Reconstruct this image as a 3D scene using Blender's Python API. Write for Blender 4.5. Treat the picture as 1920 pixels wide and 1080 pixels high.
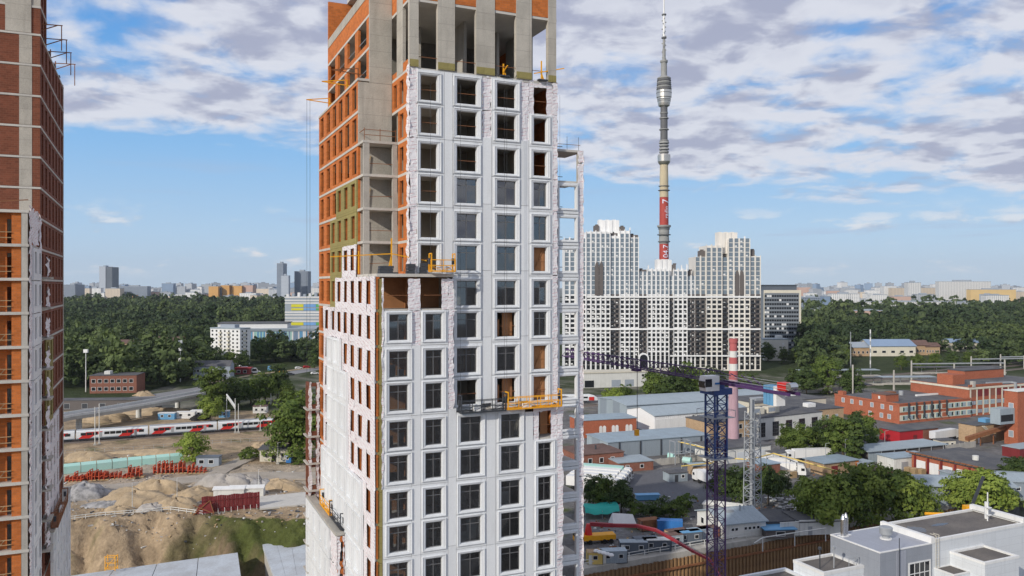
import bpy, math, random
import numpy as np
from mathutils import Vector, Matrix
random.seed(7)
for o in list(bpy.data.objects):
    bpy.data.objects.remove(o)
SC = bpy.context.scene
COL = SC.collection
# ------------------------------------------------------------------ camera
F, CX, HY, H = 1520.0, 960.0, 535.0, 58.0
cd = bpy.data.cameras.new('camera'); cam = bpy.data.objects.new('camera', cd); COL.objects.link(cam)
cam.location = (0, 0, H); cam.rotation_euler = (math.radians(90), 0, 0)
cd.sensor_width = 36; cd.lens = 36 * F / 1920; cd.shift_y = -5 / 1920
cd.clip_start = 1; cd.clip_end = 60000
SC.camera = cam
# ------------------------------------------------------------------ sun, sky
SUN_EL = math.radians(26)
SUN = Vector((-.62 * math.cos(SUN_EL), -.785 * math.cos(SUN_EL), math.sin(SUN_EL))).normalized()
ld = bpy.data.lights.new('sun', 'SUN'); ld.energy = 3.5; ld.angle = math.radians(.6); ld.color = (1, .93, .82)
lo = bpy.data.objects.new('sun', ld); COL.objects.link(lo); lo.rotation_euler = SUN.to_track_quat('Z', 'Y').to_euler()
SC.view_settings.view_transform = 'Standard'; SC.view_settings.look = 'None'
SC.view_settings.exposure = 0.0; SC.view_settings.gamma = 1
SC.view_settings.use_curve_mapping = False
wd = bpy.data.worlds.new('World'); SC.world = wd; wd.use_nodes = True
nt = wd.node_tree; nt.nodes.clear()
def N(t, nt_=None, **kw):
    n = (nt_ or nt).nodes.new(t)
    for k, v in kw.items(): setattr(n, k, v)
    return n
def world():
    L = nt.links.new
    def M(op, a, b=None, c=None, clamp=False):
        n = N('ShaderNodeMath', operation=op, use_clamp=clamp)
        for i, x in enumerate((a, b, c)):
            if x is None: continue
            if isinstance(x, (int, float)): n.inputs[i].default_value = x
            else: L(x, n.inputs[i])
        return n.outputs[0]
    def SS(x, lo_, hi_):
        n = N('ShaderNodeMapRange', interpolation_type='SMOOTHSTEP'); L(x, n.inputs[0])
        n.inputs[1].default_value = lo_; n.inputs[2].default_value = hi_
        return n.outputs[0]
    def comb(x, y, z):
        n = N('ShaderNodeCombineXYZ')
        for i, a in enumerate((x, y, z)):
            if isinstance(a, (int, float)): n.inputs[i].default_value = a
            else: L(a, n.inputs[i])
        return n.outputs[0]
    def noise(v, sc, det=6, rough=.55, dist=0.):
        n = N('ShaderNodeTexNoise'); L(v, n.inputs['Vector']); n.inputs['Scale'].default_value = sc
        n.inputs['Detail'].default_value = det; n.inputs['Roughness'].default_value = rough
        n.inputs['Distortion'].default_value = dist
        return n.outputs[0]
    def add(v, o):
        n = N('ShaderNodeVectorMath', operation='ADD'); L(v, n.inputs[0]); n.inputs[1].default_value = o
        return n.outputs[0]
    def mixc(f, a, b):
        n = N('ShaderNodeMix', data_type='RGBA'); L(f, n.inputs[0])
        for x, i in ((a, 6), (b, 7)):
            if isinstance(x, tuple): n.inputs[i].default_value = (*x, 1)
            else: L(x, n.inputs[i])
        return n.outputs[2]
    tc = N('ShaderNodeTexCoord'); sx = N('ShaderNodeSeparateXYZ'); L(tc.outputs['Generated'], sx.inputs[0])
    x, y, z = sx.outputs
    zc = M('MAXIMUM', z, 0.0)
    den = M('ADD', zc, .17)
    u, v = M('DIVIDE', x, den), M('DIVIDE', y, den)
    uv = comb(u, v, 0)
    # the stratocumulus deck: lumps of three sizes; the deck ends in a ragged edge near the horizon
    big = noise(add(uv, (3.1, 1.7, 0)), 1.5, 4)
    mid = noise(add(uv, (1.3, 5.2, 0)), 5.0, 9, .535, .25)
    mid2 = noise(add(uv, (1.3 + .02, 5.2 + .085, .02)), 5.0, 9, .535, .25)
    cov = SS(M('ADD', z, M('MULTIPLY', x, .085)), .075, .17)
    edge = M('MULTIPLY', M('SUBTRACT', cov, 1.0), .52)
    d = M('ADD', M('ADD', M('MULTIPLY', big, .62), M('MULTIPLY', mid, .62)), edge)
    dens = SS(d, .445, .64)
    thick = SS(d, .56, .78)
    lit = M('ADD', M('MULTIPLY', M('SUBTRACT', mid, mid2), 3.4), .66, clamp=True)
    shade = M('SUBTRACT', lit, M('MULTIPLY', thick, .42), clamp=True)
    deck = mixc(SS(shade, .05, .8), (.445, .47, .61), (.80, .82, .90))
    # small fair weather cumulus low over the skyline
    az = M('DIVIDE', x, M('MAXIMUM', y, .05))
    lowv = comb(M('MULTIPLY', az, 6.5), M('MULTIPLY', z, 24.), M('MULTIPLY', y, .1))
    l1 = noise(add(lowv, (2.2, .3, 0)), 1.15, 7, .55)
    l2 = noise(add(lowv, (2.2, .62, 0)), 1.15, 7, .55)
    band = M('MULTIPLY', SS(z, .006, .03), M('SUBTRACT', 1.0, SS(z, .05, .105)))
    lden = M('MULTIPLY', SS(l1, .55, .65), band)
    low = mixc(SS(M('ADD', M('MULTIPLY', M('SUBTRACT', l1, l2), 3.), .5), .25, .75), (.43, .53, .70), (.95, .94, .95))
    # thin grey-blue streaks between
    st = noise(comb(M('MULTIPLY', az, 2.2), M('MULTIPLY', z, 40.), 3.), 1., 5)
    sden = M('MULTIPLY', M('MULTIPLY', SS(st, .56, .72), .55), M('MULTIPLY', SS(z, .01, .04), M('SUBTRACT', 1., SS(z, .10, .17))))
    sky = N('ShaderNodeTexSky', sky_type='NISHITA', sun_disc=False)
    sky.sun_elevation = SUN_EL; sky.sun_rotation = math.atan2(SUN.x, SUN.y)
    sky.altitude = 100; sky.air_density = 1.15; sky.dust_density = .35; sky.ozone_density = 2.2
    bg = N('ShaderNodeBackground'); L(sky.outputs[0], bg.inputs[0]); bg.inputs[1].default_value = .10
    def cloud(colr, fac, under, s=1.0):
        b = N('ShaderNodeBackground'); L(colr, b.inputs[0]); b.inputs[1].default_value = s
        m = N('ShaderNodeMixShader'); L(fac, m.inputs[0]); L(under, m.inputs[1]); L(b.outputs[0], m.inputs[2])
        return m.outputs[0]
    rgb = N('ShaderNodeRGB'); rgb.outputs[0].default_value = (.44, .54, .74, 1)
    # pale blue moist air low over the horizon
    air = N('ShaderNodeValToRGB'); L(z, air.inputs[0]); e = air.color_ramp.elements
    e[0].position = 0.; e[0].color = (.50, .66, .83, 1); e[1].position = .42; e[1].color = (.05, .20, .58, 1)
    for q, c in ((.06, (.43, .64, .88, 1)), (.16, (.25, .52, .88, 1)), (.28, (.12, .37, .80, 1))): k = e.new(q); k.color = c
    s0 = cloud(air.outputs[0], M('SUBTRACT', .9, M('MULTIPLY', SS(z, .35, .7), .5)), bg.outputs[0], 1.)
    s = cloud(rgb.outputs[0], sden, s0, .95)
    s = cloud(low, lden, s, .92)
    s = cloud(deck, M('MULTIPLY', dens, .95), s, .92)
    out = N('ShaderNodeOutputWorld'); L(s, out.inputs[0])
world()
# ------------------------------------------------------------------ projection helpers (metres from photo pixels at a known depth or height)
def at(px, py, Y): return Vector(((px - CX) / F * Y, Y, H + (HY - py) / F * Y))
def G(px, py, z=0.0):
    Y = (H - z) * F / (py - HY)
    return Vector(((px - CX) / F * Y, Y, z))
def zat(py, Y): return H + (HY - py) / F * Y
def yat(py, z): return (H - z) * F / (py - HY)
# ------------------------------------------------------------------ mesh builder
class MB:
    def __init__(s): s.v = []; s.f = []
    def quad(s, a, b, c, d):
        n = len(s.v); s.v += [tuple(a), tuple(b), tuple(c), tuple(d)]; s.f.append((n, n + 1, n + 2, n + 3)); return s
    def box(s, x0, y0, z0, x1, y1, z1):
        if x0 > x1: x0, x1 = x1, x0
        if y0 > y1: y0, y1 = y1, y0
        if z0 > z1: z0, z1 = z1, z0
        n = len(s.v)
        s.v += [(x0, y0, z0), (x1, y0, z0), (x1, y1, z0), (x0, y1, z0), (x0, y0, z1), (x1, y0, z1), (x1, y1, z1), (x0, y1, z1)]
        for q in ((0, 3, 2, 1), (4, 5, 6, 7), (0, 1, 5, 4), (1, 2, 6, 5), (2, 3, 7, 6), (3, 0, 4, 7)): s.f.append(tuple(n + i for i in q))
        return s
    def beam(s, p0, p1, w, h=None):
        h = h or w; p0, p1 = Vector(p0), Vector(p1); d = (p1 - p0)
        if d.length < 1e-6: return s
        d.normalize(); up = Vector((0, 0, 1)) if abs(d.z) < .95 else Vector((0, 1, 0))
        a = d.cross(up).normalized() * w / 2; b = a.cross(d).normalized() * h / 2
        n = len(s.v)
        for p in (p0, p1):
            for q in (-a - b, a - b, a + b, -a + b): s.v.append(tuple(p + q))
        for q in ((0, 3, 2, 1), (4, 5, 6, 7), (0, 1, 5, 4), (1, 2, 6, 5), (2, 3, 7, 6), (3, 0, 4, 7)): s.f.append(tuple(n + i for i in q))
        return s
    def tube(s, p0, p1, r0, r1=None, n=8, caps=True):
        r1 = r0 if r1 is None else r1; p0, p1 = Vector(p0), Vector(p1); d = (p1 - p0).normalized()
        up = Vector((0, 0, 1)) if abs(d.z) < .95 else Vector((0, 1, 0))
        a = d.cross(up).normalized(); b = a.cross(d); k = len(s.v)
        for p, r in ((p0, r0), (p1, r1)):
            for i in range(n):
                t = 2 * math.pi * i / n; s.v.append(tuple(p + (a * math.cos(t) + b * math.sin(t)) * r))
        for i in range(n): j = (i + 1) % n; s.f.append((k + i, k + j, k + n + j, k + n + i))
        if caps: s.f.append(tuple(k + i for i in reversed(range(n)))); s.f.append(tuple(k + n + i for i in range(n)))
        return s
    def lathe(s, prof, n=24, c=(0, 0)):
        k = len(s.v)
        for r, z in prof:
            for i in range(n):
                t = 2 * math.pi * i / n; s.v.append((c[0] + r * math.cos(t), c[1] + r * math.sin(t), z))
        for q in range(len(prof) - 1):
            for i in range(n):
                j = (i + 1) % n; s.f.append((k + q * n + i, k + q * n + j, k + (q + 1) * n + j, k + (q + 1) * n + i))
        s.f.append(tuple(k + i for i in reversed(range(n)))); q = (len(prof) - 1) * n; s.f.append(tuple(k + q + i for i in range(n)))
        return s
    def prism(s, pts, z0, z1):
        # pts counter-clockwise
        a = sum(pts[i][0] * pts[(i + 1) % len(pts)][1] - pts[(i + 1) % len(pts)][0] * pts[i][1] for i in range(len(pts)))
        if a < 0: pts = pts[::-1]
        n = len(pts); k = len(s.v)
        s.v += [(p[0], p[1], z0) for p in pts] + [(p[0], p[1], z1) for p in pts]
        for i in range(n): j = (i + 1) % n; s.f.append((k + i, k + j, k + n + j, k + n + i))
        s.f.append(tuple(k + i for i in reversed(range(n)))); s.f.append(tuple(k + n + i for i in range(n)))
        return s
    def rings(s, rs, close_ends=False):
        # rectangular ring profile in the xz plane: each entry half width, half height, y
        k = len(s.v)
        for w, h, y in rs: s.v += [(-w, y, -h), (w, y, -h), (w, y, h), (-w, y, h)]
        for q in range(len(rs) - 1):
            for i in range(4):
                j = (i + 1) % 4; s.f.append((k + q * 4 + i, k + q * 4 + j, k + q * 4 + 4 + j, k + q * 4 + 4 + i))
        return s
    def wall_x(s, x0, x1, y0, y1, z0, z1, holes):
        # wall along x, thickness y0..y1, with full rectangular holes (xa, xb, za, zb); pieces butt
        cur = x0
        for xa, xb, za, zb in sorted(holes):
            if xa > cur: s.box(cur, y0, z0, xa, y1, z1)
            if za > z0: s.box(xa, y0, z0, xb, y1, za)
            if zb < z1: s.box(xa, y0, zb, xb, y1, z1)
            cur = xb
        if cur < x1: s.box(cur, y0, z0, x1, y1, z1)
        return s
    def wall_y(s, y0, y1, x0, x1, z0, z1, holes):
        t = MB().wall_x(y0, y1, x0, x1, z0, z1, holes); n = len(s.v)
        s.v += [(b, a, c) for a, b, c in t.v]; s.f += [tuple(n + i for i in reversed(q)) for q in t.f]
        return s
    def sag(s, p0, p1, r, dip, n=6):
        p0, p1 = Vector(p0), Vector(p1); last = p0
        for i in range(1, n + 1):
            t = i / n; p = p0.lerp(p1, t); p.z -= dip * 4 * t * (1 - t); s.beam(last, p, r); last = p
        return s
    def mesh(s, name, mt, smooth=False):
        m = bpy.data.meshes.new(name); m.from_pydata(s.v, [], s.f)
        if mt: m.materials.append(mt)
        if smooth: m.polygons.foreach_set('use_smooth', [True] * len(m.polygons))
        m.update(); return m
    def build(s, name, mt, parent=None, loc=(0, 0, 0), rz=0, smooth=False):
        return inst(s.mesh(name, mt, smooth), name, parent, loc, rz)
def inst(me, name, parent=None, loc=(0, 0, 0), rz=0, sc=None):
    o = bpy.data.objects.new(name, me); COL.objects.link(o); o.location = loc
    if rz: o.rotation_euler = (0, 0, rz)
    if sc: o.scale = sc
    if parent: o.parent = parent
    return o
def tag(o, label, cat, group=None):
    o['label'] = label; o['category'] = cat
    if group: o['group'] = group
    return o
def thing(name, label, cat, loc=(0, 0, 0), rz=0, group=None):
    o = bpy.data.objects.new(name, None); COL.objects.link(o); o.location = loc; o.rotation_euler = (0, 0, rz)
    o.empty_display_size = .5
    return tag(o, label, cat, group)
def struct(o, label=None):
    o['kind'] = 'structure'
    if label: o['label'] = label
    return o
def stuff(o):
    o['kind'] = 'stuff'; return o
# ------------------------------------------------------------------ materials
MT = {}
def mat(name, c, rough=.8, var=.18, scale=.6, c2=None, bump=0., metal=0., spec=.3, fine=6., mode=None, bw=(.25, .075), mortar=(.35, .33, .3), stain=0., rnd=.06):
    """uneven colour from two sizes of noise, a little difference from object to object, fine relief; mode 'brick' / 'grid' / 'sheet' adds joints"""
    m = bpy.data.materials.new(name); m.use_nodes = True; MT[name] = m
    t = m.node_tree; L = t.links.new; b = t.nodes['Principled BSDF']
    b.inputs['Roughness'].default_value = rough; b.inputs['Metallic'].default_value = metal; b.inputs['Specular IOR Level'].default_value = spec
    tc = N('ShaderNodeTexCoord', t)
    def noise(sc, det=5):
        n = N('ShaderNodeTexNoise', t); L(tc.outputs['Object'], n.inputs['Vector']); n.inputs['Scale'].default_value = sc; n.inputs['Detail'].default_value = det
        n.inputs['Roughness'].default_value = .6
        return n.outputs[0]
    def mr(x, a, b_, c_, d_):
        n = N('ShaderNodeMapRange', t); L(x, n.inputs[0])
        for i, q in enumerate((a, b_, c_, d_)): n.inputs[i + 1].default_value = q
        return n.outputs[0]
    def mul(a, bb):
        n = N('ShaderNodeMath', t, operation='MULTIPLY'); L(a, n.inputs[0])
        if isinstance(bb, (int, float)): n.inputs[1].default_value = bb
        else: L(bb, n.inputs[1])
        return n.outputs[0]
    def mix(f, A, B):
        n = N('ShaderNodeMix', t, data_type='RGBA')
        if isinstance(f, (int, float)): n.inputs[0].default_value = f
        else: L(f, n.inputs[0])
        for q, i in ((A, 6), (B, 7)):
            if isinstance(q, tuple): n.inputs[i].default_value = (*q[:3], 1)
            else: L(q, n.inputs[i])
        return n.outputs[2]
    c2 = c2 or tuple(x * .62 for x in c)
    base = mix(mr(noise(scale), .38, .66, 0, 1), c, tuple(a * (1 - var * 2.2) + b_ * var * 2.2 for a, b_ in zip(c, c2)))
    fn = noise(fine * scale * 4, 3)
    val = mr(fn, .3, .7, 1 - var * .6, 1 + var * .6)
    oi = N('ShaderNodeObjectInfo', t)
    val = mul(val, mr(oi.outputs['Random'], 0, 1, 1 - rnd, 1 + rnd))
    if mode:
        sp = N('ShaderNodeSeparateXYZ', t); L(tc.outputs['Object'], sp.inputs[0])
        ad = N('ShaderNodeMath', t, operation='ADD'); L(sp.outputs[0], ad.inputs[0]); L(sp.outputs[1], ad.inputs[1])
        cb = N('ShaderNodeCombineXYZ', t); L(ad.outputs[0], cb.inputs[0]); L(sp.outputs[2], cb.inputs[1])
        br = N('ShaderNodeTexBrick', t); L(cb.outputs[0], br.inputs['Vector']); br.inputs['Scale'].default_value = 1
        br.inputs['Brick Width'].default_value = bw[0]; br.inputs['Row Height'].default_value = bw[1]
        br.inputs['Mortar Size'].default_value = .012 if mode == 'brick' else .02
        br.inputs['Mortar Smooth'].default_value = .3
        if mode != 'brick': br.offset = 0.
        if mode == 'seam': L(sp.outputs[0], cb.inputs[0]); L(sp.outputs[1], cb.inputs[1]); br.offset = .5; br.inputs['Mortar Size'].default_value = .03; br.inputs['Color2'].default_value = (.8, .8, .8, 1)
        br.inputs['Color1'].default_value = (1, 1, 1, 1); br.inputs['Color2'].default_value = (.72, .72, .72, 1) if mode == 'brick' else (.93, .93, .93, 1)
        mm = N('ShaderNodeMix', t, data_type='RGBA', blend_type='MULTIPLY'); mm.inputs[0].default_value = 1; L(base, mm.inputs[6]); L(br.outputs['Color'], mm.inputs[7])
        base = mix(br.outputs['Fac'], mm.outputs[2], mortar)
    if stain:
        n = N('ShaderNodeTexNoise', t); mp = N('ShaderNodeMapping', t); mp.inputs['Scale'].default_value = (1, 1, .12)
        L(tc.outputs['Object'], mp.inputs[0]); L(mp.outputs[0], n.inputs['Vector']); n.inputs['Scale'].default_value = 1.6; n.inputs['Detail'].default_value = 6
        base = mix(mul(mr(n.outputs[0], .52, .75, 0, 1), stain), base, tuple(x * .4 for x in c))
    vm = N('ShaderNodeVectorMath', t, operation='SCALE'); L(base, vm.inputs[0]); L(val, vm.inputs['Scale'])
    L(vm.outputs[0], b.inputs['Base Color'])
    if bump:
        bp = N('ShaderNodeBump', t); bp.inputs['Strength'].default_value = bump; bp.inputs['Distance'].default_value = .1; L(noise(fine * scale), bp.inputs['Height']); L(bp.outputs[0], b.inputs['Normal'])
    return m
mat('panel_white', (.70, .72, .74), .55, .07, .25, stain=.22, rnd=.05)
mat('panel_dull', (.60, .63, .66), .6, .06, .3, stain=.12, rnd=.03)
mat('concrete', (.47, .44, .385), .9, .22, .5, bump=.25, mode='grid', bw=(3.0, 1.55), mortar=(.3, .28, .25), stain=.35)
mat('concrete_raw', (.44, .42, .38), .9, .2, .6, bump=.2, stain=.25)
mat('slab', (.52, .50, .46), .9, .15, .5)
mat('orange_brick', (.58, .175, .04), .9, .16, .4, c2=(.42, .11, .03), mode='brick', bw=(.5, .22), mortar=(.42, .17, .08))
mat('dark_brick', (.22, .072, .04), .9, .2, .4, mode='brick', bw=(.5, .22), mortar=(.22, .11, .07))
mat('red_brick', (.43, .125, .065), .9, .16, .25, mode='brick', bw=(.5, .16), mortar=(.42, .19, .12), stain=.25)
mat('old_brick', (.30, .12, .08), .9, .25, .25, mode='brick', bw=(.5, .16), mortar=(.26, .15, .12), stain=.4)
mat('tan_brick', (.50, .34, .20), .9, .2, .25, mode='brick', bw=(.5, .16), mortar=(.45, .34, .24), stain=.35)
mat('wool', (.30, .26, .10), .95, .15, 1.2, bump=.3, mode='grid', bw=(1.2, .6), mortar=(.2, .17, .07))
mat('yellow', (.85, .40, .015), .5, .12, 1.5, c2=(.5, .2, .02))
mat('dark_steel', (.05, .055, .065), .6, .2, 1.5)
mat('grey_steel', (.40, .42, .44), .5, .15, 1., metal=.3)
mat('rust_steel', (.26, .11, .05), .8, .3, 1.)
mat('frame_dark', (.13, .13, .135), .5, .1, 1.)
mat('plywood', (.36, .17, .075), .8, .25, .8)
mat('drywall', (.40, .36, .30), .9, .15, .5)
mat('asphalt', (.135, .14, .155), .92, .22, .06, c2=(.10, .10, .11), stain=0, fine=5)
mat('asphalt_light', (.25, .25, .26), .92, .2, .08, fine=5)
mat('roof_grey', (.34, .40, .44), .6, .14, .12, c2=(.27, .31, .33), mode='seam', bw=(1.1, 6), mortar=(.24, .28, .32), stain=.3)
mat('roof_blue', (.30, .38, .44), .5, .2, .25, c2=(.22, .25, .27), mode='seam', bw=(1.0, 5), mortar=(.2, .26, .3), stain=.3)
mat('roof_dark', (.085, .088, .10), .9, .3, .18, c2=(.17, .165, .16), mode='seam', bw=(12, 1.1), mortar=(.06, .06, .065), stain=.2)
mat('roof_brown', (.16, .10, .085), .9, .3, .25, mode='seam', bw=(10, 1.1), mortar=(.11, .07, .06), stain=.3)
mat('white_paint', (.74, .74, .73), .5, .08, .4, stain=.2)
mat('white_wall', (.66, .66, .63), .8, .12, .25, stain=.3)
mat('cream_wall', (.62, .58, .48), .8, .12, .25, stain=.25)
mat('red_paint', (.42, .022, .03), .5, .1, .4)
mat('red_bright', (.56, .03, .025), .4, .06, .5)
mat('blue_paint', (.04, .18, .48), .5, .15, .4, stain=.2)
mat('blue_light', (.13, .33, .55), .5, .12, .4)
mat('teal', (.03, .38, .32), .6, .15, .4)
mat('teal_pale', (.35, .60, .54), .6, .15, .3, c2=(.5, .6, .58))
mat('purple', (.075, .035, .12), .5, .15, .6)
mat('crane_blue', (.04, .075, .22), .5, .15, .6)
mat('pink_stack', (.42, .28, .32), .85, .12, .15, stain=.3)
mat('stack_red', (.44, .12, .12), .8, .15, .3)
mat('tyre', (.02, .02, .02), .9, .1, 2.)
mat('chrome', (.62, .62, .62), .25, .08, .6, metal=1.)
mat('sand', (.43, .33, .215), .95, .35, .5, bump=1., fine=3)
mat('haul', (.42, .37, .31), .95, .3, .15, bump=.5, fine=5)
mat('sand_grey', (.40, .37, .34), .95, .3, .3, bump=.6, fine=4)
mat('rubble', (.38, .37, .37), .95, .35, .8, bump=.6, fine=4, c2=(.1, .1, .1))
mat('formwork', (.50, .075, .025), .7, .25, .6, c2=(.28, .05, .03))
mat('maroon', (.19, .028, .03), .6, .2, .5, stain=.3)
mat('sheet_pile', (.30, .18, .085), .85, .3, .3, c2=(.13, .08, .05), stain=.4)
mat('timber', (.42, .30, .17), .85, .25, .6)
mat('bark', (.10, .08, .06), .95, .2, 1.)
mat('ballast', (.22, .185, .165), .95, .2, .3, bump=.4)
mat('rail', (.20, .17, .15), .5, .2, 1., metal=.6)
mat('train_white', (.66, .68, .70), .35, .05, .5)
mat('sky_reflection_pane', (.16, .20, .24), .15, .1, .2, spec=.6)  # upper apartment panes: grey-blue sky reflection put into the base colour
mat('sleeve_red', (.42, .06, .045), .6, .06, .1)
mat('boom_red', (.30, .03, .04), .5, .15, .5)
mat('black_glass', (.018, .02, .024), .12, .05, .5, spec=.6)
mat('yellow_pipe', (.70, .52, .16), .6, .15, .4)
mat('tower_tan', (.52, .44, .30), .8, .14, .06, stain=.25)
mat('tower_grey', (.30, .30, .29), .6, .2, .15)
mat('tower_dark', (.13, .13, .135), .6, .2, .15)
mat('metal_bright', (.60, .57, .52), .35, .12, .1, metal=.8)
mat('text_white', (.72, .70, .82), .6, .02, .5)
mat('beige_panel', (.72, .69, .64), .7, .08, .1, stain=.08)
mat('pale_panel', (.76, .76, .76), .7, .06, .08, stain=.05)
mat('dark_panel', (.13, .115, .11), .7, .15, .1)
mat('office_grey', (.20, .225, .255), .6, .12, .1, stain=.15)
mat('gold_panel', (.62, .34, .10), .5, .1, .05)
mat('amber_block', (.66, .47, .22), .7, .1, .05)
mat('far_white', (.70, .69, .68), .7, .08, .03)
mat('far_grey', (.30, .34, .39), .6, .1, .03)
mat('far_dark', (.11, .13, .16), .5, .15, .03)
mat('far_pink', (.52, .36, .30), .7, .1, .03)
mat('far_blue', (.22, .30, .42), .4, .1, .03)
def glassmat(name, tint, refl):
    m = bpy.data.materials.new(name); m.use_nodes = True; MT[name] = m
    t = m.node_tree; L = t.links.new; t.nodes.clear()
    tr = N('ShaderNodeBsdfTransparent', t); tr.inputs[0].default_value = (*tint, 1)
    gl = N('ShaderNodeBsdfGlossy', t); gl.inputs['Roughness'].default_value = .03
    tc = N('ShaderNodeTexCoord', t); ns = N('ShaderNodeTexNoise', t); L(tc.outputs['Object'], ns.inputs['Vector']); ns.inputs['Scale'].default_value = .7
    bp = N('ShaderNodeBump', t); bp.inputs['Strength'].default_value = .06; L(ns.outputs[0], bp.inputs['Height']); L(bp.outputs[0], gl.inputs['Normal'])
    fr = N('ShaderNodeFresnel', t); fr.inputs[0].default_value = refl
    mx = N('ShaderNodeMixShader', t); L(fr.outputs[0], mx.inputs[0]); L(tr.outputs[0], mx.inputs[1]); L(gl.outputs[0], mx.inputs[2])
    o = N('ShaderNodeOutputMaterial', t); L(mx.outputs[0], o.inputs[0])
glassmat('glass', (.66, .69, .71), 2.15)
glassmat('glass_sky', (.18, .21, .25), 2.6)
def filmmat():
    # white breather film with rows of small red print, slightly rumpled
    m = bpy.data.materials.new('film'); m.use_nodes = True; MT['film'] = m
    t = m.node_tree; L = t.links.new; b = t.nodes['Principled BSDF']; b.inputs['Roughness'].default_value = .55
    tc = N('ShaderNodeTexCoord', t)
    sp = N('ShaderNodeSeparateXYZ', t); L(tc.outputs['Object'], sp.inputs[0])
    ad = N('ShaderNodeMath', t, operation='ADD'); L(sp.outputs[0], ad.inputs[0]); L(sp.outputs[1], ad.inputs[1])
    cb = N('ShaderNodeCombineXYZ', t); L(ad.outputs[0], cb.inputs[0]); L(sp.outputs[2], cb.inputs[1])
    mp = N('ShaderNodeMapping', t); mp.inputs['Rotation'].default_value = (0, 0, -.2); L(cb.outputs[0], mp.inputs[0])
    wv = N('ShaderNodeTexWave', t, bands_direction='Y'); L(mp.outputs[0], wv.inputs[0]); wv.inputs['Scale'].default_value = .95; wv.inputs['Distortion'].default_value = .5
    wx = N('ShaderNodeTexNoise', t); L(mp.outputs[0], wx.inputs['Vector']); wx.inputs['Scale'].default_value = 2.2; wx.inputs['Detail'].default_value = 2
    r1 = N('ShaderNodeMapRange', t); L(wv.outputs['Fac'], r1.inputs[0]); r1.inputs[1].default_value = .86; r1.inputs[2].default_value = .97
    r2 = N('ShaderNodeMapRange', t); L(wx.outputs[0], r2.inputs[0]); r2.inputs[1].default_value = .42; r2.inputs[2].default_value = .55; r2.inputs[4].default_value = .6
    mu = N('ShaderNodeMath', t, operation='MULTIPLY'); L(r1.outputs[0], mu.inputs[0]); L(r2.outputs[0], mu.inputs[1])
    mx = N('ShaderNodeMix', t, data_type='RGBA'); L(mu.outputs[0], mx.inputs[0]); mx.inputs[6].default_value = (.74, .72, .745, 1); mx.inputs[7].default_value = (.45, .16, .20, 1)
    L(mx.outputs[2], b.inputs['Base Color'])
    nz = N('ShaderNodeTexNoise', t); L(tc.outputs['Object'], nz.inputs['Vector']); nz.inputs['Scale'].default_value = 2.6; nz.inputs['Detail'].default_value = 6; nz.inputs['Distortion'].default_value = 1.2
    bp = N('ShaderNodeBump', t); bp.inputs['Strength'].default_value = .8; bp.inputs['Distance'].default_value = .12; L(nz.outputs[0], bp.inputs['Height']); L(bp.outputs[0], b.inputs['Normal'])
filmmat()
def leafmat(name, c, c2):
    m = bpy.data.materials.new(name); m.use_nodes = True; MT[name] = m
    t = m.node_tree; L = t.links.new; b = t.nodes['Principled BSDF']; b.inputs['Roughness'].default_value = .6; b.inputs['Specular IOR Level'].default_value = .2
    at_ = N('ShaderNodeAttribute', t, attribute_name='tint'); oi = N('ShaderNodeObjectInfo', t)
    mx = N('ShaderNodeMix', t, data_type='RGBA'); L(at_.outputs['Fac'], mx.inputs[0]); mx.inputs[6].default_value = (*c, 1); mx.inputs[7].default_value = (*c2, 1)
    r = N('ShaderNodeMapRange', t); L(oi.outputs['Random'], r.inputs[0]); r.inputs[3].default_value = .8; r.inputs[4].default_value = 1.2
    vm = N('ShaderNodeVectorMath', t, operation='SCALE'); L(mx.outputs[2], vm.inputs[0]); L(r.outputs[0], vm.inputs['Scale'])
    L(vm.outputs[0], b.inputs['Base Color'])
    tl = N('ShaderNodeBsdfTranslucent', t); L(vm.outputs[0], tl.inputs[0])
    ms = N('ShaderNodeMixShader', t); ms.inputs[0].default_value = .25; L(b.outputs[0], ms.inputs[1]); L(tl.outputs[0], ms.inputs[2])
    L(ms.outputs[0], t.nodes['Material Output'].inputs[0])
leafmat('leaf', (.06, .10, .02), (.15, .20, .04))
leafmat('leaf_dark', (.04, .07, .02), (.095, .135, .035))
leafmat('leaf_pale', (.14, .20, .035), (.27, .33, .06))
leafmat('leaf_forest', (.035, .058, .024), (.125, .165, .055))
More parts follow.
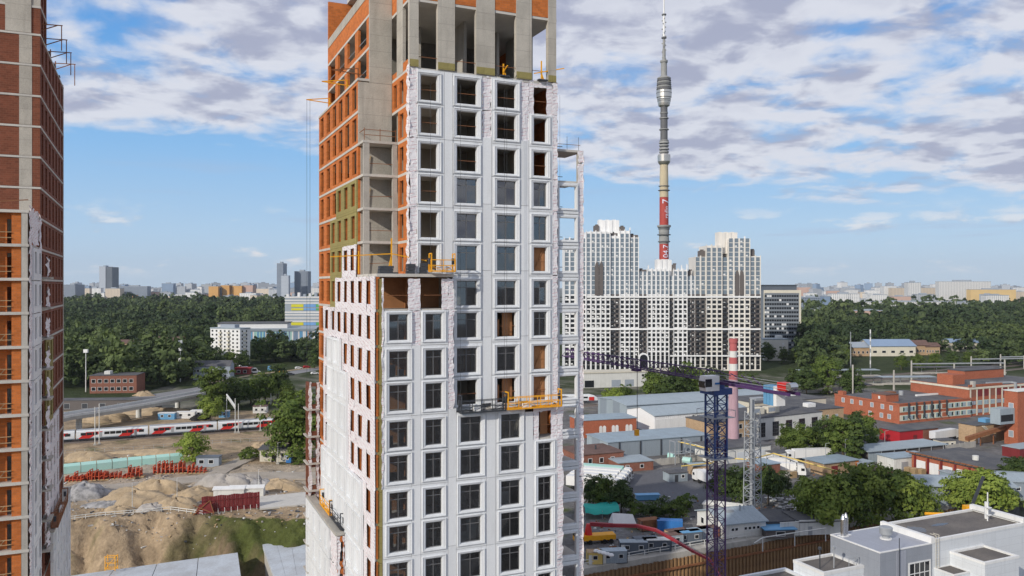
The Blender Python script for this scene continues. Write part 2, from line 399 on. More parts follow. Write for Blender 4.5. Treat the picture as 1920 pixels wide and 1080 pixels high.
def gridmat(name, wall, glass, bw, var=.1, fw=.62, fh=.55):
    # far facade: bays too small to tell apart; window cells from object coordinates
    m = bpy.data.materials.new(name); m.use_nodes = True; MT[name] = m
    t = m.node_tree; L = t.links.new; b = t.nodes['Principled BSDF']; b.inputs['Roughness'].default_value = .5
    tc = N('ShaderNodeTexCoord', t); sp = N('ShaderNodeSeparateXYZ', t); L(tc.outputs['Object'], sp.inputs[0])
    ad = N('ShaderNodeMath', t, operation='ADD'); L(sp.outputs[0], ad.inputs[0]); L(sp.outputs[1], ad.inputs[1])
    def cell(x, w, f):
        a = N('ShaderNodeMath', t, operation='DIVIDE'); L(x, a.inputs[0]); a.inputs[1].default_value = w
        fr = N('ShaderNodeMath', t, operation='FRACT'); L(a.outputs[0], fr.inputs[0])
        ls = N('ShaderNodeMath', t, operation='LESS_THAN'); L(fr.outputs[0], ls.inputs[0]); ls.inputs[1].default_value = f
        return ls.outputs[0]
    mu = N('ShaderNodeMath', t, operation='MULTIPLY'); L(cell(ad.outputs[0], bw[0], fw), mu.inputs[0]); L(cell(sp.outputs[2], bw[1], fh), mu.inputs[1])
    ge = N('ShaderNodeNewGeometry', t); sn = N('ShaderNodeSeparateXYZ', t); L(ge.outputs['Normal'], sn.inputs[0])
    ab = N('ShaderNodeMath', t, operation='ABSOLUTE'); L(sn.outputs[2], ab.inputs[0])
    lt = N('ShaderNodeMath', t, operation='LESS_THAN'); L(ab.outputs[0], lt.inputs[0]); lt.inputs[1].default_value = .5
    m2 = N('ShaderNodeMath', t, operation='MULTIPLY'); L(mu.outputs[0], m2.inputs[0]); L(lt.outputs[0], m2.inputs[1])
    mx = N('ShaderNodeMix', t, data_type='RGBA'); L(m2.outputs[0], mx.inputs[0]); mx.inputs[6].default_value = (*wall, 1); mx.inputs[7].default_value = (*glass, 1)
    oi = N('ShaderNodeObjectInfo', t); r = N('ShaderNodeMapRange', t); L(oi.outputs['Random'], r.inputs[0]); r.inputs[3].default_value = 1 - var; r.inputs[4].default_value = 1 + var
    vm = N('ShaderNodeVectorMath', t, operation='SCALE'); L(mx.outputs[2], vm.inputs[0]); L(r.outputs[0], vm.inputs['Scale']); L(vm.outputs[0], b.inputs['Base Color'])
gridmat('far_flats_white', (.74, .73, .71), (.30, .32, .35), (5, 3.2), .12)
gridmat('far_flats_warm', (.66, .55, .42), (.33, .30, .28), (5, 3.2), .15)
gridmat('far_flats_grey', (.42, .44, .47), (.22, .25, .29), (5, 3.2), .15)
gridmat('far_glass', (.25, .29, .35), (.12, .15, .20), (4, 3.6), .1, .8, .7)
gridmat('far_gold', (.66, .36, .10), (.36, .18, .06), (4, 3.6), .1)
gridmat('far_silver', (.46, .50, .56), (.30, .34, .40), (3.5, 4), .05, .7, .75)
M_ = MT
# ================================================================== ground: one sheet to the horizon, with the two excavations
def pile_line(x): return 166.0 + (x - 16.0) * .48       # line of the sheet pile wall, right
def rim(x): return 204.0 + 2.0 * np.sin(x * .13) + 1.2 * np.sin(x * .41 + 1)
def hnoise(x, y, s=1.0):
    return (np.sin(x * .31 * s + 1.3 * np.sin(y * .23 * s)) + np.sin(y * .37 * s + 1.7 * np.sin(x * .19 * s)) + .6 * np.sin((x + y) * .83 * s) + .5 * np.sin((x - 1.3 * y) * 1.37 * s)) / 3.1
def gheight(x, y):
    z = np.zeros_like(x)
    # left: earth bank
    t = np.clip((rim(x) + hnoise(x, y) * 1.6 - y) / 15.0, 0, 1)
    bank = -13.0 * (t * t * (3 - 2 * t)) + (t > 0) * (t < 1) * (hnoise(x, y, 3.) * .7 - 2.6 * np.abs(np.sin(x * .33 + 1.3 * np.sin(x * .17) + .5 * np.sin(y * .35))) ** 4 * np.sin(np.pi * np.clip(t, 0, 1)) + .55 * hnoise(x, y, 7.))
    # right: vertical pit behind sheet piles
    pit = np.where(y < 166.0 + (x - 16) * .48 + 1.6, -13.0, 0.0)
    w = np.clip((x + 8) / 10.0, 0, 1)
    z = bank * (1 - w) + pit * w
    rough = np.exp(-((y - 240) / 60.0) ** 2) * (x < -30) * .5
    return z + rough * hnoise(x, y, 1.7)
def ground():
    gx = [-12000, -6000, -3000, -1500, -900, -600, -420, -320] + list(np.arange(-260, -128, 2.0)) + list(np.arange(-128, -44, .7)) + [-43.5, -41.8] + list(np.arange(-40, 320, 2.0)) + [340, 380, 440, 520, 640, 900, 1500, 3000, 6000, 12000]
    gy = [-3000, -600, -200, 0, 60, 110, 140] + list(np.arange(150, 184, 1.5)) + list(np.arange(184, 212, .6)) + [213., 214.] + list(np.arange(215, 330, 2.2)) + list(np.arange(330, 520, 6.)) + [540, 570, 610, 660, 730, 820, 950, 1150, 1500, 2000, 3000, 5000, 9000, 16000]
    X, Y = np.meshgrid(np.array(gx, float), np.array(gy, float)); Z = gheight(X, Y)
    nx, ny = len(gx), len(gy)
    me = bpy.data.meshes.new('ground'); me.vertices.add(nx * ny); me.vertices.foreach_set('co', np.stack([X, Y, Z], -1).ravel())
    i = np.arange((nx - 1) * (ny - 1)); r, c = i // (nx - 1), i % (nx - 1); a = r * nx + c
    me.loops.add(4 * len(i)); me.loops.foreach_set('vertex_index', np.stack([a, a + 1, a + nx + 1, a + nx], -1).ravel())
    me.polygons.add(len(i)); me.polygons.foreach_set('loop_start', np.arange(len(i)) * 4); me.update()
    # what covers the ground: bare earth, grass, worn hard standing; shade of the right bank painted in
    n1, n2 = hnoise(X, Y, .35), hnoise(X + 40, Y, .9)
    earth = np.array([.37, .28, .185]); earth2 = np.array([.44, .375, .30]); grass = np.array([.075, .095, .03]); hard = np.array([.17, .165, .165]); wood = np.array([.045, .06, .025])
    def mixa(A, B, t): return A * (1 - t[..., None]) + B * t[..., None]
    C = np.broadcast_to(wood, X.shape + (3,)).copy()
    C = mixa(C, np.broadcast_to(earth, C.shape), ((X < 10) & (Y < 375)) * 1.0)
    C = mixa(C, np.broadcast_to(earth2, C.shape), ((X < 0) & (Y > 214) & (Y < 262)) * np.clip(.75 + n1 * .4, 0, 1))
    C = mixa(C, np.broadcast_to(grass, C.shape), ((X < 0) & (Y > 262) & (Y < 375)) * np.clip(n2 * 1.6 - .45, 0, 1))
    C = mixa(C, np.broadcast_to(hard, C.shape), ((X >= 10) & (Y < 430)) * 1.0)
    C = mixa(C, np.broadcast_to(grass, C.shape), ((X >= 10) & (Y > 180) & (Y < 430)) * np.clip(n2 * 1.3 + n1 * .7 - .35, 0, 1))
    C = mixa(C, np.broadcast_to(np.array([.30, .28, .25]), C.shape), ((Y > 375) & (Y < 520) & (X > -200)) * np.clip(n1 + .35, 0, 1) * .7)
    C = mixa(C, np.broadcast_to(np.array([.20, .21, .20]), C.shape), (Y > 2300) * .8)
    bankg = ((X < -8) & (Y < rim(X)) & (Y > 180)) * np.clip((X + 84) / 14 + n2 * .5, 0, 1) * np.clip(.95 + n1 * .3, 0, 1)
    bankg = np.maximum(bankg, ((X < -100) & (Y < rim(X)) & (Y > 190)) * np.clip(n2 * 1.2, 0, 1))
    C = mixa(C, np.broadcast_to(np.array([.21, .155, .10]), C.shape), ((X < -8) & (Y < rim(X)) & (Y > 170)) * np.clip((X + 88) / 12 + n2 * .4, 0, 1))  # brown earth coloured darker to stand in for shade on the right bank
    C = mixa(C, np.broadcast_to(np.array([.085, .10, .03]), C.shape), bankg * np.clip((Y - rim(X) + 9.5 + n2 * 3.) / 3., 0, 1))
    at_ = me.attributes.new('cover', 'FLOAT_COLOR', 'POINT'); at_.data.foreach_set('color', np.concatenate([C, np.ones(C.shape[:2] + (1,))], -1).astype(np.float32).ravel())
    m = bpy.data.materials.new('ground'); m.use_nodes = True; t = m.node_tree; L = t.links.new; b = t.nodes['Principled BSDF']; b.inputs['Roughness'].default_value = .95; b.inputs['Specular IOR Level'].default_value = .1
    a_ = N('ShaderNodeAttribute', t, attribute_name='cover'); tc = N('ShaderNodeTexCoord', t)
    n_ = N('ShaderNodeTexNoise', t); L(tc.outputs['Object'], n_.inputs['Vector']); n_.inputs['Scale'].default_value = .18; n_.inputs['Detail'].default_value = 9; n_.inputs['Roughness'].default_value = .65
    r = N('ShaderNodeMapRange', t); L(n_.outputs[0], r.inputs[0]); r.inputs[1].default_value = .3; r.inputs[2].default_value = .7; r.inputs[3].default_value = .62; r.inputs[4].default_value = 1.3
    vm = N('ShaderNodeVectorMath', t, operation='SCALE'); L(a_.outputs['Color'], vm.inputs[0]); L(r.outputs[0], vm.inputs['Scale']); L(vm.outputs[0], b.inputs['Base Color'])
    n2_ = N('ShaderNodeTexNoise', t); L(tc.outputs['Object'], n2_.inputs['Vector']); n2_.inputs['Scale'].default_value = 1.1; n2_.inputs['Detail'].default_value = 8; n2_.inputs['Roughness'].default_value = .7
    r2 = N('ShaderNodeMapRange', t); L(n2_.outputs[0], r2.inputs[0]); r2.inputs[1].default_value = .3; r2.inputs[2].default_value = .7; r2.inputs[3].default_value = .7; r2.inputs[4].default_value = 1.25
    vm2 = N('ShaderNodeVectorMath', t, operation='SCALE'); L(vm.outputs[0], vm2.inputs[0]); L(r2.outputs[0], vm2.inputs['Scale']); L(vm2.outputs[0], b.inputs['Base Color'])
    ah = N('ShaderNodeMath', t, operation='ADD'); L(n_.outputs[0], ah.inputs[0]); mh = N('ShaderNodeMath', t, operation='MULTIPLY'); L(n2_.outputs[0], mh.inputs[0]); mh.inputs[1].default_value = .5; L(mh.outputs[0], ah.inputs[1])
    bp = N('ShaderNodeBump', t); bp.inputs['Strength'].default_value = .9; bp.inputs['Distance'].default_value = .9; L(ah.outputs[0], bp.inputs['Height']); L(bp.outputs[0], b.inputs['Normal'])
    me.materials.append(m); me.polygons.foreach_set('use_smooth', np.ones(len(i), bool))
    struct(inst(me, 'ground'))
ground()
def sheet(name, pts, z, mt, th=.06):
    m = MB().prism([(p[0], p[1]) for p in pts], z - th, z); o = m.build(name, M_[mt]); return struct(o)
def strip(name, pts, w, z, mt, th=.06):
    """a road or track bed along a line of ground points"""
    L_, R_ = [], []
    for i, p in enumerate(pts):
        p = Vector(p[:2]); a = Vector(pts[max(0, i - 1)][:2]); b = Vector(pts[min(len(pts) - 1, i + 1)][:2]); d = (b - a).normalized(); n = Vector((-d.y, d.x)) * w / 2
        L_.append(p + n); R_.append(p - n)
    m = MB()
    for i in range(len(pts) - 1):
        zz = [z if len(pts[j]) < 3 else pts[j][2] + z for j in (i, i + 1)]
        m.quad((*R_[i], zz[0]), (*R_[i + 1], zz[1]), (*L_[i + 1], zz[1]), (*L_[i], zz[0]))
        m.quad((*R_[i], zz[0] - th), (*R_[i + 1], zz[1] - th), (*R_[i + 1], zz[1]), (*R_[i], zz[0])); m.quad((*L_[i], zz[0]), (*L_[i + 1], zz[1]), (*L_[i + 1], zz[1] - th), (*L_[i], zz[0] - th))
    return m.build(name, M_[mt])
def g2(px, py): p = G(px, py); return (p.x, p.y)
# hard standing of the yard, tracks, roads
sheet('yard_pavement', [g2(1180, 945), g2(1310, 945), g2(1470, 905), g2(1560, 850), g2(1330, 868), g2(1225, 882), g2(1150, 900)], .06, 'asphalt')
sheet('factory_yard', [g2(1600, 842), g2(1720, 858), g2(1900, 815), g2(1910, 792), g2(1700, 806)], .05, 'asphalt')
# ================================================================== the unfinished high-rise
CA, SA = .913, .408
RZ = math.atan2(SA, CA)
TX, TY = -.1263 * 73.5, 73.5
def u_of(px, v):
    k = (px - CX) / F; return (k * (TY + CA * v) - TX + SA * v) / (CA - SA * k)
def v_of(px, u):
    k = (px - CX) / F; return (TX + CA * u - k * (TY + SA * u)) / (SA + CA * k)
def T2W(u, v, z): return Vector((TX + CA * u - SA * v, TY + SA * u + CA * v, z))
rt = random.Random(11)
def SL(k): return 74.6 - 3.14 * k
TW = thing('unfinished_tower', 'unfinished high-rise with white panel front and orange brick side rising past the picture top', 'high-rise', (TX, TY, 0), RZ)
MC = {}
def cached(key, fn, name, mt, smooth=False):
    if key not in MC: MC[key] = fn().mesh(name, M_[mt], smooth)
    return MC[key]
def film_grid(u0, u1, z0, z1, amp=.05, rag=.10, step=.35, seed=0):
    """a rumpled, ragged sheet in the xz plane"""
    r = random.Random(seed); nu = max(2, int((u1 - u0) / step) + 1); nz = max(2, int((z1 - z0) / step) + 1); m = MB()
    for j in range(nz + 1):
        for i in range(nu + 1):
            eu = r.uniform(-rag, rag) if i in (0, nu) else 0; ez = r.uniform(-rag, rag) if j in (0, nz) else 0
            m.v.append((u0 + (u1 - u0) * i / nu + eu, r.uniform(-amp, amp), z0 + (z1 - z0) * j / nz + ez))
    for j in range(nz):
        for i in range(nu):
            a = j * (nu + 1) + i; m.f.append((a, a + 1, a + nu + 2, a + nu + 1))
    return m
def film(parent, u0, u1, v, z0, z1, seed, name='breather_film', rz=0, **kw):
    # one strip of film per storey so the laps show
    z = z0; k = 0
    while z < z1 - .05:
        zz = min(z + 3.14, z1); o = film_grid(0, u1 - u0, z, zz, seed=seed * 37 + k, **kw).build(name, M_['film'], parent, (u0, v, 0) if not rz else (v, u0, 0), rz, True)
        z = zz; k += 1
# --- window, surround, panel pieces, origin at the centre of the opening
def surround_mesh(w, h):
    a, b = w / 2, h / 2
    return cached(('sur', w, h), lambda: MB().rings([(a + .36, b + .24, .02), (a + .36, b + .24, -.09), (a + .29, b + .18, -.10), (a + .27, b + .16, -.05), (a + .10, b + .07, -.04), (a + .08, b + .05, 0), (a, b, .02), (a, b, .42)]), 'window_surround', 'panel_white')
def panel_mesh(key, x0, x1, w, h, z0, z1):
    return cached(('pan', key, x0, x1, w, h, z0, z1), lambda: MB().wall_x(x0 + .015, x1 - .015, 0, .16, z0 + .015, z1 - .015, [(-w / 2 - .05, w / 2 + .05, -h / 2 - .05, h / 2 + .05)]), 'facade_panel', 'panel_white')
def window(parent, loc, w, h, glass):
    a, b, t = w / 2, h / 2, .06
    me = cached(('win', w, h), lambda: MB().box(-a, 0, -b, -a + t, .08, b).box(a - t, 0, -b, a, .08, b).box(-a + t, 0, b - t, a - t, .08, b).box(-a + t, 0, -b, a - t, .08, -b + t)
                .box(-.035, .002, -b + t, .035, .078, b - t).box(-a + t, .004, b * .42, -.035, .076, b * .42 + .07).box(.035, .004, b * .42, a - t, .076, b * .42 + .07), 'window', 'frame_dark')
    o = inst(me, 'window', parent, loc)
    for x0, x1 in ((-a + t, -.035), (.035, a - t)):
        for z0, z1 in ((-b + t, b * .42), (b * .42 + .07, b - t)):
            pm = cached(('pane', round(x1 - x0, 3), round(z1 - z0, 3), glass), lambda: MB().box(-(x1 - x0) / 2, -.008, -(z1 - z0) / 2, (x1 - x0) / 2, .008, (z1 - z0) / 2), 'pane', glass)
            p = inst(pm, 'pane', o, ((x0 + x1) / 2, .04, (z0 + z1) / 2)); p.rotation_euler = (rt.uniform(-.02, .02), 0, rt.uniform(-.02, .02))
    return o
def cell(uc, vf, zc, w, x0, x1, upper, state, h=2.3, surround=True, panel=True):
    """one storey of one window column; x0,x1 panel limits, upper: the upper window of its pair"""
    z0, z1 = (-1.5, 1.64) if upper else (-1.64, 1.5)
    if panel: inst(panel_mesh('f', round(x0 - uc, 2), round(x1 - uc, 2), w, h, z0, z1), 'facade_panel', TW, (uc + rt.uniform(-.008, .008), vf + rt.uniform(0, .02), zc + rt.uniform(-.008, .008)))
    if surround: inst(surround_mesh(w, h), 'window_surround', TW, (uc + rt.uniform(-.012, .012), vf, zc + rt.uniform(-.012, .012)))
    if state in ('g', 's'): window(TW, (uc, vf + .24, zc), w, h, 'glass_sky' if state == 's' else 'glass')
    if state == 'g':
        q = rt.random(); hh = h * rt.uniform(.3, .8)
        if q < .75: MB().box(-w * .48, 0, -h / 2, -w * .48 + w * rt.uniform(.25, .7), .04, -h / 2 + hh).box(w * rt.uniform(-.1, .2), .3, -h / 2, w * .46, .34, -h / 2 + h * rt.uniform(.2, .9)).build('interior_board', M_[rt.choice(['plywood', 'drywall', 'timber', 'drywall', 'white_paint'])], TW, (uc, vf + rt.uniform(.6, 1.6), zc))
    elif state == 'p':
        inst(cached(('ply', w, h), lambda: MB().box(-w / 2, 0, -h / 2, w / 2, .03, h / 2).box(-w / 2, -.05, -.2, w / 2, -.002, -.08).beam((-w * .3, -.03, -h * .4), (w * .3, -.03, h * .4), .09, .04), 'plywood_board', 'plywood'), 'plywood_board', TW, (uc + .05, vf + .55, zc))
    elif state == 'h':
        inst(cached(('half', w, h), lambda: MB().box(-.1, 0, -h / 2, w / 2, .03, h / 2).box(-w / 2, 0, -h / 2, -.4, .03, h * .2), 'plywood_board', 'plywood'), 'plywood_board', TW, (uc, vf + .9, zc))
    if state in ('o', 'p', 'h') and rt.random() < .7:
        inst(cached(('rail', w), lambda: MB().beam((-w / 2 - .05, 0, 0), (w / 2 + .05, 0, 0), .05, .05), 'guard_rail', 'rust_steel'), 'guard_rail', TW, (uc, vf + .3, zc - .15))
UA = [1.87, 5.58, 9.61, 13.2]; WA = [1.6, 2.0, 1.95, 1.4]
PA = [(.75, 3.35), (4.15, 7.1), (8.05, 11.1), (11.95, 14.55)]
GA = ['oooooo', 'oooggggggo'.replace('ggg', 'sss', 1), 'ooosssghgh', 'ooposspgpp'.replace('posspg', 'pssp' + 'gg')]
GA[3] = 'ooosspggpp'
for c in range(4):
    n = 6 if c == 0 else 10
    for r in range(n):
        pc = 74.6 - 6.28 * (r // 2); up = r % 2 == 0; zc = pc + (1.5 if up else -1.5)
        st = GA[c][r]
        bare = (c == 3 and r == 0)
        cell(UA[c], 0, zc, WA[c], *PA[c], up, st, surround=not bare, panel=not bare)
UC = [-1.29, 1.99]; WC = [1.7, 1.55]; PC_ = [(-2.75, -.1), (.75, 3.35)]
for c in range(2):
    for r in range(6, 17):
        pc = 74.6 - 6.28 * (r // 2); up = r % 2 == 0; zc = pc + (1.5 if up else -1.5)
        if r == 6: cell(UC[c], -1, zc, WC[c] + .2, *PC_[c], up, 'o', surround=False, panel=False)
        else: cell(UC[c], -1, zc, WC[c], *PC_[c], up, 'g')
for c in range(1, 4):
    for r in range(10, 17):
        pc = 74.6 - 6.28 * (r // 2); up = r % 2 == 0; zc = pc + (1.5 if up else -1.5)
        bare = c == 3 and r == 10
        cell(UA[c], -1, zc, WA[c], *PA[c], up, 'h' if bare else 'g', surround=not bare, panel=not bare)
# pilaster pieces, one per two storeys, joints open
def pilaster(u0, u1, vf, z0, z1, k=0):
    me = cached(('pil', round(u1 - u0, 2), round(z1 - z0, 2)), lambda: MB().box(.015, 0, .015, u1 - u0 - .015, .16, z1 - z0 - .015), 'pilaster_panel', 'panel_white')
    inst(me, 'pilaster_panel', TW, (u0, vf + k, z0))
for i, (u0, u1) in enumerate(((3.35, 4.15), (7.1, 8.05), (11.1, 11.95))):
    for q in range(5):
        z0, z1 = 74.6 - 6.28 * q - 3.14, 74.6 - 6.28 * q + 3.14
        if i == 0 and q >= 3: continue
        if i > 0 and q == 0: z1 -= 6.1
        if z1 - z0 > .5: pilaster(u0, u1, 0, z0 + (.5 if i else 0), z1 + (.5 if i else 0), .02)
    for q in range(5, 9):
        z0, z1 = 74.6 - 6.28 * q - 3.14, 74.6 - 6.28 * q + 3.14
        pilaster(u0, u1, -1, z0 + (.0 if i else .4), z1 - (.4 if q == 5 and i == 2 else 0) + (.0 if i else .4), .02)
for q in range(3, 9):
    z0, z1 = 74.6 - 6.28 * q - 3.14, 74.6 - 6.28 * q + 3.14
    if q == 3: continue
    pilaster(-.1, .75, -1, z0, z1 - (0), .02)
# film left bare between and beside the panels
film(TW, 0.0, .78, .06, 58.9, 78.2, 1, amp=.05, rag=.12)
film(TW, 7.1, 8.05, .10, 71.4, 78.0, 2)
film(TW, 11.0, 11.98, .10, 70.9, 77.9, 3)
film(TW, 12.0, 12.5, .08, 74.6, 77.9, 4, rag=.04); film(TW, 13.9, 14.6, .08, 74.6, 77.9, 5, rag=.04)
film(TW, 12.5, 13.9, .09, 77.25, 77.95, 6, rag=.04)
film(TW, 14.5, 15.08, .03, 46.4, 77.9, 7)
film(TW, 14.5, 15.16, -.97, 22.0, 46.3, 8)
film(TW, 3.32, 3.9, -.95, 46.4, 58.6, 9)
film(TW, -.42, .72, -.9, 52.6, 58.6, 10, rag=.04); film(TW, 2.75, 3.36, -.93, 55.8, 58.6, 11, rag=.04)
film(TW, 12.0, 12.55, -.93, 43.1, 46.3, 12, rag=.04); film(TW, 13.85, 14.5, -.93, 43.1, 46.3, 13, rag=.04); film(TW, 12.5, 13.9, -.93, 45.85, 46.35, 14)
# mineral wool strip at the corner of the lower block
for q in range(11):
    z0 = 58.6 - 3.14 * (q + 1)
    inst(cached('wools', lambda: MB().box(0, 0, .02, .42, .12, 3.12), 'mineral_wool_panel', 'wool'), 'mineral_wool_panel', TW, (-3.2, -.95, z0))
film(TW, -2.86, -2.7, -1.02, 40, 58.6, 15, rag=.05)
# --- the concrete frame: storey slabs
for k in range(-3, 17):
    z = SL(k); m = MB()
    if k <= -1:
        m.box(.02, 12.3 if k == -2 else .08, z - .12, 15.0, 25.6, z + .12); x = -2.24 if k < -1 else -3.36
        if k >= -3: m.box(x, 5.9, z - .12, .02, 25.6, z + .12)
    elif k <= 5:
        m.box(.02, .2, z - .12, 14.95, 25.6, z + .12); m.box(-3.36, 3.8 if k >= 1 else 5.9, z - .12, .02, 25.6, z + .12)
        if k == 5: m.box(-3.3, -.98, z - .14, 3.9, .2, z + .14); m.box(-3.3, .2, z - .14, .02, 3.8, z + .14)
    else:
        m.box(-3.36, -.8, z - .12, 3.8, 25.6, z + .12); m.box(3.8, .2 if k < 10 else -.8, z - .12, 14.95, 25.6, z + .12)
    m.build('floor_slab', M_['slab'], TW)
MB().box(.02, .08, 91.6, 15, 25.6, 92).box(-2.2, 5.9, 86.5, .02, 25.6, 86.8).build('roof_slab', M_['slab'], TW)
# front columns of the open storey and above
fc = [(764, 785), (821, 853), (893, 928), (968, 997), (1028, 1043)]
fcu = [(max(0, u_of(a, 0)), min(15.03, u_of(b, 0))) for a, b in fc]
for a, b in fcu:
    MB().box(a, 0, 77.86, b, .5, 91.6).build('column', M_['concrete'], TW)
    MB().box(a + .02, -.06, 77.9, b - .02, -.005, 78.55).build('mineral_wool_panel', M_['wool'], TW)
for (a, b), (c, d) in zip(fcu[:-1], fcu[1:]):
    MB().box(b, .05, 84.16, c, .3, 88.2).box(b, .05, 88.2, c, .3, 91.6).build('brick_infill', M_['orange_brick'], TW)
    MB().beam((b, .2, 78.9), (c, .2, 78.9), .05).build('guard_rail', M_['rust_steel'], TW)
# side of the upper part: column and openings, brick above
MB().box(.0, 2.2, 77.86, .3, 4.2, 91.6).build('column', M_['concrete'], TW)
MB().box(.02, .5, 84.16, .25, 2.2, 91.6).build('brick_infill', M_['orange_brick'], TW); MB().box(.02, 4.2, 84.16, .25, 5.84, 91.6).build('brick_infill', M_['orange_brick'], TW)
MB().box(.04, .5, 77.86, .25, 2.2, 78.7).build('brick_infill', M_['orange_brick'], TW); MB().box(.04, 4.2, 77.86, .25, 5.84, 78.4).build('brick_infill', M_['orange_brick'], TW)
# inner columns and walls seen in the open storey
for (u, v, a, b) in ((1.3, 4.5, .9, .25), (3.0, 7., .3, 3.2), (6.6, 3.6, .3, 4.6), (9.5, 6.5, .9, .3), (10.9, 5.5, .3, 4.0), (13.2, 6.2, .3, 2.2), (14.5, 5.4, .45, 1.2)):
    MB().box(u, v, 77.86, u + a, v + b, 83.9).build('inner_wall', M_['concrete_raw'], TW)
MB().box(1.2, 12, 77.86, 11.5, 12.3, 83.9).build('inner_wall', M_['concrete_raw'], TW)
# back and right side, closed
MB().box(-3.2, 25.6, -12, 14.95, 25.9, 77.6).build('rear_wall', M_['orange_brick'], TW)
MB().box(-2.2, 25.6, 77.6, 11.5, 25.9, 91.6).build('rear_wall', M_['orange_brick'], TW)
MB().box(14.72, .3, -12, 14.94, 25.6, 77.6).build('side_wall', M_['orange_brick'], TW)
MB().box(14.72, 8.5, 77.86, 14.94, 25.6, 91.6).build('side_wall', M_['orange_brick'], TW)
# inner partitions and core
m = MB()
for u in (3.75, 7.58, 11.52): m.box(u - .08, .5, 24, u + .08, 5.0, 77.6)
m.build('partition', M_['drywall'], TW)
MB().box(.3, 5.0, 0, 14.7, 5.2, 77.6).build('core_wall', M_['drywall'], TW)
MB().box(-3.0, 2.6, 0, 3.8, 2.8, 58.7).build('core_wall', M_['plywood'], TW)
MB().box(.3, -.8, 24, .42, 2.6, 58.7).build('partition', M_['plywood'], TW)
# --- side block: concrete wall, open loggias
MB().box(-2.22, 5.85, 77.5, -.02, 6.1, 86.6).build('concrete_wall', M_['concrete'], TW)
MB().box(-3.3, 5.85, 71.58, -.02, 6.1, 77.48).build('concrete_wall', M_['concrete'], TW)
MB().box(-3.05, 5.88, 59.05, -.02, 6.1, 71.3).build('concrete_wall', M_['concrete'], TW)
for k in range(1, 5):
    z0, z1 = SL(k + 1) + .12, SL(k) - .12
    for u, v, a in ((-3.28, 3.85, .55), (-.5, 3.85, .45)):
        MB().box(u, v, z0, u + a, v + .35, z1).build('loggia_column', M_['concrete_raw'], TW)
    MB().beam((-2.8, 3.95, z0 + 1.0), (-.5, 3.95, z0 + 1.05 + rt.uniform(-.1, .1)), .05).build('guard_rail', M_['rust_steel'], TW)
    MB().beam((-2.7, 5.6, z0), (-2.2 + rt.uniform(-.3, .3), 5.8, z0 + 2.), .08).build('prop', M_['timber'], TW)
m = MB()
for z in (71.6,):
    for h_ in (.5, 1.0): m.beam((-3.2, 3.9, z + h_), (-.1, 3.9, z + h_), .05)
    for u in (-3.2, -1.7, -.2): m.beam((u, 3.9, z), (u, 3.9, z + 1.15), .05)
    m.beam((-3.2, 3.9, z + 1.), (-3.2, 5.8, z + 1.), .05)
m.build('guard_rail', M_['rust_steel'], TW)
# the inner side between front block and loggia: brick with a window each storey
for k in range(0, 6):
    z0, z1 = SL(k) + .12 if k < 5 else 59.05, SL(k - 1) - .12
    inst(cached(('ins', round(z1 - z0, 2)), lambda: MB().wall_y(.8, 3.82, .02, .26, 0, z1 - z0, [(2.05, 3.3, .25, 2.5)]), 'brick_infill', 'orange_brick'), 'brick_infill', TW, (0, 0, z0))
    if k < 1: inst(cached(('ins2', round(z1 - z0, 2)), lambda: MB().wall_y(3.82, 5.84, .02, .26, 0, z1 - z0, [(4.3, 5.4, .25, 2.5)]), 'brick_infill', 'orange_brick'), 'brick_infill', TW, (0, 0, z0))
film(TW, .05, .9, -.01, 58.9, 78.2, 21, rz=math.pi / 2, rag=.15, amp=.07)
# --- left side: one brick bay per window and storey, with what already covers it
BE = [-.95, 2.95, 6.05, 9.15, 12.25, 15.35, 18.45, 22.0, 25.6]
def bay(b, z0, hgt, kind, w=1.75):
    a, e = BE[b], BE[b + 1]; c = (a + e) / 2 if b else 1.2
    hole = [(c - w / 2, c + w / 2, .35, min(hgt - .3, 2.65))]
    if kind == 'brick':
        me = cached(('bb', b, hgt), lambda: MB().wall_y(a, e, -3.3, -3.05, 0, hgt, hole), 'brick_infill', 'orange_brick'); inst(me, 'brick_infill', TW, (0, 0, z0))
    elif kind == 'wool':
        me = cached(('bw', b, hgt), lambda: MB().wall_y(a + .01, e - .01, -3.45, -3.302, -.24, hgt - .02, [(hole[0][0] + .04, hole[0][1] - .04, .38, hole[0][3] - .03)]), 'mineral_wool_panel', 'wool'); inst(me, 'mineral_wool_panel', TW, (0, 0, z0))
    elif kind == 'film':
        def fm():
            r = random.Random(b * 7 + int(z0)); m = MB().wall_y(a, e, -3.5, -3.43, -.24, hgt, [(hole[0][0] + .1, hole[0][1] - .1, .42, hole[0][3] - .06)])
            m.v = [(x + r.uniform(-.05, .05), y + r.uniform(-.06, .06), z + r.uniform(-.05, .05)) for x, y, z in m.v]; return m
        fm().build('breather_film', M_['film'], TW, (0, 0, z0))
    elif kind == 'white':
        def wm():
            m = MB().wall_y(a + .02, e - .02, -3.78, -3.52, -.26, hgt - .02, [(hole[0][0] + .1, hole[0][1] - .1, .42, hole[0][3] - .06)])
            m.wall_y(c - 1.3, c + 1.3, -3.9, -3.782, .1, hgt - .2, [(hole[0][0] - .05, hole[0][1] + .05, .3, hole[0][3] + .06)])
            m.box(-3.70, hole[0][0] + .1, .42, -3.66, hole[0][1] - .1, hole[0][3] - .06); return m
        me = cached(('bwh', b, hgt), wm, 'facade_panel', 'panel_white'); inst(me, 'facade_panel', TW, (0, 0, z0))
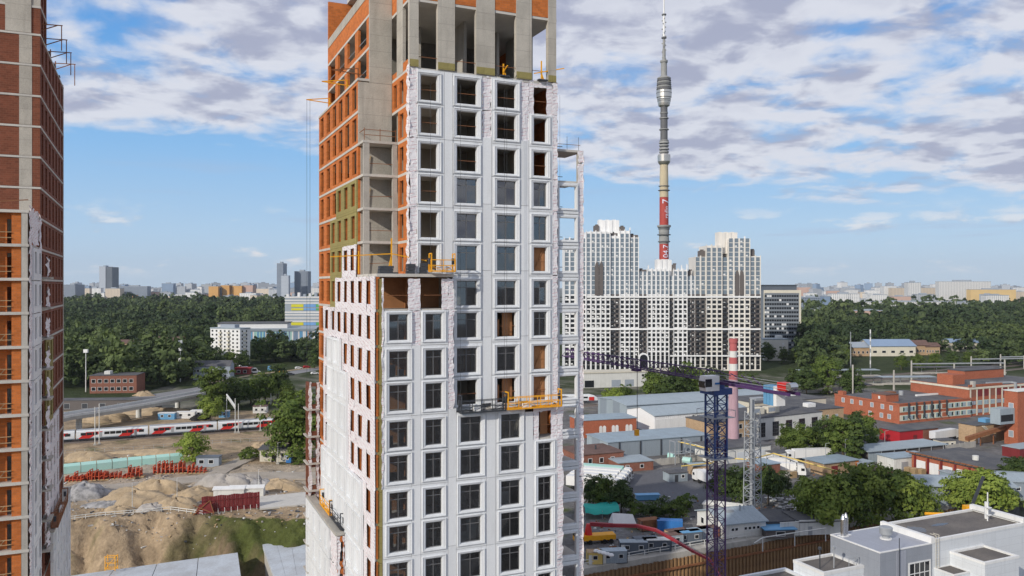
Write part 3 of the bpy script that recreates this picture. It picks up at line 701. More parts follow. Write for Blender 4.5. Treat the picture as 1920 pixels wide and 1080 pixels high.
for j in range(0, 16):
    z0 = SL(j) + .12; hgt = 2.9
    for b in range(8):
        if b < 2 and j < 6: continue
        bay(b, z0, hgt, 'brick')
        k = None
        if b in (2, 3, 4) and 3 <= j < 6: k = 'wool'
        if b == 5 and 4 <= j < 7: k = 'wool'
        if b in (2, 3) and j == 5: k = 'film'
        if b < 5 and j >= 6: k = 'film'
        if b in (5, 6) and j >= 7: k = 'film'
        if b in (4, 5) and j >= 8: k = 'white'
        if b == 3 and j >= 9: k = 'white'
        if b in (1, 2) and j >= 12: k = 'white'
        if b == 6 and j >= 12: k = 'white'
        if k: bay(b, z0, hgt, k)
# upper left block, larger openings, brick band and concrete parapet
for j in (-1, -2):
    z0 = SL(j) + .12
    for b in range(4):
        a, e = 6.1 + b * 4.875, 6.1 + (b + 1) * 4.875
        me = cached(('ub', b), lambda: MB().wall_y(a, e, -2.22, -1.97, 0, 2.9, [(a + .95, e - .5, .5, 2.9)]), 'brick_infill', 'orange_brick'); inst(me, 'brick_infill', TW, (0, 0, z0))
    MB().beam((-2.1, 6.4, z0 + 1.2), (-2.1, 25, z0 + 1.2), .05).build('guard_rail', M_['grey_steel'], TW)
MB().box(-2.2, 6.1, 84.16, -1.95, 25.6, 86.0).build('brick_infill', M_['orange_brick'], TW)
MB().box(-2.24, 6.1, 86.0, -1.93, 25.6, 87.0).build('parapet', M_['concrete'], TW)
MB().box(-1.95, 12, 77.9, 11.5, 12.25, 86.4).build('inner_wall', M_['concrete_raw'], TW)
# --- lower blocks standing proud of the left side
for q in range(6):
    z1 = 33.2 - 3.14 * q; z0 = z1 - 3.1
    for b in range(3, 8):
        a, e = BE[b], BE[b + 1]
        me = cached(('gw', b), lambda: MB().wall_y(a + .02 + (.2 if b == 3 else 0), e - .02, -4.85, -4.6, 0, 3.08, [(a + .9, e - .9, .5, 2.6)]).box(-4.68, a + .9, .5, -4.64, e - .9, 2.6), 'facade_panel', 'panel_white')
        if not (b == 3 and q < 2): inst(me, 'facade_panel', TW, (0, 0, z0))
    MB().wall_x(-4.6, -3.9, 9.2, 9.4, z0, z0 + 3.05, [(-4.5, -4.05, .6 + z0, 2.5 + z0)]).build('brick_infill', M_['orange_brick'], TW)
film(TW, -4.62, -4.35, 9.15, 20, 33.2, 31); film(TW, -4.05, -3.88, 9.15, 20, 33.2, 32)
film(TW, 9.2, 12.2, -4.65, 27, 33.2, 33, rz=math.pi / 2)
MB().box(-4.8, 9.2, 33.25, -3.9, 25.6, 33.5).build('ledge', M_['concrete_raw'], TW)
for q in range(9):
    z1 = 46.6 - 3.14 * q; z0 = z1 - 3.0
    MB().wall_x(-4.6, -3.35, 24.9, 25.15, z0, z1, [(-4.35, -3.75, z0 + .5, z0 + 2.6)]).build('brick_infill', M_['dark_brick'], TW)
    MB().wall_y(25.15, 27, -4.6, -4.35, z0, z1, [(25.7, 26.5, z0 + .5, z0 + 2.6)]).build('brick_infill', M_['dark_brick'], TW)
    MB().box(-4.9, 24.4, z0 - .14, -3.4, 27, z0).build('floor_slab', M_['slab'], TW)
film(TW, -4.64, -4.3, 24.82, 22, 46.7, 34); film(TW, -3.75, -3.4, 24.82, 22, 46.7, 35)
# --- right wing: an open frame one bay wide, white framed storeys
def wing_ring():
    return MB().wall_x(15.2, 17.66, 0, .3, .02, 3.10, [(15.5, 17.36, .55, 2.72)])
for k in range(1, 17):
    z = SL(k)
    MB().box(15.02, .75, z - .12, 18.2, 4.4, z + .1).build('floor_slab', M_['slab'], TW)
    MB().box(15.05, 3.9, z + .1, 15.4, 4.3, z + 3.02).build('column', M_['concrete_raw'], TW)
    if k >= 3:
        inst(cached('wring', wing_ring, 'facade_panel', 'panel_white'), 'facade_panel', TW, (0, .45, z + .02 - .1))
        inst(cached('wlip', lambda: MB().rings([(1.1, 1.27, .0), (1.1, 1.27, -.09), (.95, 1.12, -.06), (.92, 1.07, .05)]), 'window_surround', 'panel_white'), 'window_surround', TW, (16.43, .44, z + 1.56))
        MB().box(17.68, .5, z, 17.72, .95, z + 3.1).build('facade_panel', M_['panel_dull'], TW)
    if k >= 2: MB().box(17.74, .62, z + .1, 18.15, 1.05, z + 3.02).build('column', M_['concrete_raw'], TW)
    MB().beam((15.3, 4.2, z + 1.), (17.8, 4.2, z + 1.), .06).beam((15.3, 4.2, z + .55), (17.8, 4.2, z + .55), .05).beam((16.8, 4.2, z), (16.8, 4.2, z + 1.5), .04).build('guard_rail', M_['dark_steel'], TW)
film(TW, 17.7, 18.28, .56, 20, 71.5, 41, rag=.12)
film(TW, .5, 1.15, 18.24, 20, 71.5, 42, rz=math.pi / 2, rag=.12)
film(TW, .1, .8, 15.08, 20, 77.5, 43, rz=math.pi / 2, rag=.1)
for u in (15.3, 16.6, 17.9): MB().tube((u, .9, 71.5), (u, .9, 72.9), .02, n=5).build('rebar_stub', M_['dark_steel'], TW)
MB().beam((15.1, .9, 72.1), (18.1, .9, 72.1), .04).build('guard_rail', M_['rust_steel'], TW)
# storeys below the picture, plain
MB().box(-4.6, -.9, -12, 18, 25.6, 23.2).build('podium', M_['panel_dull'], TW)
# --- hoists, cradles, roof edge gear: things of their own
def cradle(loc, rz, L_, colr, label, rope=0, group='suspended work platforms'):
    t = thing('suspended_platform', label, 'platform', loc, rz, group); m = M_[colr]
    MB().box(0, 0, 0, L_, .7, .06).build('deck', m, t)
    for y in (.02, .68):
        b = MB(); n = max(2, int(L_ / 1.1))
        for h_ in (.12, .6, 1.1): b.beam((0, y, h_), (L_, y, h_), .06)
        for i in range(n + 1): b.beam((L_ * i / n, y, .05), (L_ * i / n, y, 1.1), .05)
        for i in range(n): b.beam((L_ * i / n, y, .12 if i % 2 else .6), (L_ * (i + 1) / n, y, .6 if i % 2 else .12), .035)
        b.build('railing', m, t)
    for x in (0.06, L_ - .06):
        MB().beam((x, .02, .05), (x, .02, 1.7), .09).beam((x, .68, .05), (x, .68, 1.7), .09).beam((x, 0, 1.65), (x, .7, 1.65), .09).build('end_frame', m, t)
        MB().box(x - .16, .25, .7, x + .16, .5, 1.25).build('hoist_motor', M_['dark_steel'], t)
        if rope: MB().tube((x, .35, 1.3), (x, .35, rope), .012, n=4, caps=False).build('wire_rope', M_['dark_steel'], t)
    MB().box(L_ * .3, .2, .06, L_ * .45, .55, .5).build('toolbox', M_['white_paint'], t)
    return t
def at_tower(u, v, z): return T2W(u, v, z)
cradle(at_tower(1.45, -1.75, 59.2), RZ, 2.35, 'yellow', 'short yellow work cradle resting on the terrace edge of the white front', 17)
cradle(at_tower(8.95, -1.75, 46.35), RZ, 5.7, 'yellow', 'long yellow work cradle on the white front beside a dark one', 30)
cradle(at_tower(4.3, -1.8, 46.3), RZ, 4.5, 'dark_steel', 'dark steel work cradle on the white front left of a long yellow one', 30)
cradle(at_tower(-4.2, 20.4, 33.6), RZ - math.pi / 2, 5.2, 'yellow', 'yellow work cradle on the ledge of the white left side')
cradle(at_tower(-4.2, 15.0, 33.6), RZ - math.pi / 2, 5.3, 'dark_steel', 'dark steel work cradle on the ledge of the white left side')
def davit(loc, rz, parts, label, colr='yellow'):
    t = thing('roof_davit', label, 'roof davit', loc, rz); b = MB()
    for p0, p1 in parts[:2]: b.beam(p0, p1, .11)
    b.build('mast', M_[colr], t); b = MB()
    for p0, p1 in parts[2:]: b.beam(p0, p1, .09)
    b.build('boom', M_[colr], t)
    MB().box(-.5, -.5, 0, .5, .5, .12).build('base_plate', M_['dark_steel'], t)
    return t
davit(at_tower(-1.6, .3, 59.05), RZ, [((0, 0, 0), (0, 0, 3.2)), ((-.35, 0, 0), (0, 0, 1.6)), ((-5.5, 0, 1.45), (0, 0, 1.8)), ((0, 0, 1.8), (3.3, 0, 1.2)), ((-3.0, 0, 0), (-3.0, 0, 2.))], 'yellow rope davit standing on the terrace of the middle tower')
davit(at_tower(9.4, .3, 77.9), RZ, [((0, 0, 0), (0, 0, 1.3)), ((.3, 0, 0), (0, 0, .8)), ((0, 0, .5), (0, -1., .9))], 'small yellow davit in the open storey of the tower')
davit(at_tower(13.4, .2, 77.9), RZ, [((0, 0, 0), (0, 0, 2.)), ((.3, 0, 0), (0, 0, .8)), ((-.8, 0, .7), (2.4, -.2, 1.5))], 'yellow davit arm reaching past the right corner of the open storey')
for i, (v, lab) in enumerate(((8.5, 'nearest'), (13.5, 'middle'), (22.5, 'farthest'))):
    davit(at_tower(-2.7, v, 77.85), RZ, [((0, 0, 0), (0, 0, 1.6)), ((.3, 0, 0), (0, 0, 1.1)), ((.6, 0, 1.), (-2.6, 0, 1.2)), ((0, 0, 1.6), (-2.6, 0, 1.2))], lab + ' of three roof davits overhanging the orange brick left side', 'yellow' if i else 'rust_steel')
for k, v in enumerate((22.5,)):
    for d in (-2.55, -2.2):
        tag(MB().tube(at_tower(-2.7 + d, v, 40), at_tower(-2.7 + d, v, 79), .015, n=4).build('hanging_rope', M_['dark_steel']), ('outer' if d < -2.4 else 'inner') + ' rope hanging down beside the orange brick left side', 'rope')
for i, (u, v, a, b, c) in enumerate(((-.4, -.6, .8, .6, .9), (.9, -.4, .7, .6, 1.), (-2.9, -.5, 1.3, .8, .7), (.1, .2, .9, .7, .6))):
    bb = MB()
    for q in range(3): bb.box(u + .03 * q, v + .02 * q, 59.05 + c * q / 3, u + a - .04 * (2 - q), v + b, 59.05 + c * (q + 1) / 3 - .02)
    o = bb.build('membrane_stack', M_['dark_steel'], None, (TX, TY, 0), RZ)
    tag(o, ['dark membrane stack right of the terrace davit', 'tall dark membrane stack beside the short yellow cradle', 'dark membrane stack at the left end of the terrace', 'dark membrane stack in the middle of the terrace against the wall'][i], 'material stack')
# ================================================================== the twin tower at the left edge
HX, HYY = -48.3, 83.0
HT = thing('brick_tower', 'dark brick twin high-rise with open orange loggias at the left picture edge', 'high-rise', (HX, HYY, 0), RZ)
def H2W(u, v, z): return Vector((HX + CA * u - SA * v, HYY + SA * u + CA * v, z))
def HS(k): return 83.6 - 3.13 * k
rh = random.Random(5)
for k in range(0, 19):
    z = HS(k)
    m = MB().box(-14, -.06, z - .1, .05, 24.4, z + .1)
    if z < 66: m.box(-14, -9.05, z - .13, .06, -.06, z + .13)
    m.build('floor_slab', M_['slab'], HT)
MB().box(-14, 24.2, -12, 0, 24.4, 84).build('rear_wall', M_['dark_brick'], HT)
# front wall of the upper part: brick, a concrete column, brick
for k in range(0, 6):
    z0, z1 = HS(k + 1) + .13, HS(k) - .13
    MB().box(-14, 0, z0, -1.86, .25, z1).build('brick_infill', M_['dark_brick'], HT)
    MB().box(-.73, 0, z0, -.02, .25, z1).build('brick_infill', M_['dark_brick'], HT)
    MB().box(-1.86, -.03, z0, -.73, .3, z1).build('column', M_['concrete'], HT)
# right side: a brick bay with a window per storey
HB = [0.25 + 3.42 * i for i in range(8)]
for k in range(0, 18):
    z0 = HS(k + 1) + .13
    for b in range(7):
        a, e = HB[b], HB[b + 1] - (.0 if b < 6 else .0)
        me = cached(('hb', b), lambda: MB().wall_y(a, min(e, 24.2), -.25, 0, 0, 2.87, [(a + .8, a + 2.45, .35, 2.6)]), 'brick_infill', 'dark_brick')
        inst(me, 'brick_infill', HT, (0, 0, z0))
    MB().box(-.3, 23.6, z0, .04, 24.3, z0 + 2.87).build('column', M_['concrete'], HT)
# upper block above the roof of the long side
for k in range(5):
    z0 = 83.73 + 3.13 * k
    MB().box(-14, 1.0, z0, -.1, 1.3, z0 + 2.9).build('concrete_wall' if k % 2 else 'brick_infill', M_['concrete' if k % 2 else 'dark_brick'], HT)
    MB().wall_y(1.3, 6.6, -.35, -.1, z0, z0 + 2.9, [(1.9, 3.4, z0 + .4, z0 + 2.7), (4.2, 5.9, z0 + .4, z0 + 2.7)]).build('brick_infill', M_['dark_brick'], HT)
    MB().box(-14, .95, z0 + 2.9, -.05, 6.7, z0 + 3.13).build('floor_slab', M_['slab'], HT)
    MB().box(-14, 6.4, z0, -.35, 6.62, z0 + 2.9).build('rear_wall', M_['dark_brick'], HT)
MB().box(-3.2, .9, 84., -.9, .99, 99).build('column', M_['concrete'], HT)
# loggia block: slabs, white-grey corner column, brick walls set back
for k in range(6, 18):
    z0, z1 = HS(k + 1) + .13, HS(k) - .13
    MB().box(-.55, -8.98, z0, -.05, -8.45, z1).build('loggia_column', M_['concrete_raw'], HT)
    MB().box(-1.35, -8.8, z0, -.6, -8.55, z1).build('brick_infill', M_['orange_brick'], HT)
    MB().wall_x(-14, -.3, -8.15, -7.9, z0, z1, [(-1.8, -1.4, z0, z0 + 2.3)]).build('brick_infill', M_['orange_brick'], HT)
    MB().box(-3.55, -8.9, z0, -3.35, -8.16, z1).build('partition', M_['orange_brick'], HT)
    m = MB()
    for h_ in (.55, 1.05): m.beam((-6, -8.9, z0 + h_), (-1.35, -8.9, z0 + h_ + rh.uniform(-.05, .05)), .06)
    m.build('guard_rail', M_['timber'], HT)
    if rh.random() < .7: MB().beam((-2.6, -8.6, z0 + .1), (-1.9, -8.6, z0 + 1.0), .06).build('prop', M_['timber'], HT)
MB().beam((-4., -8.8, 65.5), (.0, -8.95, 65.9), .08).build('loose_beam', M_['rust_steel'], HT)
# side of the loggia block: film and the first white panels
for k in range(6, 18):
    z0 = HS(k + 1) + .13
    me = cached('hs', lambda: MB().wall_y(-8.4, -.06, -.3, -.05, 0, 2.87, [(-6.9, -5.4, .4, 2.6), (-3.6, -2.1, .4, 2.6)]), 'brick_infill', 'orange_brick')
    inst(me, 'brick_infill', HT, (0, 0, z0))
    if k >= 7:
        me = cached('hp', lambda: MB().wall_y(-7.6, -4.75, .08, .3, -.2, 2.85, [(-6.8, -5.5, .45, 2.5)]).wall_y(-4.7, -1.6, .08, .3, -.2, 2.85, [(-3.5, -2.2, .45, 2.5)]), 'facade_panel', 'panel_white')
        inst(me, 'facade_panel', HT, (0, 0, z0))
film(HT, -8.95, -7.5, .1, 20, 65.3, 61, rz=math.pi / 2, rag=.2, amp=.09)
film(HT, -1.7, -.1, .1, 27, 65.0, 62, rz=math.pi / 2, rag=.2, amp=.09)
film(HT, -7.5, -1.7, .06, 62, 65.2, 63, rz=math.pi / 2, rag=.2, amp=.09)
for k in range(7, 17, 1):      # small ledges with loose film, first bay of the long side
    z0 = HS(k + 1)
    MB().box(.05, .3, z0 + .1, .95, 2.6, z0 + .3).build('ledge', M_['concrete_raw'], HT)
    film_grid(0, 2.0, z0 + .3, z0 + 2.2, .16, .3, seed=700 + k).build('breather_film', M_['film'], HT, (.55, .4, 0), math.pi / 2, True)
for k in range(10, 17):
    for b in range(1, 3 if k < 13 else 5):
        a = HB[b]; z0 = HS(k + 1)
        me = cached(('hw', b, k < 13), lambda: MB().wall_y(a, a + 3.4, .03, .16, 0, 3.1, [(a + .85, a + 2.4, .5, 2.7)]), 'mineral_wool_panel' if k < 12 else 'breather_film', 'wool' if k < 12 else 'film')
        inst(me, me.name.split('.')[0], HT, (0, 0, z0))
# lower proud block with white panels
for q in range(5):
    z0 = 31.6 - 3.13 * (q + 1)
    for b in range(1, 7):
        a = HB[b]
        me = cached(('hl', b), lambda: MB().wall_y(a + .02, a + 3.4, .55, .85, 0, 3.1, [(a + .8, a + 2.5, .5, 2.6)]).box(.62, a + .8, .5, .66, a + 2.5, 2.6), 'facade_panel', 'panel_white')
        inst(me, 'facade_panel', HT, (0, 0, z0))
MB().box(.0, 3.4, 31.65, .95, 24.2, 31.85).build('ledge', M_['concrete_raw'], HT)
MB().box(-14, -8.9, -12, .5, 24.2, 16).build('podium', M_['panel_dull'], HT)
cradle(H2W(.55, 15.5, 31.95), RZ - math.pi / 2, 11.5, 'rust_steel', 'rust brown work cradle on the ledge of the left-edge brick tower')
for i, v in enumerate((2.5, 8., 13.5, 19.)):
    davit(H2W(-.4, v, 83.8), RZ, [((0, 0, 0), (0, 0, 1.9)), ((-.3, 0, 0), (0, 0, 1.1)), ((-1.2, 0, 1.6), (2.2, 0, 1.75)), ((0, 0, .9), (1.7, 0, 1.7)), ((2.1, 0, 1.7), (2.1, .0, -.9))],
          ['nearest', 'second nearest', 'third nearest', 'farthest'][i] + ' of four roof davits overhanging the left-edge brick tower', 'rust_steel')
# ================================================================== skyline, far buildings, television tower
rf = random.Random(21)
def far_block(px0, px1, ytop, Y, mt, label=None, cat='building', group=None, depth=25, rz=0., name='far_building', roof=None, crown=None):
    x0, x1 = (px0 - CX) / F * Y, (px1 - CX) / F * Y; zt = zat(ytop, Y); w = x1 - x0
    t = thing(name, label, cat, ((x0 + x1) / 2, Y, 0), rz, group)
    MB().box(-w / 2, 0, 0, w / 2, depth, zt).build('wall', M_[mt], t)
    h = min(4., zt * .06) + .6
    MB().box(-w / 2 - .3, -.3, zt + .01, w / 2 + .3, depth + .3, zt + .9).build('roof', M_[roof or 'far_grey'], t)
    MB().box(-w * .2, depth * .3, zt + .9, w * .15, depth * .7, zt + .9 + h).build('roof_house', M_[roof or 'far_grey'], t)
    return t
# named landmarks of the left skyline
t = far_block(186, 198, 500, 3300, 'far_silver', 'tall slim office tower with pale left and dark right face on the left skyline', 'tower', depth=60)
w_ = 12 / F * 3300 / 2; MB().box(w_ + .4, 2, 0, w_ + 25.5, 58, zat(500.6, 3300)).build('painted_shade_face', M_['far_dark'], t)  # shaded right face of the tower, its shade painted as a dark colour
far_block(119, 141, 534, 2700, 'far_glass', 'low dark glass block beside the left-edge brick tower', depth=60)
far_block(197, 225, 541, 2800, 'far_flats_warm', 'pale office slab at the foot of the slim office tower', depth=30)
far_block(225, 276, 537, 2850, 'far_glass', 'wide dark slab right of the slim office tower', depth=30)
far_block(239, 252, 553, 2400, 'far_gold', 'small bright yellow block at the forest edge on the left', depth=25)
for i, (a, b, yt, m_) in enumerate(((391, 409, 537, 'far_gold'), (409.5, 414, 540, 'far_dark'), (414, 430, 535, 'far_gold'), (434, 453, 536, 'far_gold'), (455, 474, 535, 'far_pink'))):
    far_block(a, b, yt, 2500 + i * 12, m_, ['leftmost copper coloured tower block on the skyline', 'narrow dark block between two copper tower blocks', 'middle copper coloured tower block on the skyline', 'right copper coloured tower block on the skyline', 'dull brown block right of the copper tower blocks'][i], 'tower block', depth=35)
far_block(449, 480, 550, 2300, 'far_flats_white', 'white slab in front of the copper tower blocks', depth=30)
far_block(481, 493, 552, 2320, 'far_flats_warm', 'small warm slab right of the white slab by the copper blocks', depth=30)
far_block(519, 531, 494, 2400, 'far_glass', 'tallest dark glass tower of the pair left of the unfinished tower', 'tower', depth=40)
far_block(527, 541, 517, 2380, 'far_silver', 'lower silver tower standing in front of the tallest dark glass tower', 'tower', depth=18)
far_block(552, 577, 509, 2450, 'far_glass', 'second dark glass tower with flat top left of the unfinished tower', 'tower', depth=40)
far_block(370, 378, 538, 3300, 'far_white', 'thin white tower block left of the copper blocks', depth=25)
# rows of small distant blocks, several depths
rows = [(120, 600, 4200, 22, 530, 541, 46), (120, 600, 3000, 30, 540, 553, 30), (290, 600, 2300, 22, 553, 562, 14), (1500, 1925, 4300, 24, 529, 540, 34), (1505, 1925, 3000, 24, 536, 552, 44), (1505, 1925, 2300, 28, 552, 565, 14)]
ONES = 'first second third fourth fifth sixth seventh eighth ninth tenth eleventh twelfth thirteenth fourteenth fifteenth sixteenth seventeenth eighteenth nineteenth'.split()
TENS = {2: ('twentieth', 'twenty'), 3: ('thirtieth', 'thirty'), 4: ('fortieth', 'forty'), 5: ('fiftieth', 'fifty')}
def nth(i): return ONES[i] if i < 19 else (TENS[(i + 1) // 10][0] if (i + 1) % 10 == 0 else TENS[(i + 1) // 10][1] + '-' + ONES[(i + 1) % 10 - 1])
for a, b, Y, w, y0, y1, n in rows:
    left = a < 900
    for i in range(n):
        px = a + (b - a) * (i + rf.random()) / n; wd_ = w * rf.uniform(.35, 1.1); Yv = Y * rf.uniform(.94, 1.06)
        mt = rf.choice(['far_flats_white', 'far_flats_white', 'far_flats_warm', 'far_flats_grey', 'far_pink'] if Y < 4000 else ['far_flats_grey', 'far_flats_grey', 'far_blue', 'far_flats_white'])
        yt = rf.uniform(y0, y1)
        if Y == 4200 or Y == 4300:
            lab = 'on the farthest skyline ' + ('left' if left else 'right') + ' of the tower'
        elif Y == 3000: lab = 'in the middle distance ' + ('left' if left else 'right') + ' of the tower'
        else: lab = 'at the far forest edge ' + ('left' if left else 'right') + ' of the tower'
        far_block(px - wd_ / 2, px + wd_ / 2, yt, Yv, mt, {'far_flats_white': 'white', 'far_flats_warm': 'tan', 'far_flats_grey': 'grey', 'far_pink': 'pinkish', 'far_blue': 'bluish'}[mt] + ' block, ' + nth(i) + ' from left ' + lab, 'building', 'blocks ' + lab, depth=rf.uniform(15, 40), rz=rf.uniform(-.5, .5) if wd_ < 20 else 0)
# right-hand city, larger blocks that stand out
R = [(1703, 1727, 530, 2300, 'far_flats_white', 'tall white point block in the right-hand city'), (1761, 1858, 528, 2600, 'far_flats_white', 'very wide white slab block on the right skyline'),
     (1820, 1905, 543, 2500, 'amber_block', 'wide amber yellow block below the very wide white slab'), (1850, 1892, 554, 1900, 'far_flats_white', 'white point block standing in front of the amber block'),
     (1559, 1612, 551, 1900, 'far_flats_white', 'white slab block with dark roof huts behind the glass hall'), (1672, 1756, 540, 2800, 'far_flats_warm', 'warm coloured slab behind the tall white point block'),
     (1632, 1664, 553, 2200, 'far_flats_white', 'white slab with magenta top strip in the right-hand city'), (1673, 1708, 556, 2000, 'far_pink', 'brown brick slab in front of the tall white point block'),
     (1718, 1752, 552, 2150, 'far_flats_grey', 'grey slab right of the tall white point block'), (1622, 1792, 566, 1750, 'far_flats_white', 'long low white slab along the forest edge'),
     (1504, 1546, 558, 1500, 'far_glass', 'dark glass hall right of the grey office slab'), (1546, 1557, 556, 1480, 'far_blue', 'blue end pier at the right end of the dark glass hall'),  # the blue pier belongs to the dark glass hall, built apart from it
     (1525, 1560, 580, 1350, 'far_white', 'low white shed in front of the dark glass hall'), (1606, 1660, 583, 1250, 'far_pink', 'low brick building among trees at the forest edge'),
     (1805, 1836, 566, 1800, 'far_flats_grey', 'low grey block left of the white point block in front of the amber block')]
for a, b, yt, Y, m_, lab in R: far_block(a, b, yt, Y, m_, lab, 'building', depth=24)
# ---- television tower
TVY = 1178.0; tvx = (1245 - CX) / F * TVY; k_ = TVY / F
TV = thing('television_tower', 'very tall slender television tower with red sleeves and steel pods', 'tower', (tvx, TVY, 0))
zz = lambda y: zat(y, TVY)
def ringset(name, mt, prof, n=28): return MB().lathe([(w * k_ / 2, zz(y)) for w, y in prof], n).build(name, M_[mt], TV, smooth=False)
ringset('base_shaft', 'tower_tan', [(34, 609), (22, 570), (18.5, 520), (17.6, 488.2)])
ringset('red_sleeve', 'sleeve_red', [(17.8, 488), (17.4, 457.5)])
ringset('ring_drum', 'tower_grey', [(17.6, 457.3), (19, 452), (19, 446), (18.2, 445.5), (18.2, 438), (19.5, 437), (19.5, 428), (22, 427), (25.5, 425.5), (25.5, 422.5), (17.2, 422.2)])
for y, w in ((453, 23), (440, 25), (429, 22)): ringset('gallery_ring', 'tower_dark', [(w, y + 1), (w, y - .6)])
ringset('red_sleeve', 'sleeve_red', [(17, 422), (16.6, 370.3)])
ringset('tan_shaft', 'tower_tan', [(16.6, 370), (15.8, 330), (14.8, 309.2)])
for y, w in ((357, 22), (349, 20)): ringset('gallery_ring', 'tower_dark', [(w, y + .6), (w, y - .5)])
ringset('steel_drum', 'metal_bright', [(16, 309), (21, 306), (23.5, 303), (24, 292), (22, 289.5), (15, 289)])
for i in range(4): ringset('gallery_ring', 'tower_grey', [(17 + (i % 2) * 2, 287 - i * 6), (18.5, 285 - i * 6), (17, 283.5 - i * 6)])
ringset('upper_shaft', 'tower_dark', [(14, 289.2), (13.6, 265), (13.4, 240), (13, 200)])
for y, w in ((264, 17), (243, 18), (222, 17), (212, 15)): ringset('gallery_ring', 'tower_grey', [(w, y + .8), (w, y - .8)])
ringset('pod', 'metal_bright', [(13, 201), (21, 198.5), (23, 194), (25, 186), (25, 184), (28, 183), (28.5, 170), (27, 169.5)])
for i in range(6): ringset('pod_ring', 'tower_grey' if i % 2 else 'tower_dark', [(26 - i * .6, 169.4 - i * 4), (28.2 - i * .5, 168 - i * 4), (28.2 - i * .5, 166.6 - i * 4), (25.5 - i * .6, 165.5 - i * 4)])
for y in (190, 187, 179, 175): ringset('pod_band', 'tower_dark', [(24.5 + (190 - y) * .3, y + .5), (24.5 + (190 - y) * .3, y - .5)])
ringset('neck', 'tower_grey', [(20, 145.4), (14, 143), (11.6, 142), (11, 118), (13.5, 117.4), (14.5, 115), (14, 113.5)])
ringset('mast', 'tower_grey', [(6.4, 113.4), (5.8, 92), (4.6, 91.5), (4.4, 71)])
ringset('mast_collar', 'tower_dark', [(9.5, 72), (9.5, 69.5), (5, 69)])
ringset('mast_top', 'white_paint', [(4.6, 69), (4, 28)]); ringset('mast_collar', 'tower_dark', [(8.5, 28.5), (8.5, 26.5), (4, 26)])
ringset('mast_top', 'white_paint', [(3.2, 26), (2.6, -12), (1.0, -40)])
m = MB()
for i in range(26):     # aerial dipoles round the mast
    y = 111 - i * 3.3; a = i * 2.4; m.beam((math.cos(a) * 1.5, math.sin(a) * 1.5, zz(y)), (math.cos(a) * 3.4, math.sin(a) * 3.4, zz(y)), .8, 1.6)
m.build('aerials', M_['tower_grey'], TV)
def wrap_text(txt, size, zc, r, mt, ang, nm='lettering'):
    """letters written up the shaft, bent round it"""
    cu = bpy.data.curves.new('t', 'FONT'); cu.body = txt; cu.size = size; cu.align_x = 'CENTER'; cu.align_y = 'CENTER'; cu.resolution_u = 3
    ob = bpy.data.objects.new('t', cu); COL.objects.link(ob); dg = bpy.context.evaluated_depsgraph_get()
    me = bpy.data.meshes.new_from_object(ob.evaluated_get(dg)); bpy.data.objects.remove(ob)
    import bmesh
    bm = bmesh.new(); bm.from_mesh(me)
    bmesh.ops.triangulate(bm, faces=bm.faces)
    for _ in range(2): bmesh.ops.subdivide_edges(bm, edges=[e for e in bm.edges if e.calc_length() > 1.2], cuts=1); bmesh.ops.triangulate(bm, faces=bm.faces)
    g_ = bmesh.ops.extrude_face_region(bm, geom=bm.faces[:])
    for v in g_['geom']:
        if isinstance(v, bmesh.types.BMVert): v.co.z += .25
    for v in bm.verts:
        x, y, d = v.co; th = ang + (-y) / r          # text x runs up, text y to the left
        v.co = (math.sin(th) * (r + .12 + d), -math.cos(th) * (r + .12 + d), zc + x)
    me2 = bpy.data.meshes.new(nm); bm.to_mesh(me2); bm.free(); me2.materials.append(M_[mt]); return inst(me2, nm, TV)
rr = 17 * k_ / 2
wrap_text('radio', 8.5, zz(398.5), rr, 'text_white', .42); wrap_text('7', 14, zz(378.5), rr, 'text_white', .30)
wrap_text('104.7', 11, zz(475), 17.9 * k_ / 2, 'text_white', .25)
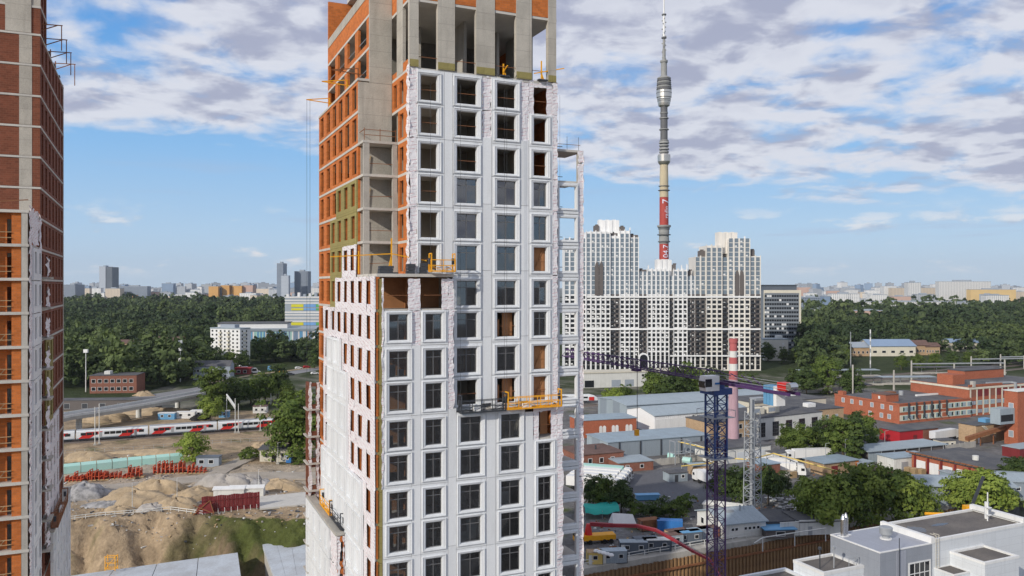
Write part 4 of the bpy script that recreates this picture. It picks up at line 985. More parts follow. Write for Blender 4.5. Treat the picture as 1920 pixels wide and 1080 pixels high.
# ---- the large white and beige apartment complex
AY = 551.0; ak = AY / F
AP = thing('apartment_complex', 'huge cream apartment complex with stepped crowns and pointed dark window bays', 'apartment block', (0, AY, 0))
axx = lambda px: (px - CX) / F * AY
azz = lambda y: zat(y, AY)
PX8 = lambda c: 1080 + c / 3.176
PY8 = lambda c: 380 + c / 3.176
panes = MB(); frames = MB(); upper = MB()
def apbay(c0, c1, ctop, setback=0., dark=None, mt='pale_panel', cols=None, name='wing', crown=False):
    """one vertical bay of the front, c0..c1 and ctop as read from an enlarged view"""
    x0, x1, zt = axx(PX8(c0)), axx(PX8(c1)), azz(PY8(ctop)); y0 = setback
    MB().box(x0, y0 + .5, 0, x1, y0 + 22 - setback, zt - .8).build(name, M_['dark_panel' if False else mt], AP)
    n = cols or max(2, round((x1 - x0) / 3.3)); w = (x1 - x0) / n
    # vertical ribs between the windows, standing proud
    ribs = MB()
    for i in range(n + 1):
        xx = x0 + w * i; a = .45 if i not in (0, n) else .3
        ribs.box(max(x0, xx - a), y0, 0, min(x1, xx + a), y0 + .52, zt)
    ribs.build('pilaster', M_[mt], AP)
    lo = azz(556) if dark else None
    fl = 3.2; z = .8; k = 0
    while z < zt - 2.4:
        for i in range(n):
            xa, xb = x0 + w * i + .62, x0 + w * (i + 1) - .62
            (panes if z < azz(556) else upper).box(xa, y0 + .38, z, xb, y0 + .49, z + (3.0 if z < 9 else 2.1) if z < azz(556) else z + 2.75)
            if rf.random() < .16: frames.box(xa + .1, y0 + .33, z + .2, xa + (xb - xa) * .6, y0 + .37, z + 1.1)
        z += fl; k += 1
    if dark:
        d = MB()
        for i in range(n): d.box(x0 + w * i + .46, y0 + .36, 9.5, x0 + w * (i + 1) - .46, y0 + .375, azz(556 if dark == 1 else 618)) if False else None
        z = 10.4; z_hi = azz(558)
        while z < z_hi:
            for i in range(n): d.box(x0 + w * i + .46, y0 + .28, z + 2.12, x0 + w * (i + 1) - .46, y0 + .5, z + 3.18)
            z += fl
        for i in range(n + 1): xx = x0 + w * i; d.box(max(x0 + .02, xx - .47), y0 - .03, 9.6, min(x1 - .02, xx + .47), y0 - .005, azz(558))
        d.build('dark_cladding', M_['dark_panel'], AP)
        b = MB(); z = 10.4
        while z < z_hi - 2: b.box(x0 + w * .2, y0 - .9, z - .3, x0 + w * .9, y0 - .04, z + .7); z += fl
        b.build('balcony_stack', M_['dark_steel'], AP)
    return x0, x1, zt
apbay(-70, 60, 205); apbay(60, 205, 165, cols=5); apbay(205, 262, 190, .9, dark=1, cols=2); apbay(262, 320, 160, cols=2); apbay(320, 376, 200, .5, cols=2)
apbay(376, 425, 410, 1.2, dark=1, cols=2); apbay(425, 556, 390, cols=5); apbay(556, 581, 430, 1.2, dark=1, cols=1); apbay(581, 664, 392, cols=3); apbay(664, 712, 432, .9, dark=1, cols=2)
apbay(712, 776, 315, .9, mt='beige_panel', dark=1, cols=2); apbay(776, 872, 248, mt='beige_panel', cols=3); apbay(872, 908, 320, 1.0, dark=1, mt='beige_panel', cols=1); apbay(908, 1038, 212, mt='beige_panel', cols=4); apbay(1038, 1103, 312, .8, dark=1, mt='beige_panel', cols=2)
stuff(panes.build('window_panes', M_['black_glass'], AP)); stuff(upper.build('window_panes', M_['sky_reflection_pane'], AP)); stuff(frames.build('curtains', M_['white_paint'], AP))
for c0, c1, ct, s_, mt in ((140, 262, 98, 4, 'pale_panel'), (490, 576, 336, 4, 'pale_panel'), (858, 970, 172, 4, 'beige_panel')):
    x0, x1, zt = axx(PX8(c0)), axx(PX8(c1)), azz(PY8(ct)); b = MB(); n = 6
    for i in range(n): b.box(x0 + (x1 - x0) * i / n, s_ - (.5 if i % 2 else 0), azz(PY8(ct + 130)), x0 + (x1 - x0) * (i + 1) / n - .01, s_ + 10, zt - (i % 2) * .4)
    b.build('crown', M_[mt], AP)
for c0, c1, ca, cb in ((65, 1100, 556, 566), (60, 1100, 748, 758), (560, 1100, 908, 916), (60, 1103, 1000, 1008)):
    MB().box(axx(PX8(c0)), -.35, azz(PY8(cb)), axx(PX8(c1)), -.04, azz(PY8(ca))).build('cornice', M_['pale_panel'], AP)
for c in (112, 138, 948, 975):     # tall pointed dark bays
    x0, x1 = axx(PX8(c)), axx(PX8(c + 24)); za, zb = azz(PY8(552)), azz(PY8(400 if c > 500 else 348)); xm = (x0 + x1) / 2
    m = MB(); pr = [(x0, za), (x1, za), (x1, zb - 4), (xm + (x1 - xm) * .6, zb - 1.6), (xm, zb), (xm - (x1 - xm) * .6, zb - 1.6), (x0, zb - 4)]
    n0 = len(pr); m.v = [(x, -.28, z) for x, z in pr] + [(x, .3, z) for x, z in pr]; m.f = [tuple(range(n0))] + [(i, i + n0, (i + 1) % n0 + n0, (i + 1) % n0) for i in range(n0)]
    m.build('pointed_bay', M_['dark_panel'], AP)
for c0, c1, ct in ((205, 250, 180), (322, 374, 190), (376, 420, 398), (742, 775, 285), (1045, 1072, 282), (672, 690, 405), (110, 140, 135), (262, 295, 142), (578, 600, 368)):
    MB().box(axx(PX8(c0)), 3, azz(PY8(ct + 40)), axx(PX8(c1)), 9, azz(PY8(ct))).box(axx(PX8(c0)) + 1, 4, azz(PY8(ct)), axx(PX8(c0)) + 3, 6, azz(PY8(ct - 8))).build('roof_house', M_['dark_panel'], AP)
for c in (320, 345, 628, 660, 1005, 430): MB().box(axx(PX8(c)), 1, 60, axx(PX8(c)) + .7, 2, azz(PY8({320: 148, 345: 196, 628: 372, 660: 366, 1005: 200, 430: 372}[c]))).build('crown_fin', M_['pale_panel'], AP)
def arch_slab(xc, r, h, y0, y1, name, mt):
    m = MB(); pr = [(xc + r, 0)] + [(xc + r * math.cos(math.pi * i / 12), h + r * math.sin(math.pi * i / 12)) for i in range(13)] + [(xc - r, 0)]; n0 = len(pr)
    m.v = [(x, y0, z) for x, z in pr] + [(x, y1, z) for x, z in pr]; m.f = [tuple(reversed(range(n0)))] + [(i, (i + 1) % n0, (i + 1) % n0 + n0, i + n0) for i in range(n0)]; m.build(name, M_[mt], AP)
arch_slab(axx(PX8(402)), 3.6, 8.5, -.9, .4, 'entrance_arch', 'pale_panel'); arch_slab(axx(PX8(402)), 2.7, 8.3, -.95, -.91, 'entrance_door', 'black_glass')
# ---- grey office slab and its beige annexe
def slab_office():
    Y = 678.; x0, x1 = (1432 - CX) / F * Y, (1502 - CX) / F * Y; zt = zat(545, Y); w = x1 - x0
    t = thing('office_slab', 'grey office slab with bands of windows right of the cream apartment complex', 'office building', (x0, Y, 0))
    MB().box(0, .3, 0, w, 16, zt).build('wall', M_['office_grey'], t)
    MB().box(w - 1.6, 0, 0, w, .3, zt + .5).box(-.0, 0, zt - 2, w - 1.6, .3, zt + .5).box(0, 0, 0, .6, .3, zt - 2).build('end_frame', M_['cream_wall'], t)
    MB().box(1.5, 2, zt + .1, w - 3, 14, zt + 4.4).box(0.5, 1, zt + 4.4, w - 2, 15, zt + 5.).build('roof_house', M_['far_dark'], t)
    p = MB(); bands = MB(); z = 4.; r = random.Random(3); q = MB()
    while z < zt - 4:
        n = 14
        for i in range(n):
            xa = .8 + (w - 2.6) * i / n
            (q if r.random() < .16 else p).box(xa, .2, z, xa + (w - 2.6) / n - .35, .32, z + 1.7)
        bands.box(.6, .1, z + 1.9, w - 1.6, .3, z + 3.1); z += 3.4
    stuff(p.build('window_panes', M_['black_glass'], t)); stuff(q.build('bright_blinds', M_['white_paint'], t)); bands.build('spandrel_bands', M_['office_grey'], t)
    Y = 625.; x0, x1 = (1433 - CX) / F * Y, (1478 - CX) / F * Y; zt = zat(637, Y); w = x1 - x0
    t = thing('annexe_block', 'windowless beige annexe block in front of the grey office slab', 'building', (x0, Y, 0))
    MB().box(0, 0, 0, w, 14, zt).build('wall', M_['beige_panel'], t); MB().box(-.2, -.2, zt + .01, w + .2, 14.2, zt + .7).build('roof', M_['roof_grey'], t)
    for i in range(5): MB().box(w - 4.6, -.12, 3 + i * 2.3, w - 3.2, -.01, 4.6 + i * 2.3).build('window', M_['white_paint'], t)
    MB().box(w * .6, 5, zt + .7, w * .85, 9, zt + 3).build('roof_house', M_['white_wall'], t)
slab_office()
# ---- left: striped media centre, long mall, white apartment block
def media():
    Y = 1010.; x0, x1 = (534 - CX) / F * Y, (640 - CX) / F * Y; w = x1 - x0; zt = zat(556, Y)
    t = thing('striped_office', 'grey striped office block with rainbow coloured bands left of the unfinished tower', 'office building', (x0, Y, 0))
    MB().box(0, .5, 0, w, 40, zt).build('wall', M_['far_grey'], t)
    cols = [('amber_y', (.62, .58, .03)), ('sky_b', (.16, .33, .62)), ('leaf_g', (.10, .36, .12)), ('magenta_r', (.60, .04, .20))]
    for n_, c_ in cols: mat(n_, c_, .5, .05, .1)
    for i, y in enumerate((557, 563, 568, 573, 579, 585, 590, 596, 602, 607)):
        if y in (573, 579, 607):
            for q in range(4): MB().box(w * .22 * q + 8, .0, zat(y + 2.8, Y), w * .22 * (q + 1) + 8 - .3, .45, zat(y - 2.5 if y != 579 else y - 1, Y)).build('colour_band', M_[cols[q][0]], t)
        else: MB().box(0, .1, zat(y + 1.5, Y), w, .45, zat(y - .8, Y)).build('white_band', M_['far_white'], t)
    for q in range(9): MB().box(q * 7 + 1, 3, zt, q * 7 + 4, 8, zt + 3 + (q % 3)).build('roof_house', M_['far_grey' if q % 2 else 'far_white'], t)
    Y = 745.; x0, x1 = (402 - CX) / F * Y, (650 - CX) / F * Y; w = x1 - x0; zt = zat(622, Y)
    t = thing('shopping_hall', 'long low hall with a facade of thin coloured slats behind the white block', 'hall', (x0, Y, 0), math.radians(8))
    MB().box(0, 1, 0, w, 50, zt).build('wall', M_['far_grey'], t)
    MB().box(-1, 0, zt + .05, w, 52, zt + 2.2).build('roof', M_['roof_grey'], t); MB().box(0, 14, zt + 2.2, w * .52, 40, zt + 6.5).build('upper_hall', M_['far_white'], t)
    MB().box(-.5, 13, zt + 6.6, w * .53, 41, zt + 7.4).build('roof', M_['roof_dark'], t)
    r = random.Random(8); cc = ['far_white', 'far_grey', 'teal_pale', 'blue_light', 'far_white', 'far_blue', 'far_pink', 'far_white']
    for i in range(86):
        xa = w * i / 86; MB().box(xa, .3, zt * .38, xa + w / 86 - .25, .9, zt - .3).build('slat', M_[cc[min(7, max(0, int(i / 13 + r.uniform(-1.2, 2.2))))]], t)
    Y = 569.; p0 = G(388, 690); w = 52 / F * 600
    t = thing('white_apartment_block', 'white nine-storey apartment block with balconies among the trees', 'apartment block', ((389 - CX) / F * 585, 590, 0), math.radians(-22))
    zt = 26.5; w = 27.; MB().box(0, .3, 0, w, 11, zt).build('wall', M_['white_paint'], t)
    MB().box(-.2, .1, zt + .01, w + .2, 11.2, zt + .8).build('roof', M_['roof_grey'], t); MB().box(6, 4, zt + .8, 19, 9, zt + 3).build('roof_house', M_['far_grey'], t)
    for k in range(9):
        for i in range(7):
            z = 1.2 + k * 2.8
            if i in (2, 4): MB().box(i * 3.75 + .6, -.8, z - .3, i * 3.75 + 3.3, .28, z + .75).build('balcony', M_['cream_wall'], t)
            MB().box(i * 3.75 + 1.3, .22, z + .76, i * 3.75 + 2.7, .33, z + 2.0).build('window', M_['black_glass'], t)
        for i in range(2):
            MB().box(w - .03, 2 + i * 4.5, 1.9 + k * 2.8, w + .03, 3.3 + i * 4.5, 3.2 + k * 2.8).build('window', M_['black_glass'], t)
        MB().box(w + .0, 6.2 - 2.6, .8 + k * 2.8, w + 1.0, 6.2, 1.8 + k * 2.8).build('balcony', M_['cream_wall'], t)
media()
# ================================================================== trees and woods
def crown_arrays(seed, n_clump, n_leaf, leaf, rx, rz, flat=.35, trunk=.22):
    """leaf-sized quads in clumps spread through an uneven crown; returns vertices (n,4,3) and a tint for each"""
    r = np.random.default_rng(seed)
    d = r.normal(size=(n_clump, 3)); d /= np.linalg.norm(d, axis=1)[:, None]; d[:, 2] = np.where(d[:, 2] < -.85, -d[:, 2] * .6, d[:, 2])
    rad = r.uniform(.45, .95, n_clump)[:, None]; lump = 1 + .22 * np.sin(d[:, :1] * 4 + seed) + .18 * np.sin(d[:, 1:2] * 5 + seed * 2.)
    cc = d * rad * lump * np.array([rx, rx, rz]) + np.array([0, 0, rz * (1 + trunk)])
    cs = r.uniform(.22, .40, n_clump) * rx
    k = np.repeat(np.arange(n_clump), n_leaf)
    e = r.normal(size=(len(k), 3)); e /= np.linalg.norm(e, axis=1)[:, None]; e[:, 2] = np.abs(e[:, 2]) * .9 - .25
    pos = cc[k] + e * (cs[k] * r.uniform(.55, 1.05, len(k)))[:, None]
    nrm = e + d[k] * .5 + r.normal(size=e.shape) * .45 + np.array([0, 0, .3]); nrm /= np.linalg.norm(nrm, axis=1)[:, None]
    t = np.cross(nrm, r.normal(size=nrm.shape)); t /= np.linalg.norm(t, axis=1)[:, None] + 1e-9; b = np.cross(nrm, t)
    s = leaf * r.uniform(.6, 1.3, len(k))[:, None]; l = s * r.uniform(.5, .9, len(k))[:, None]
    V = np.stack([pos - t * s - b * l * .4, pos + b * l * -.9 + t * s * .1, pos + t * s + b * l * .3, pos + b * l], 1)
    tint = np.clip(r.uniform(0, 1, n_clump)[k] * .7 + r.uniform(-.2, .4, len(k)), 0, 1)
    return V, tint
def quads_mesh(name, V, tint, mt):
    n = len(V); me = bpy.data.meshes.new(name); me.vertices.add(n * 4); me.vertices.foreach_set('co', V.reshape(-1).astype(np.float32))
    me.loops.add(n * 4); me.loops.foreach_set('vertex_index', np.arange(n * 4, dtype=np.int32)); me.polygons.add(n); me.polygons.foreach_set('loop_start', np.arange(n, dtype=np.int32) * 4)
    a = me.attributes.new('tint', 'FLOAT', 'POINT'); a.data.foreach_set('value', np.repeat(tint, 4).astype(np.float32)); me.update()
    me.materials.append(M_[mt]); return me
TREES = {}
def tree_kind(key, seed, h, rx, mt, n_clump=95, n_leaf=60, leaf=.34, trunk=.06):
    rz = h / (2 + trunk); V, t = crown_arrays(seed, n_clump, n_leaf, leaf, rx, rz, trunk=trunk)
    cm = quads_mesh('crown', V, t, mt); r = random.Random(seed); m = MB(); th = h * .6; r0 = .028 * h
    m.tube((0, 0, -.3), (.1, .05, th * .5), r0, r0 * .7, 7, False); m.tube((.1, .05, th * .5), (0, .15, th * 1.25), r0 * .7, r0 * .2, 7)
    for i in range(7):
        a = i * 2.4; z = th * (.35 + .1 * i); m.tube((0, 0, z), (math.cos(a) * rx * .6, math.sin(a) * rx * .6, z + h * .16), r0 * .35, r0 * .1, 5)
    TREES[key] = (m.mesh('trunk', M_['bark']), cm, h)
tree_kind('broad', 1, 13, 5.4, 'leaf'); tree_kind('broad2', 2, 12, 5.8, 'leaf'); tree_kind('dark', 3, 12, 5.0, 'leaf_dark'); tree_kind('dark2', 4, 10, 4.6, 'leaf_dark')
tree_kind('tall', 5, 17, 5.2, 'leaf'); tree_kind('pale', 6, 11, 5.2, 'leaf_pale'); tree_kind('pale2', 7, 9, 5.0, 'leaf_pale'); tree_kind('poplar', 8, 17, 4.2, 'leaf_dark')
tree_kind('shrub', 9, 3.6, 2.6, 'leaf', 34, 44, .22, -.1); tree_kind('shrub_dark', 10, 4.2, 3.2, 'leaf_dark', 40, 44, .22, -.1)
rtree = random.Random(3)
def tree(key, p, h, label, group=None, cat='tree', name='tree'):
    tr, cr, h0 = TREES[key]; t = thing(name, label, cat, p, rtree.uniform(0, 6.28), group); s = h / h0
    w = s * rtree.uniform(.92, 1.12); t.scale = (w, w, s)
    inst(tr, 'trunk', t); inst(cr, 'crown', t); return t
# woods that read as one mass: park left, park right, and trees between far houses
def woods(name, label, pts, seed, mt='leaf_forest'):
    r = np.random.default_rng(seed); VV, TT = [], []
    tm = [crown_arrays(100 + i, 20, 13, 1.0, 5.4, 6.5, trunk=.15) for i in range(6)]
    tmf = [crown_arrays(200 + i, 12, 9, 1.6, 6.2, 6.5, trunk=.2) for i in range(5)]
    for x, y, s in pts:
        V, t = (tm if y < 900 else tmf)[r.integers(5)]; a = r.uniform(0, 6.28); c, q = math.cos(a), math.sin(a)
        Vx = V[..., 0] * c - V[..., 1] * q; Vy = V[..., 0] * q + V[..., 1] * c
        sz = s * r.uniform(.8, 1.25); w = V.copy(); w[..., 0] = Vx * s + x; w[..., 1] = Vy * s + y; w[..., 2] = V[..., 2] * sz
        VV.append(w); TT.append(np.clip(t * .45 + r.uniform(-.2, .35) + .35 * math.sin(x * .013 + 1) * math.sin(y * .011) + (.35 if r.random() < .12 else 0), 0, 1))
    me = quads_mesh(name, np.concatenate(VV), np.concatenate(TT), mt); o = inst(me, name); o['kind'] = 'stuff'; o['label'] = label
    return o
def scatter(k0, k1, y0, y1, sp, seed, keep=None):
    r = np.random.default_rng(seed); out = []; y = y0
    while y < y1:
        s_ = sp * (1 + max(0, y - 700) / 1400)
        n = int((k1 - k0) * y / s_)
        for i in range(n + 1):
            x = (k0 + (k1 - k0) * (i + r.uniform(-.4, .4)) / max(1, n)) * y; yy = y + r.uniform(-.5, .5) * s_
            if keep is None or keep(x, yy): out.append((x, yy, (s_ / sp) ** .45 * (r.uniform(.6, 1.0) if r.random() < .6 else r.uniform(1.0, 1.55)) * (1 + .25 * math.sin(x * .021) * math.sin(yy * .017))))
        y += s_ * .85
    return out
def keep_left(x, y):
    px = CX + x / y * F
    if y < 800 and px > 385: 
        if y > 560: return px < 400 and y > 640 or (y > 605 and y < 690 and px > 470)
    if 380 < px < 620 and 590 < y < 1075 and not (px < 480 and y > 830): return False
    if 225 < px < 300 and 560 < y < 590: return False
    if px > 525 and y < 1100: return False
    return y > 452 + max(0, px - 330) * 1.6
woods('woods', 'dark green wooded park spreading to the left skyline', scatter(-.57, -.215, 450, 2150, 9.0, 1, keep_left), 1)
def keep_right(x, y):
    px = CX + x / y * F
    if px < 1505: return False
    if 1590 < px < 1800 and 600 < y < 680: return False
    return y > (690 if 1585 < px < 1840 else 575 if px > 1640 else 520)
woods('woods', 'dark green wooded park behind the red factory on the right', scatter(.355, .66, 520, 1600, 9.0, 2, keep_right), 2)
woods('woods', 'thin tree cover between the distant houses', scatter(-.60, -.215, 2160, 3100, 24., 3) + scatter(.355, .66, 1620, 2200, 22., 4), 3)
# ================================================================== left: railway, viaduct, building site
rl = random.Random(17)
# --- tracks and embankment
tl = [G(60, 838), G(122, 834), G(330, 822), G(515, 806), G(640, 795), G(800, 786)]
TD = (tl[4] - tl[1]); 
pts = [(p.x, p.y) for p in tl]
# straight line through the train
A_, B_ = G(122, 831), G(515, 804.5); dirT = (B_ - A_).normalized(); angT = math.atan2(dirT.y, dirT.x)
def along(s, off=0.): n = Vector((-dirT.y, dirT.x, 0)); return A_ + dirT * s + n * off
for i, off in enumerate((0., 5.2)):
    o = strip('track_bed', [(along(s, off).x, along(s, off).y) for s in (-60, 0, 60, 120, 200)], 4.2, .35, 'ballast', .5); struct(o)
    m = MB()
    for g in (-.76, .76): m.beam((*along(-60, off + g).xy, .45), (*along(200, off + g).xy, .45), .12, .16)
    m.build('rail', M_['rail'], o)
# --- train: four cars
def train_car(s0, L_, label, nose=0):
    t = thing('train_car', label, 'train', (*along(s0).xy, .55), angT, 'red and white train on the embankment')
    w, h = 1.5, 3.5
    pr = [(-w, .9), (w, .9), (w + .03, 2.2), (w - .12, 3.5), (w - .5, 3.95), (-w + .5, 3.95), (-w + .12, 3.5), (-w - .03, 2.2)]
    m = MB(); ends = [(.12, 1), (L_ - .12, 1)] if not nose else [(.12, 1), (L_ - 4.2, 1), (L_ - 2.4, .86), (L_ - .9, .62), (L_ - .2, .36)]
    n = len(pr)
    for x, sc in ends: m.v += [(x, y * (.75 + .25 * sc), .9 + (z - .9) * sc) for y, z in pr]
    for q in range(len(ends) - 1):
        for i in range(n): j = (i + 1) % n; m.f.append((q * n + j, q * n + i, q * n + n + i, q * n + n + j))
    m.f.append(tuple(range(n))); m.f.append(tuple(reversed(range((len(ends) - 1) * n, len(ends) * n)))); m.f = [tuple(reversed(f)) for f in m.f]
    m.build('body', M_['train_white'], t)
    MB().box(.3, -1.02, 3.95, L_ - 4.4 if nose else L_ - .3, 1.02, 4.12).build('roof', M_['grey_steel'], t)
    for sx, w_ in ((.8, 5.4), (L_ - 10.2, 5.4)):
        for side in (-1, 1):
            f = MB(); y = side * (w + .045); y2 = side * (w + .03); k = 1.8
            a = [(sx, y, .95), (sx + w_ * .72, y, .95), (sx + w_ * .72 + k, y, 2.2), (sx + k * .8, y, 2.2)]; b = [(sx + k * .8, y, 2.2), (sx + w_ + k, y, 2.2), (sx + w_ + k + .9, y * .955, 3.25), (sx + k * 1.5, y * .955, 3.25)]
            f.quad(*(a if side < 0 else a[::-1])); f.quad(*(b if side < 0 else b[::-1])); f.build('red_flash', M_['red_bright'], t)
    for side in (-1, 1):
        i = 0; x = 1.6
        while x < L_ - (5.5 if nose else 2.4):
            if i not in (3, 9):
                y = side * (w + .06); b = MB(); b.box(x, min(y * .985, y), 2.05, x + 1.72, max(y * .985, y) , 3.05); b.build('window', M_['black_glass'], t)
            else: MB().box(x + .2, side * (w + .02), 1.0, x + 1.2, side * (w + .06), 3.0).build('door', M_['grey_steel'], t)
            x += 1.95; i += 1
    if nose: MB().box(L_ - 3.6, -.95, 2.9, L_ - 2.3, .95, 3.3).build('windscreen', M_['black_glass'], t)
    for x in (2.6, L_ - 2.6):
        b = MB().box(x - 1.6, -1.1, .25, x + 1.6, 1.1, .75)
        for wx in (-1.1, 1.1):
            for y in (-.9, .78): b.tube((x + wx, y, .36), (x + wx, y + .12, .36), .42, n=10)
        b.build('bogie', M_['dark_steel'], t)
    MB().box(.3, -1.535, .92, L_ - (4.4 if nose else .3), 1.535, 1.25).build('skirt', M_['far_grey'], t)
    MB().box(5, -1.3, .3, L_ - 5, 1.3, .92).build('underframe', M_['dark_steel'], t)
cl = 24.6
for i in range(4): train_car(-21.0 + i * cl, 24.3, ['leftmost red and white train car by the brick tower edge', 'second red and white train car from the left', 'third red and white train car from the left', 'front red and white train car with sloping nose behind the tree'][i], nose=(i == 3))
# --- catenary masts and portals
def mast(p, h, label, arm=0, port=None):
    t = thing('catenary_mast', label, 'mast', p, angT, 'overhead line masts'); r = .16
    MB().tube((0, 0, 0), (0, 0, h), r, r * .8, 8).build('post', M_['white_wall'], t); MB().box(-.5, -.5, 0, .5, .5, .5).build('footing', M_['concrete_raw'], t)
    if arm: MB().beam((0, 0, h - 1.2), (0, arm, h - .8), .1).beam((0, 0, h - .2), (0, arm, h - .8), .05).build('bracket', M_['white_wall'], t)
for i, (px, py, yt) in enumerate(((178, 835, 763), (186, 833, 757), (425, 785, 744), (441, 812, 747), (447, 812, 757), (488, 808, 752), (508, 758, 738), (354, 858, 833))):
    p = G(px, py); h = zat(yt, p.y); mast(p, h, ['left post of the close pair of masts in front of the train', 'right post of the close pair of masts in front of the train', 'mast behind the third train car', 'left post of the portal before the third train car', 'right post of the portal before the third train car', 'single mast before the front train car', 'far mast right of the portal', 'short post beside the pale green tree'][i], arm=3 if i in (1, 5) else 0)
p0, p1 = G(425, 785), G(441, 812); pz = zat(762, p1.y)
tag(MB().beam((p0.x, p0.y, pz), (p1.x, p1.y, pz), .45, .6).beam((p0.x, p0.y, pz - 1), (p1.x, p1.y, pz - 1), .2).build('portal_beam', M_['white_wall']), 'white beam joining the masts across the tracks by the third car', 'beam')
# --- road viaduct with piers
vp = [(80, 789, 0), (122, 780, 0), (200, 769, 0), (300, 752, 0), (375, 738, 0), (470, 716, 0)]
VZ = 6.5; vpts = []
for px, py, _ in vp:
    p = G(px, py, VZ); vpts.append((p.x, p.y, VZ))
VD = thing('viaduct', 'curving concrete road viaduct on white round piers behind the train', 'viaduct')
m = MB()
def ribbon(pts, w, z0, z1, name, mt, off=0.):
    Ls, Rs = [], []
    for i, p in enumerate(pts):
        a, b = Vector(pts[max(0, i - 1)][:2]), Vector(pts[min(len(pts) - 1, i + 1)][:2]); d = (b - a).normalized(); n = Vector((-d.y, d.x)); c = Vector(p[:2]) + n * off
        Ls.append((*(c + n * w / 2), p[2])); Rs.append((*(c - n * w / 2), p[2]))
    m = MB()
    for i in range(len(pts) - 1):
        a, b, c, d = Rs[i], Rs[i + 1], Ls[i + 1], Ls[i]; up = lambda q, z: (q[0], q[1], q[2] + z)
        m.quad(up(a, z1), up(b, z1), up(c, z1), up(d, z1)); m.quad(up(d, z0), up(c, z0), up(b, z0), up(a, z0))
        m.quad(up(a, z0), up(b, z0), up(b, z1), up(a, z1)); m.quad(up(d, z1), up(c, z1), up(c, z0), up(d, z0))
    return m.build(name, M_[mt], VD)
ribbon(vpts, 9, -1.2, 0, 'deck', 'concrete_raw'); ribbon(vpts, 8, .005, .03, 'carriageway', 'asphalt_light')
for o_ in (-4.4, 4.4): ribbon(vpts, .25, .03, .95, 'parapet', 'white_wall', o_)
for px, py in ((148, 806), (260, 783), (333, 768)):
    p = G(px, py); MB().lathe([(1.15, 0), (1.1, 4.2), (1.3, 4.6), (2.6, 5.25)], 16, (p.x, p.y)).build('pier', M_['white_wall'], VD)
# --- road behind, retaining wall, dark sheds
o = strip('road', [(*g2(40, 770),), (*g2(160, 760),), (*g2(300, 741),), (*g2(420, 722),), (*g2(600, 690),), (*g2(760, 676),)], 13, .08, 'asphalt_light'); struct(o)
o = strip('road', [(*g2(380, 720),), (*g2(480, 702),), (*g2(600, 688),)], 4, .09, 'sand'); struct(o)
def bx(px, py, w, d, h, rz, name, label, cat, wall, roof, parts=None, z=0, over=.25, pitched=0, t_h=.25):
    """a building with its near left base corner at a photo pixel; local x along the front"""
    p = G(px, py, z); t = thing(name, label, cat, p, rz)
    MB().box(0, 0, 0, w, d, h).build('wall', M_[wall], t)
    if pitched:
        m = MB(); a = [(-over, -over, h + .01), (w + over, -over, h + .01), (w + over, d / 2, h + pitched), (-over, d / 2, h + pitched), (w + over, d + over, h + .01), (-over, d + over, h + .01)]
        m.v = a + [(x, y, z_ + t_h) for x, y, z_ in a]; m.f = [(6, 7, 8, 9), (9, 8, 10, 11), (0, 1, 7, 6), (5, 11, 10, 4), (0, 6, 9, 3), (3, 9, 11, 5), (1, 2, 8, 7), (2, 4, 10, 8), (0, 3, 2, 1), (3, 5, 4, 2)]; m.build('roof', M_[roof], t)
        MB().prism([(0, 0), (w, 0), (w, d), (0, d)], h, h + .005).build('attic_floor', M_[wall], t)
        for x in (.02, w - .02):
            g = MB(); g.v = [(x, 0, h), (x, d, h), (x, d / 2, h + pitched)]; g.f = [(0, 1, 2)]; g.build('gable', M_[wall], t)
    else:
        MB().box(-over, -over, h + .01, w + over, d + over, h + t_h).build('roof', M_[roof], t)
    return t
def wins(t, xs, zs, w, h, y=-.03, mt='black_glass', frame='white_paint', name='window'):
    for z in zs:
        for x in xs:
            o = MB().rings([(w / 2 + .12, h / 2 + .12, .03), (w / 2 + .12, h / 2 + .12, -.05), (w / 2, h / 2, -.05), (w / 2, h / 2, .03)]).build(name, M_[frame], t, (x, y, z))
            MB().box(-w / 2, -.01, -h / 2, w / 2, .02, h / 2).build('pane', M_[mt], o)
t = bx(168, 738, 24, 14, 9.5, math.radians(7), 'brick_workshop', 'dark pink-brown brick workshop at the wood edge behind the viaduct', 'building', 'old_brick', 'roof_dark')
wins(t, [2 + 3.2 * i for i in range(7)], [2.4, 6.6], 1.9, 1.8); MB().box(6, 4, 9.8, 9, 8, 11.5).build('roof_house', M_['white_wall'], t)
t = bx(100, 770, 46, 8, 4.5, math.radians(4), 'dark_shed_row', 'row of low dark sheds beside the viaduct behind the left brick tower', 'shed', 'dark_panel', 'roof_dark')
wins(t, [6, 14, 22, 30, 38], [2.], 2.4, 2.2, mt='dark_steel', frame='grey_steel', name='gate')
t = bx(362, 712, 22, 12, 8, math.radians(8), 'grey_house', 'old grey house half hidden by trees below the white apartment block', 'house', 'far_grey', 'roof_dark', pitched=3)
wins(t, [3, 7, 11, 15, 19], [2, 5.4], 1.4, 1.5)
t = bx(440, 702, 10, 6, 4, math.radians(5), 'red_kiosk', 'small dark red kiosk below the white apartment block', 'kiosk', 'maroon', 'red_paint')
wins(t, [2.5, 6.5], [1.8], 2, 1.6)
for i, (px, py, w_, lab) in enumerate(((160, 655, 30, 'long white roofed house in the wood, left'), (280, 668, 26, 'ochre roofed house in the wood near the thin lamp mast'), (205, 676, 24, 'brown roofed house in the wood below the white roofed one'))):
    bx(px, py, w_, 12, 11 if i == 0 else 13, math.radians(6), 'wood_house', lab, 'house', 'white_wall' if i == 0 else 'tan_brick', 'far_white' if i == 0 else 'roof_brown', pitched=2.5)
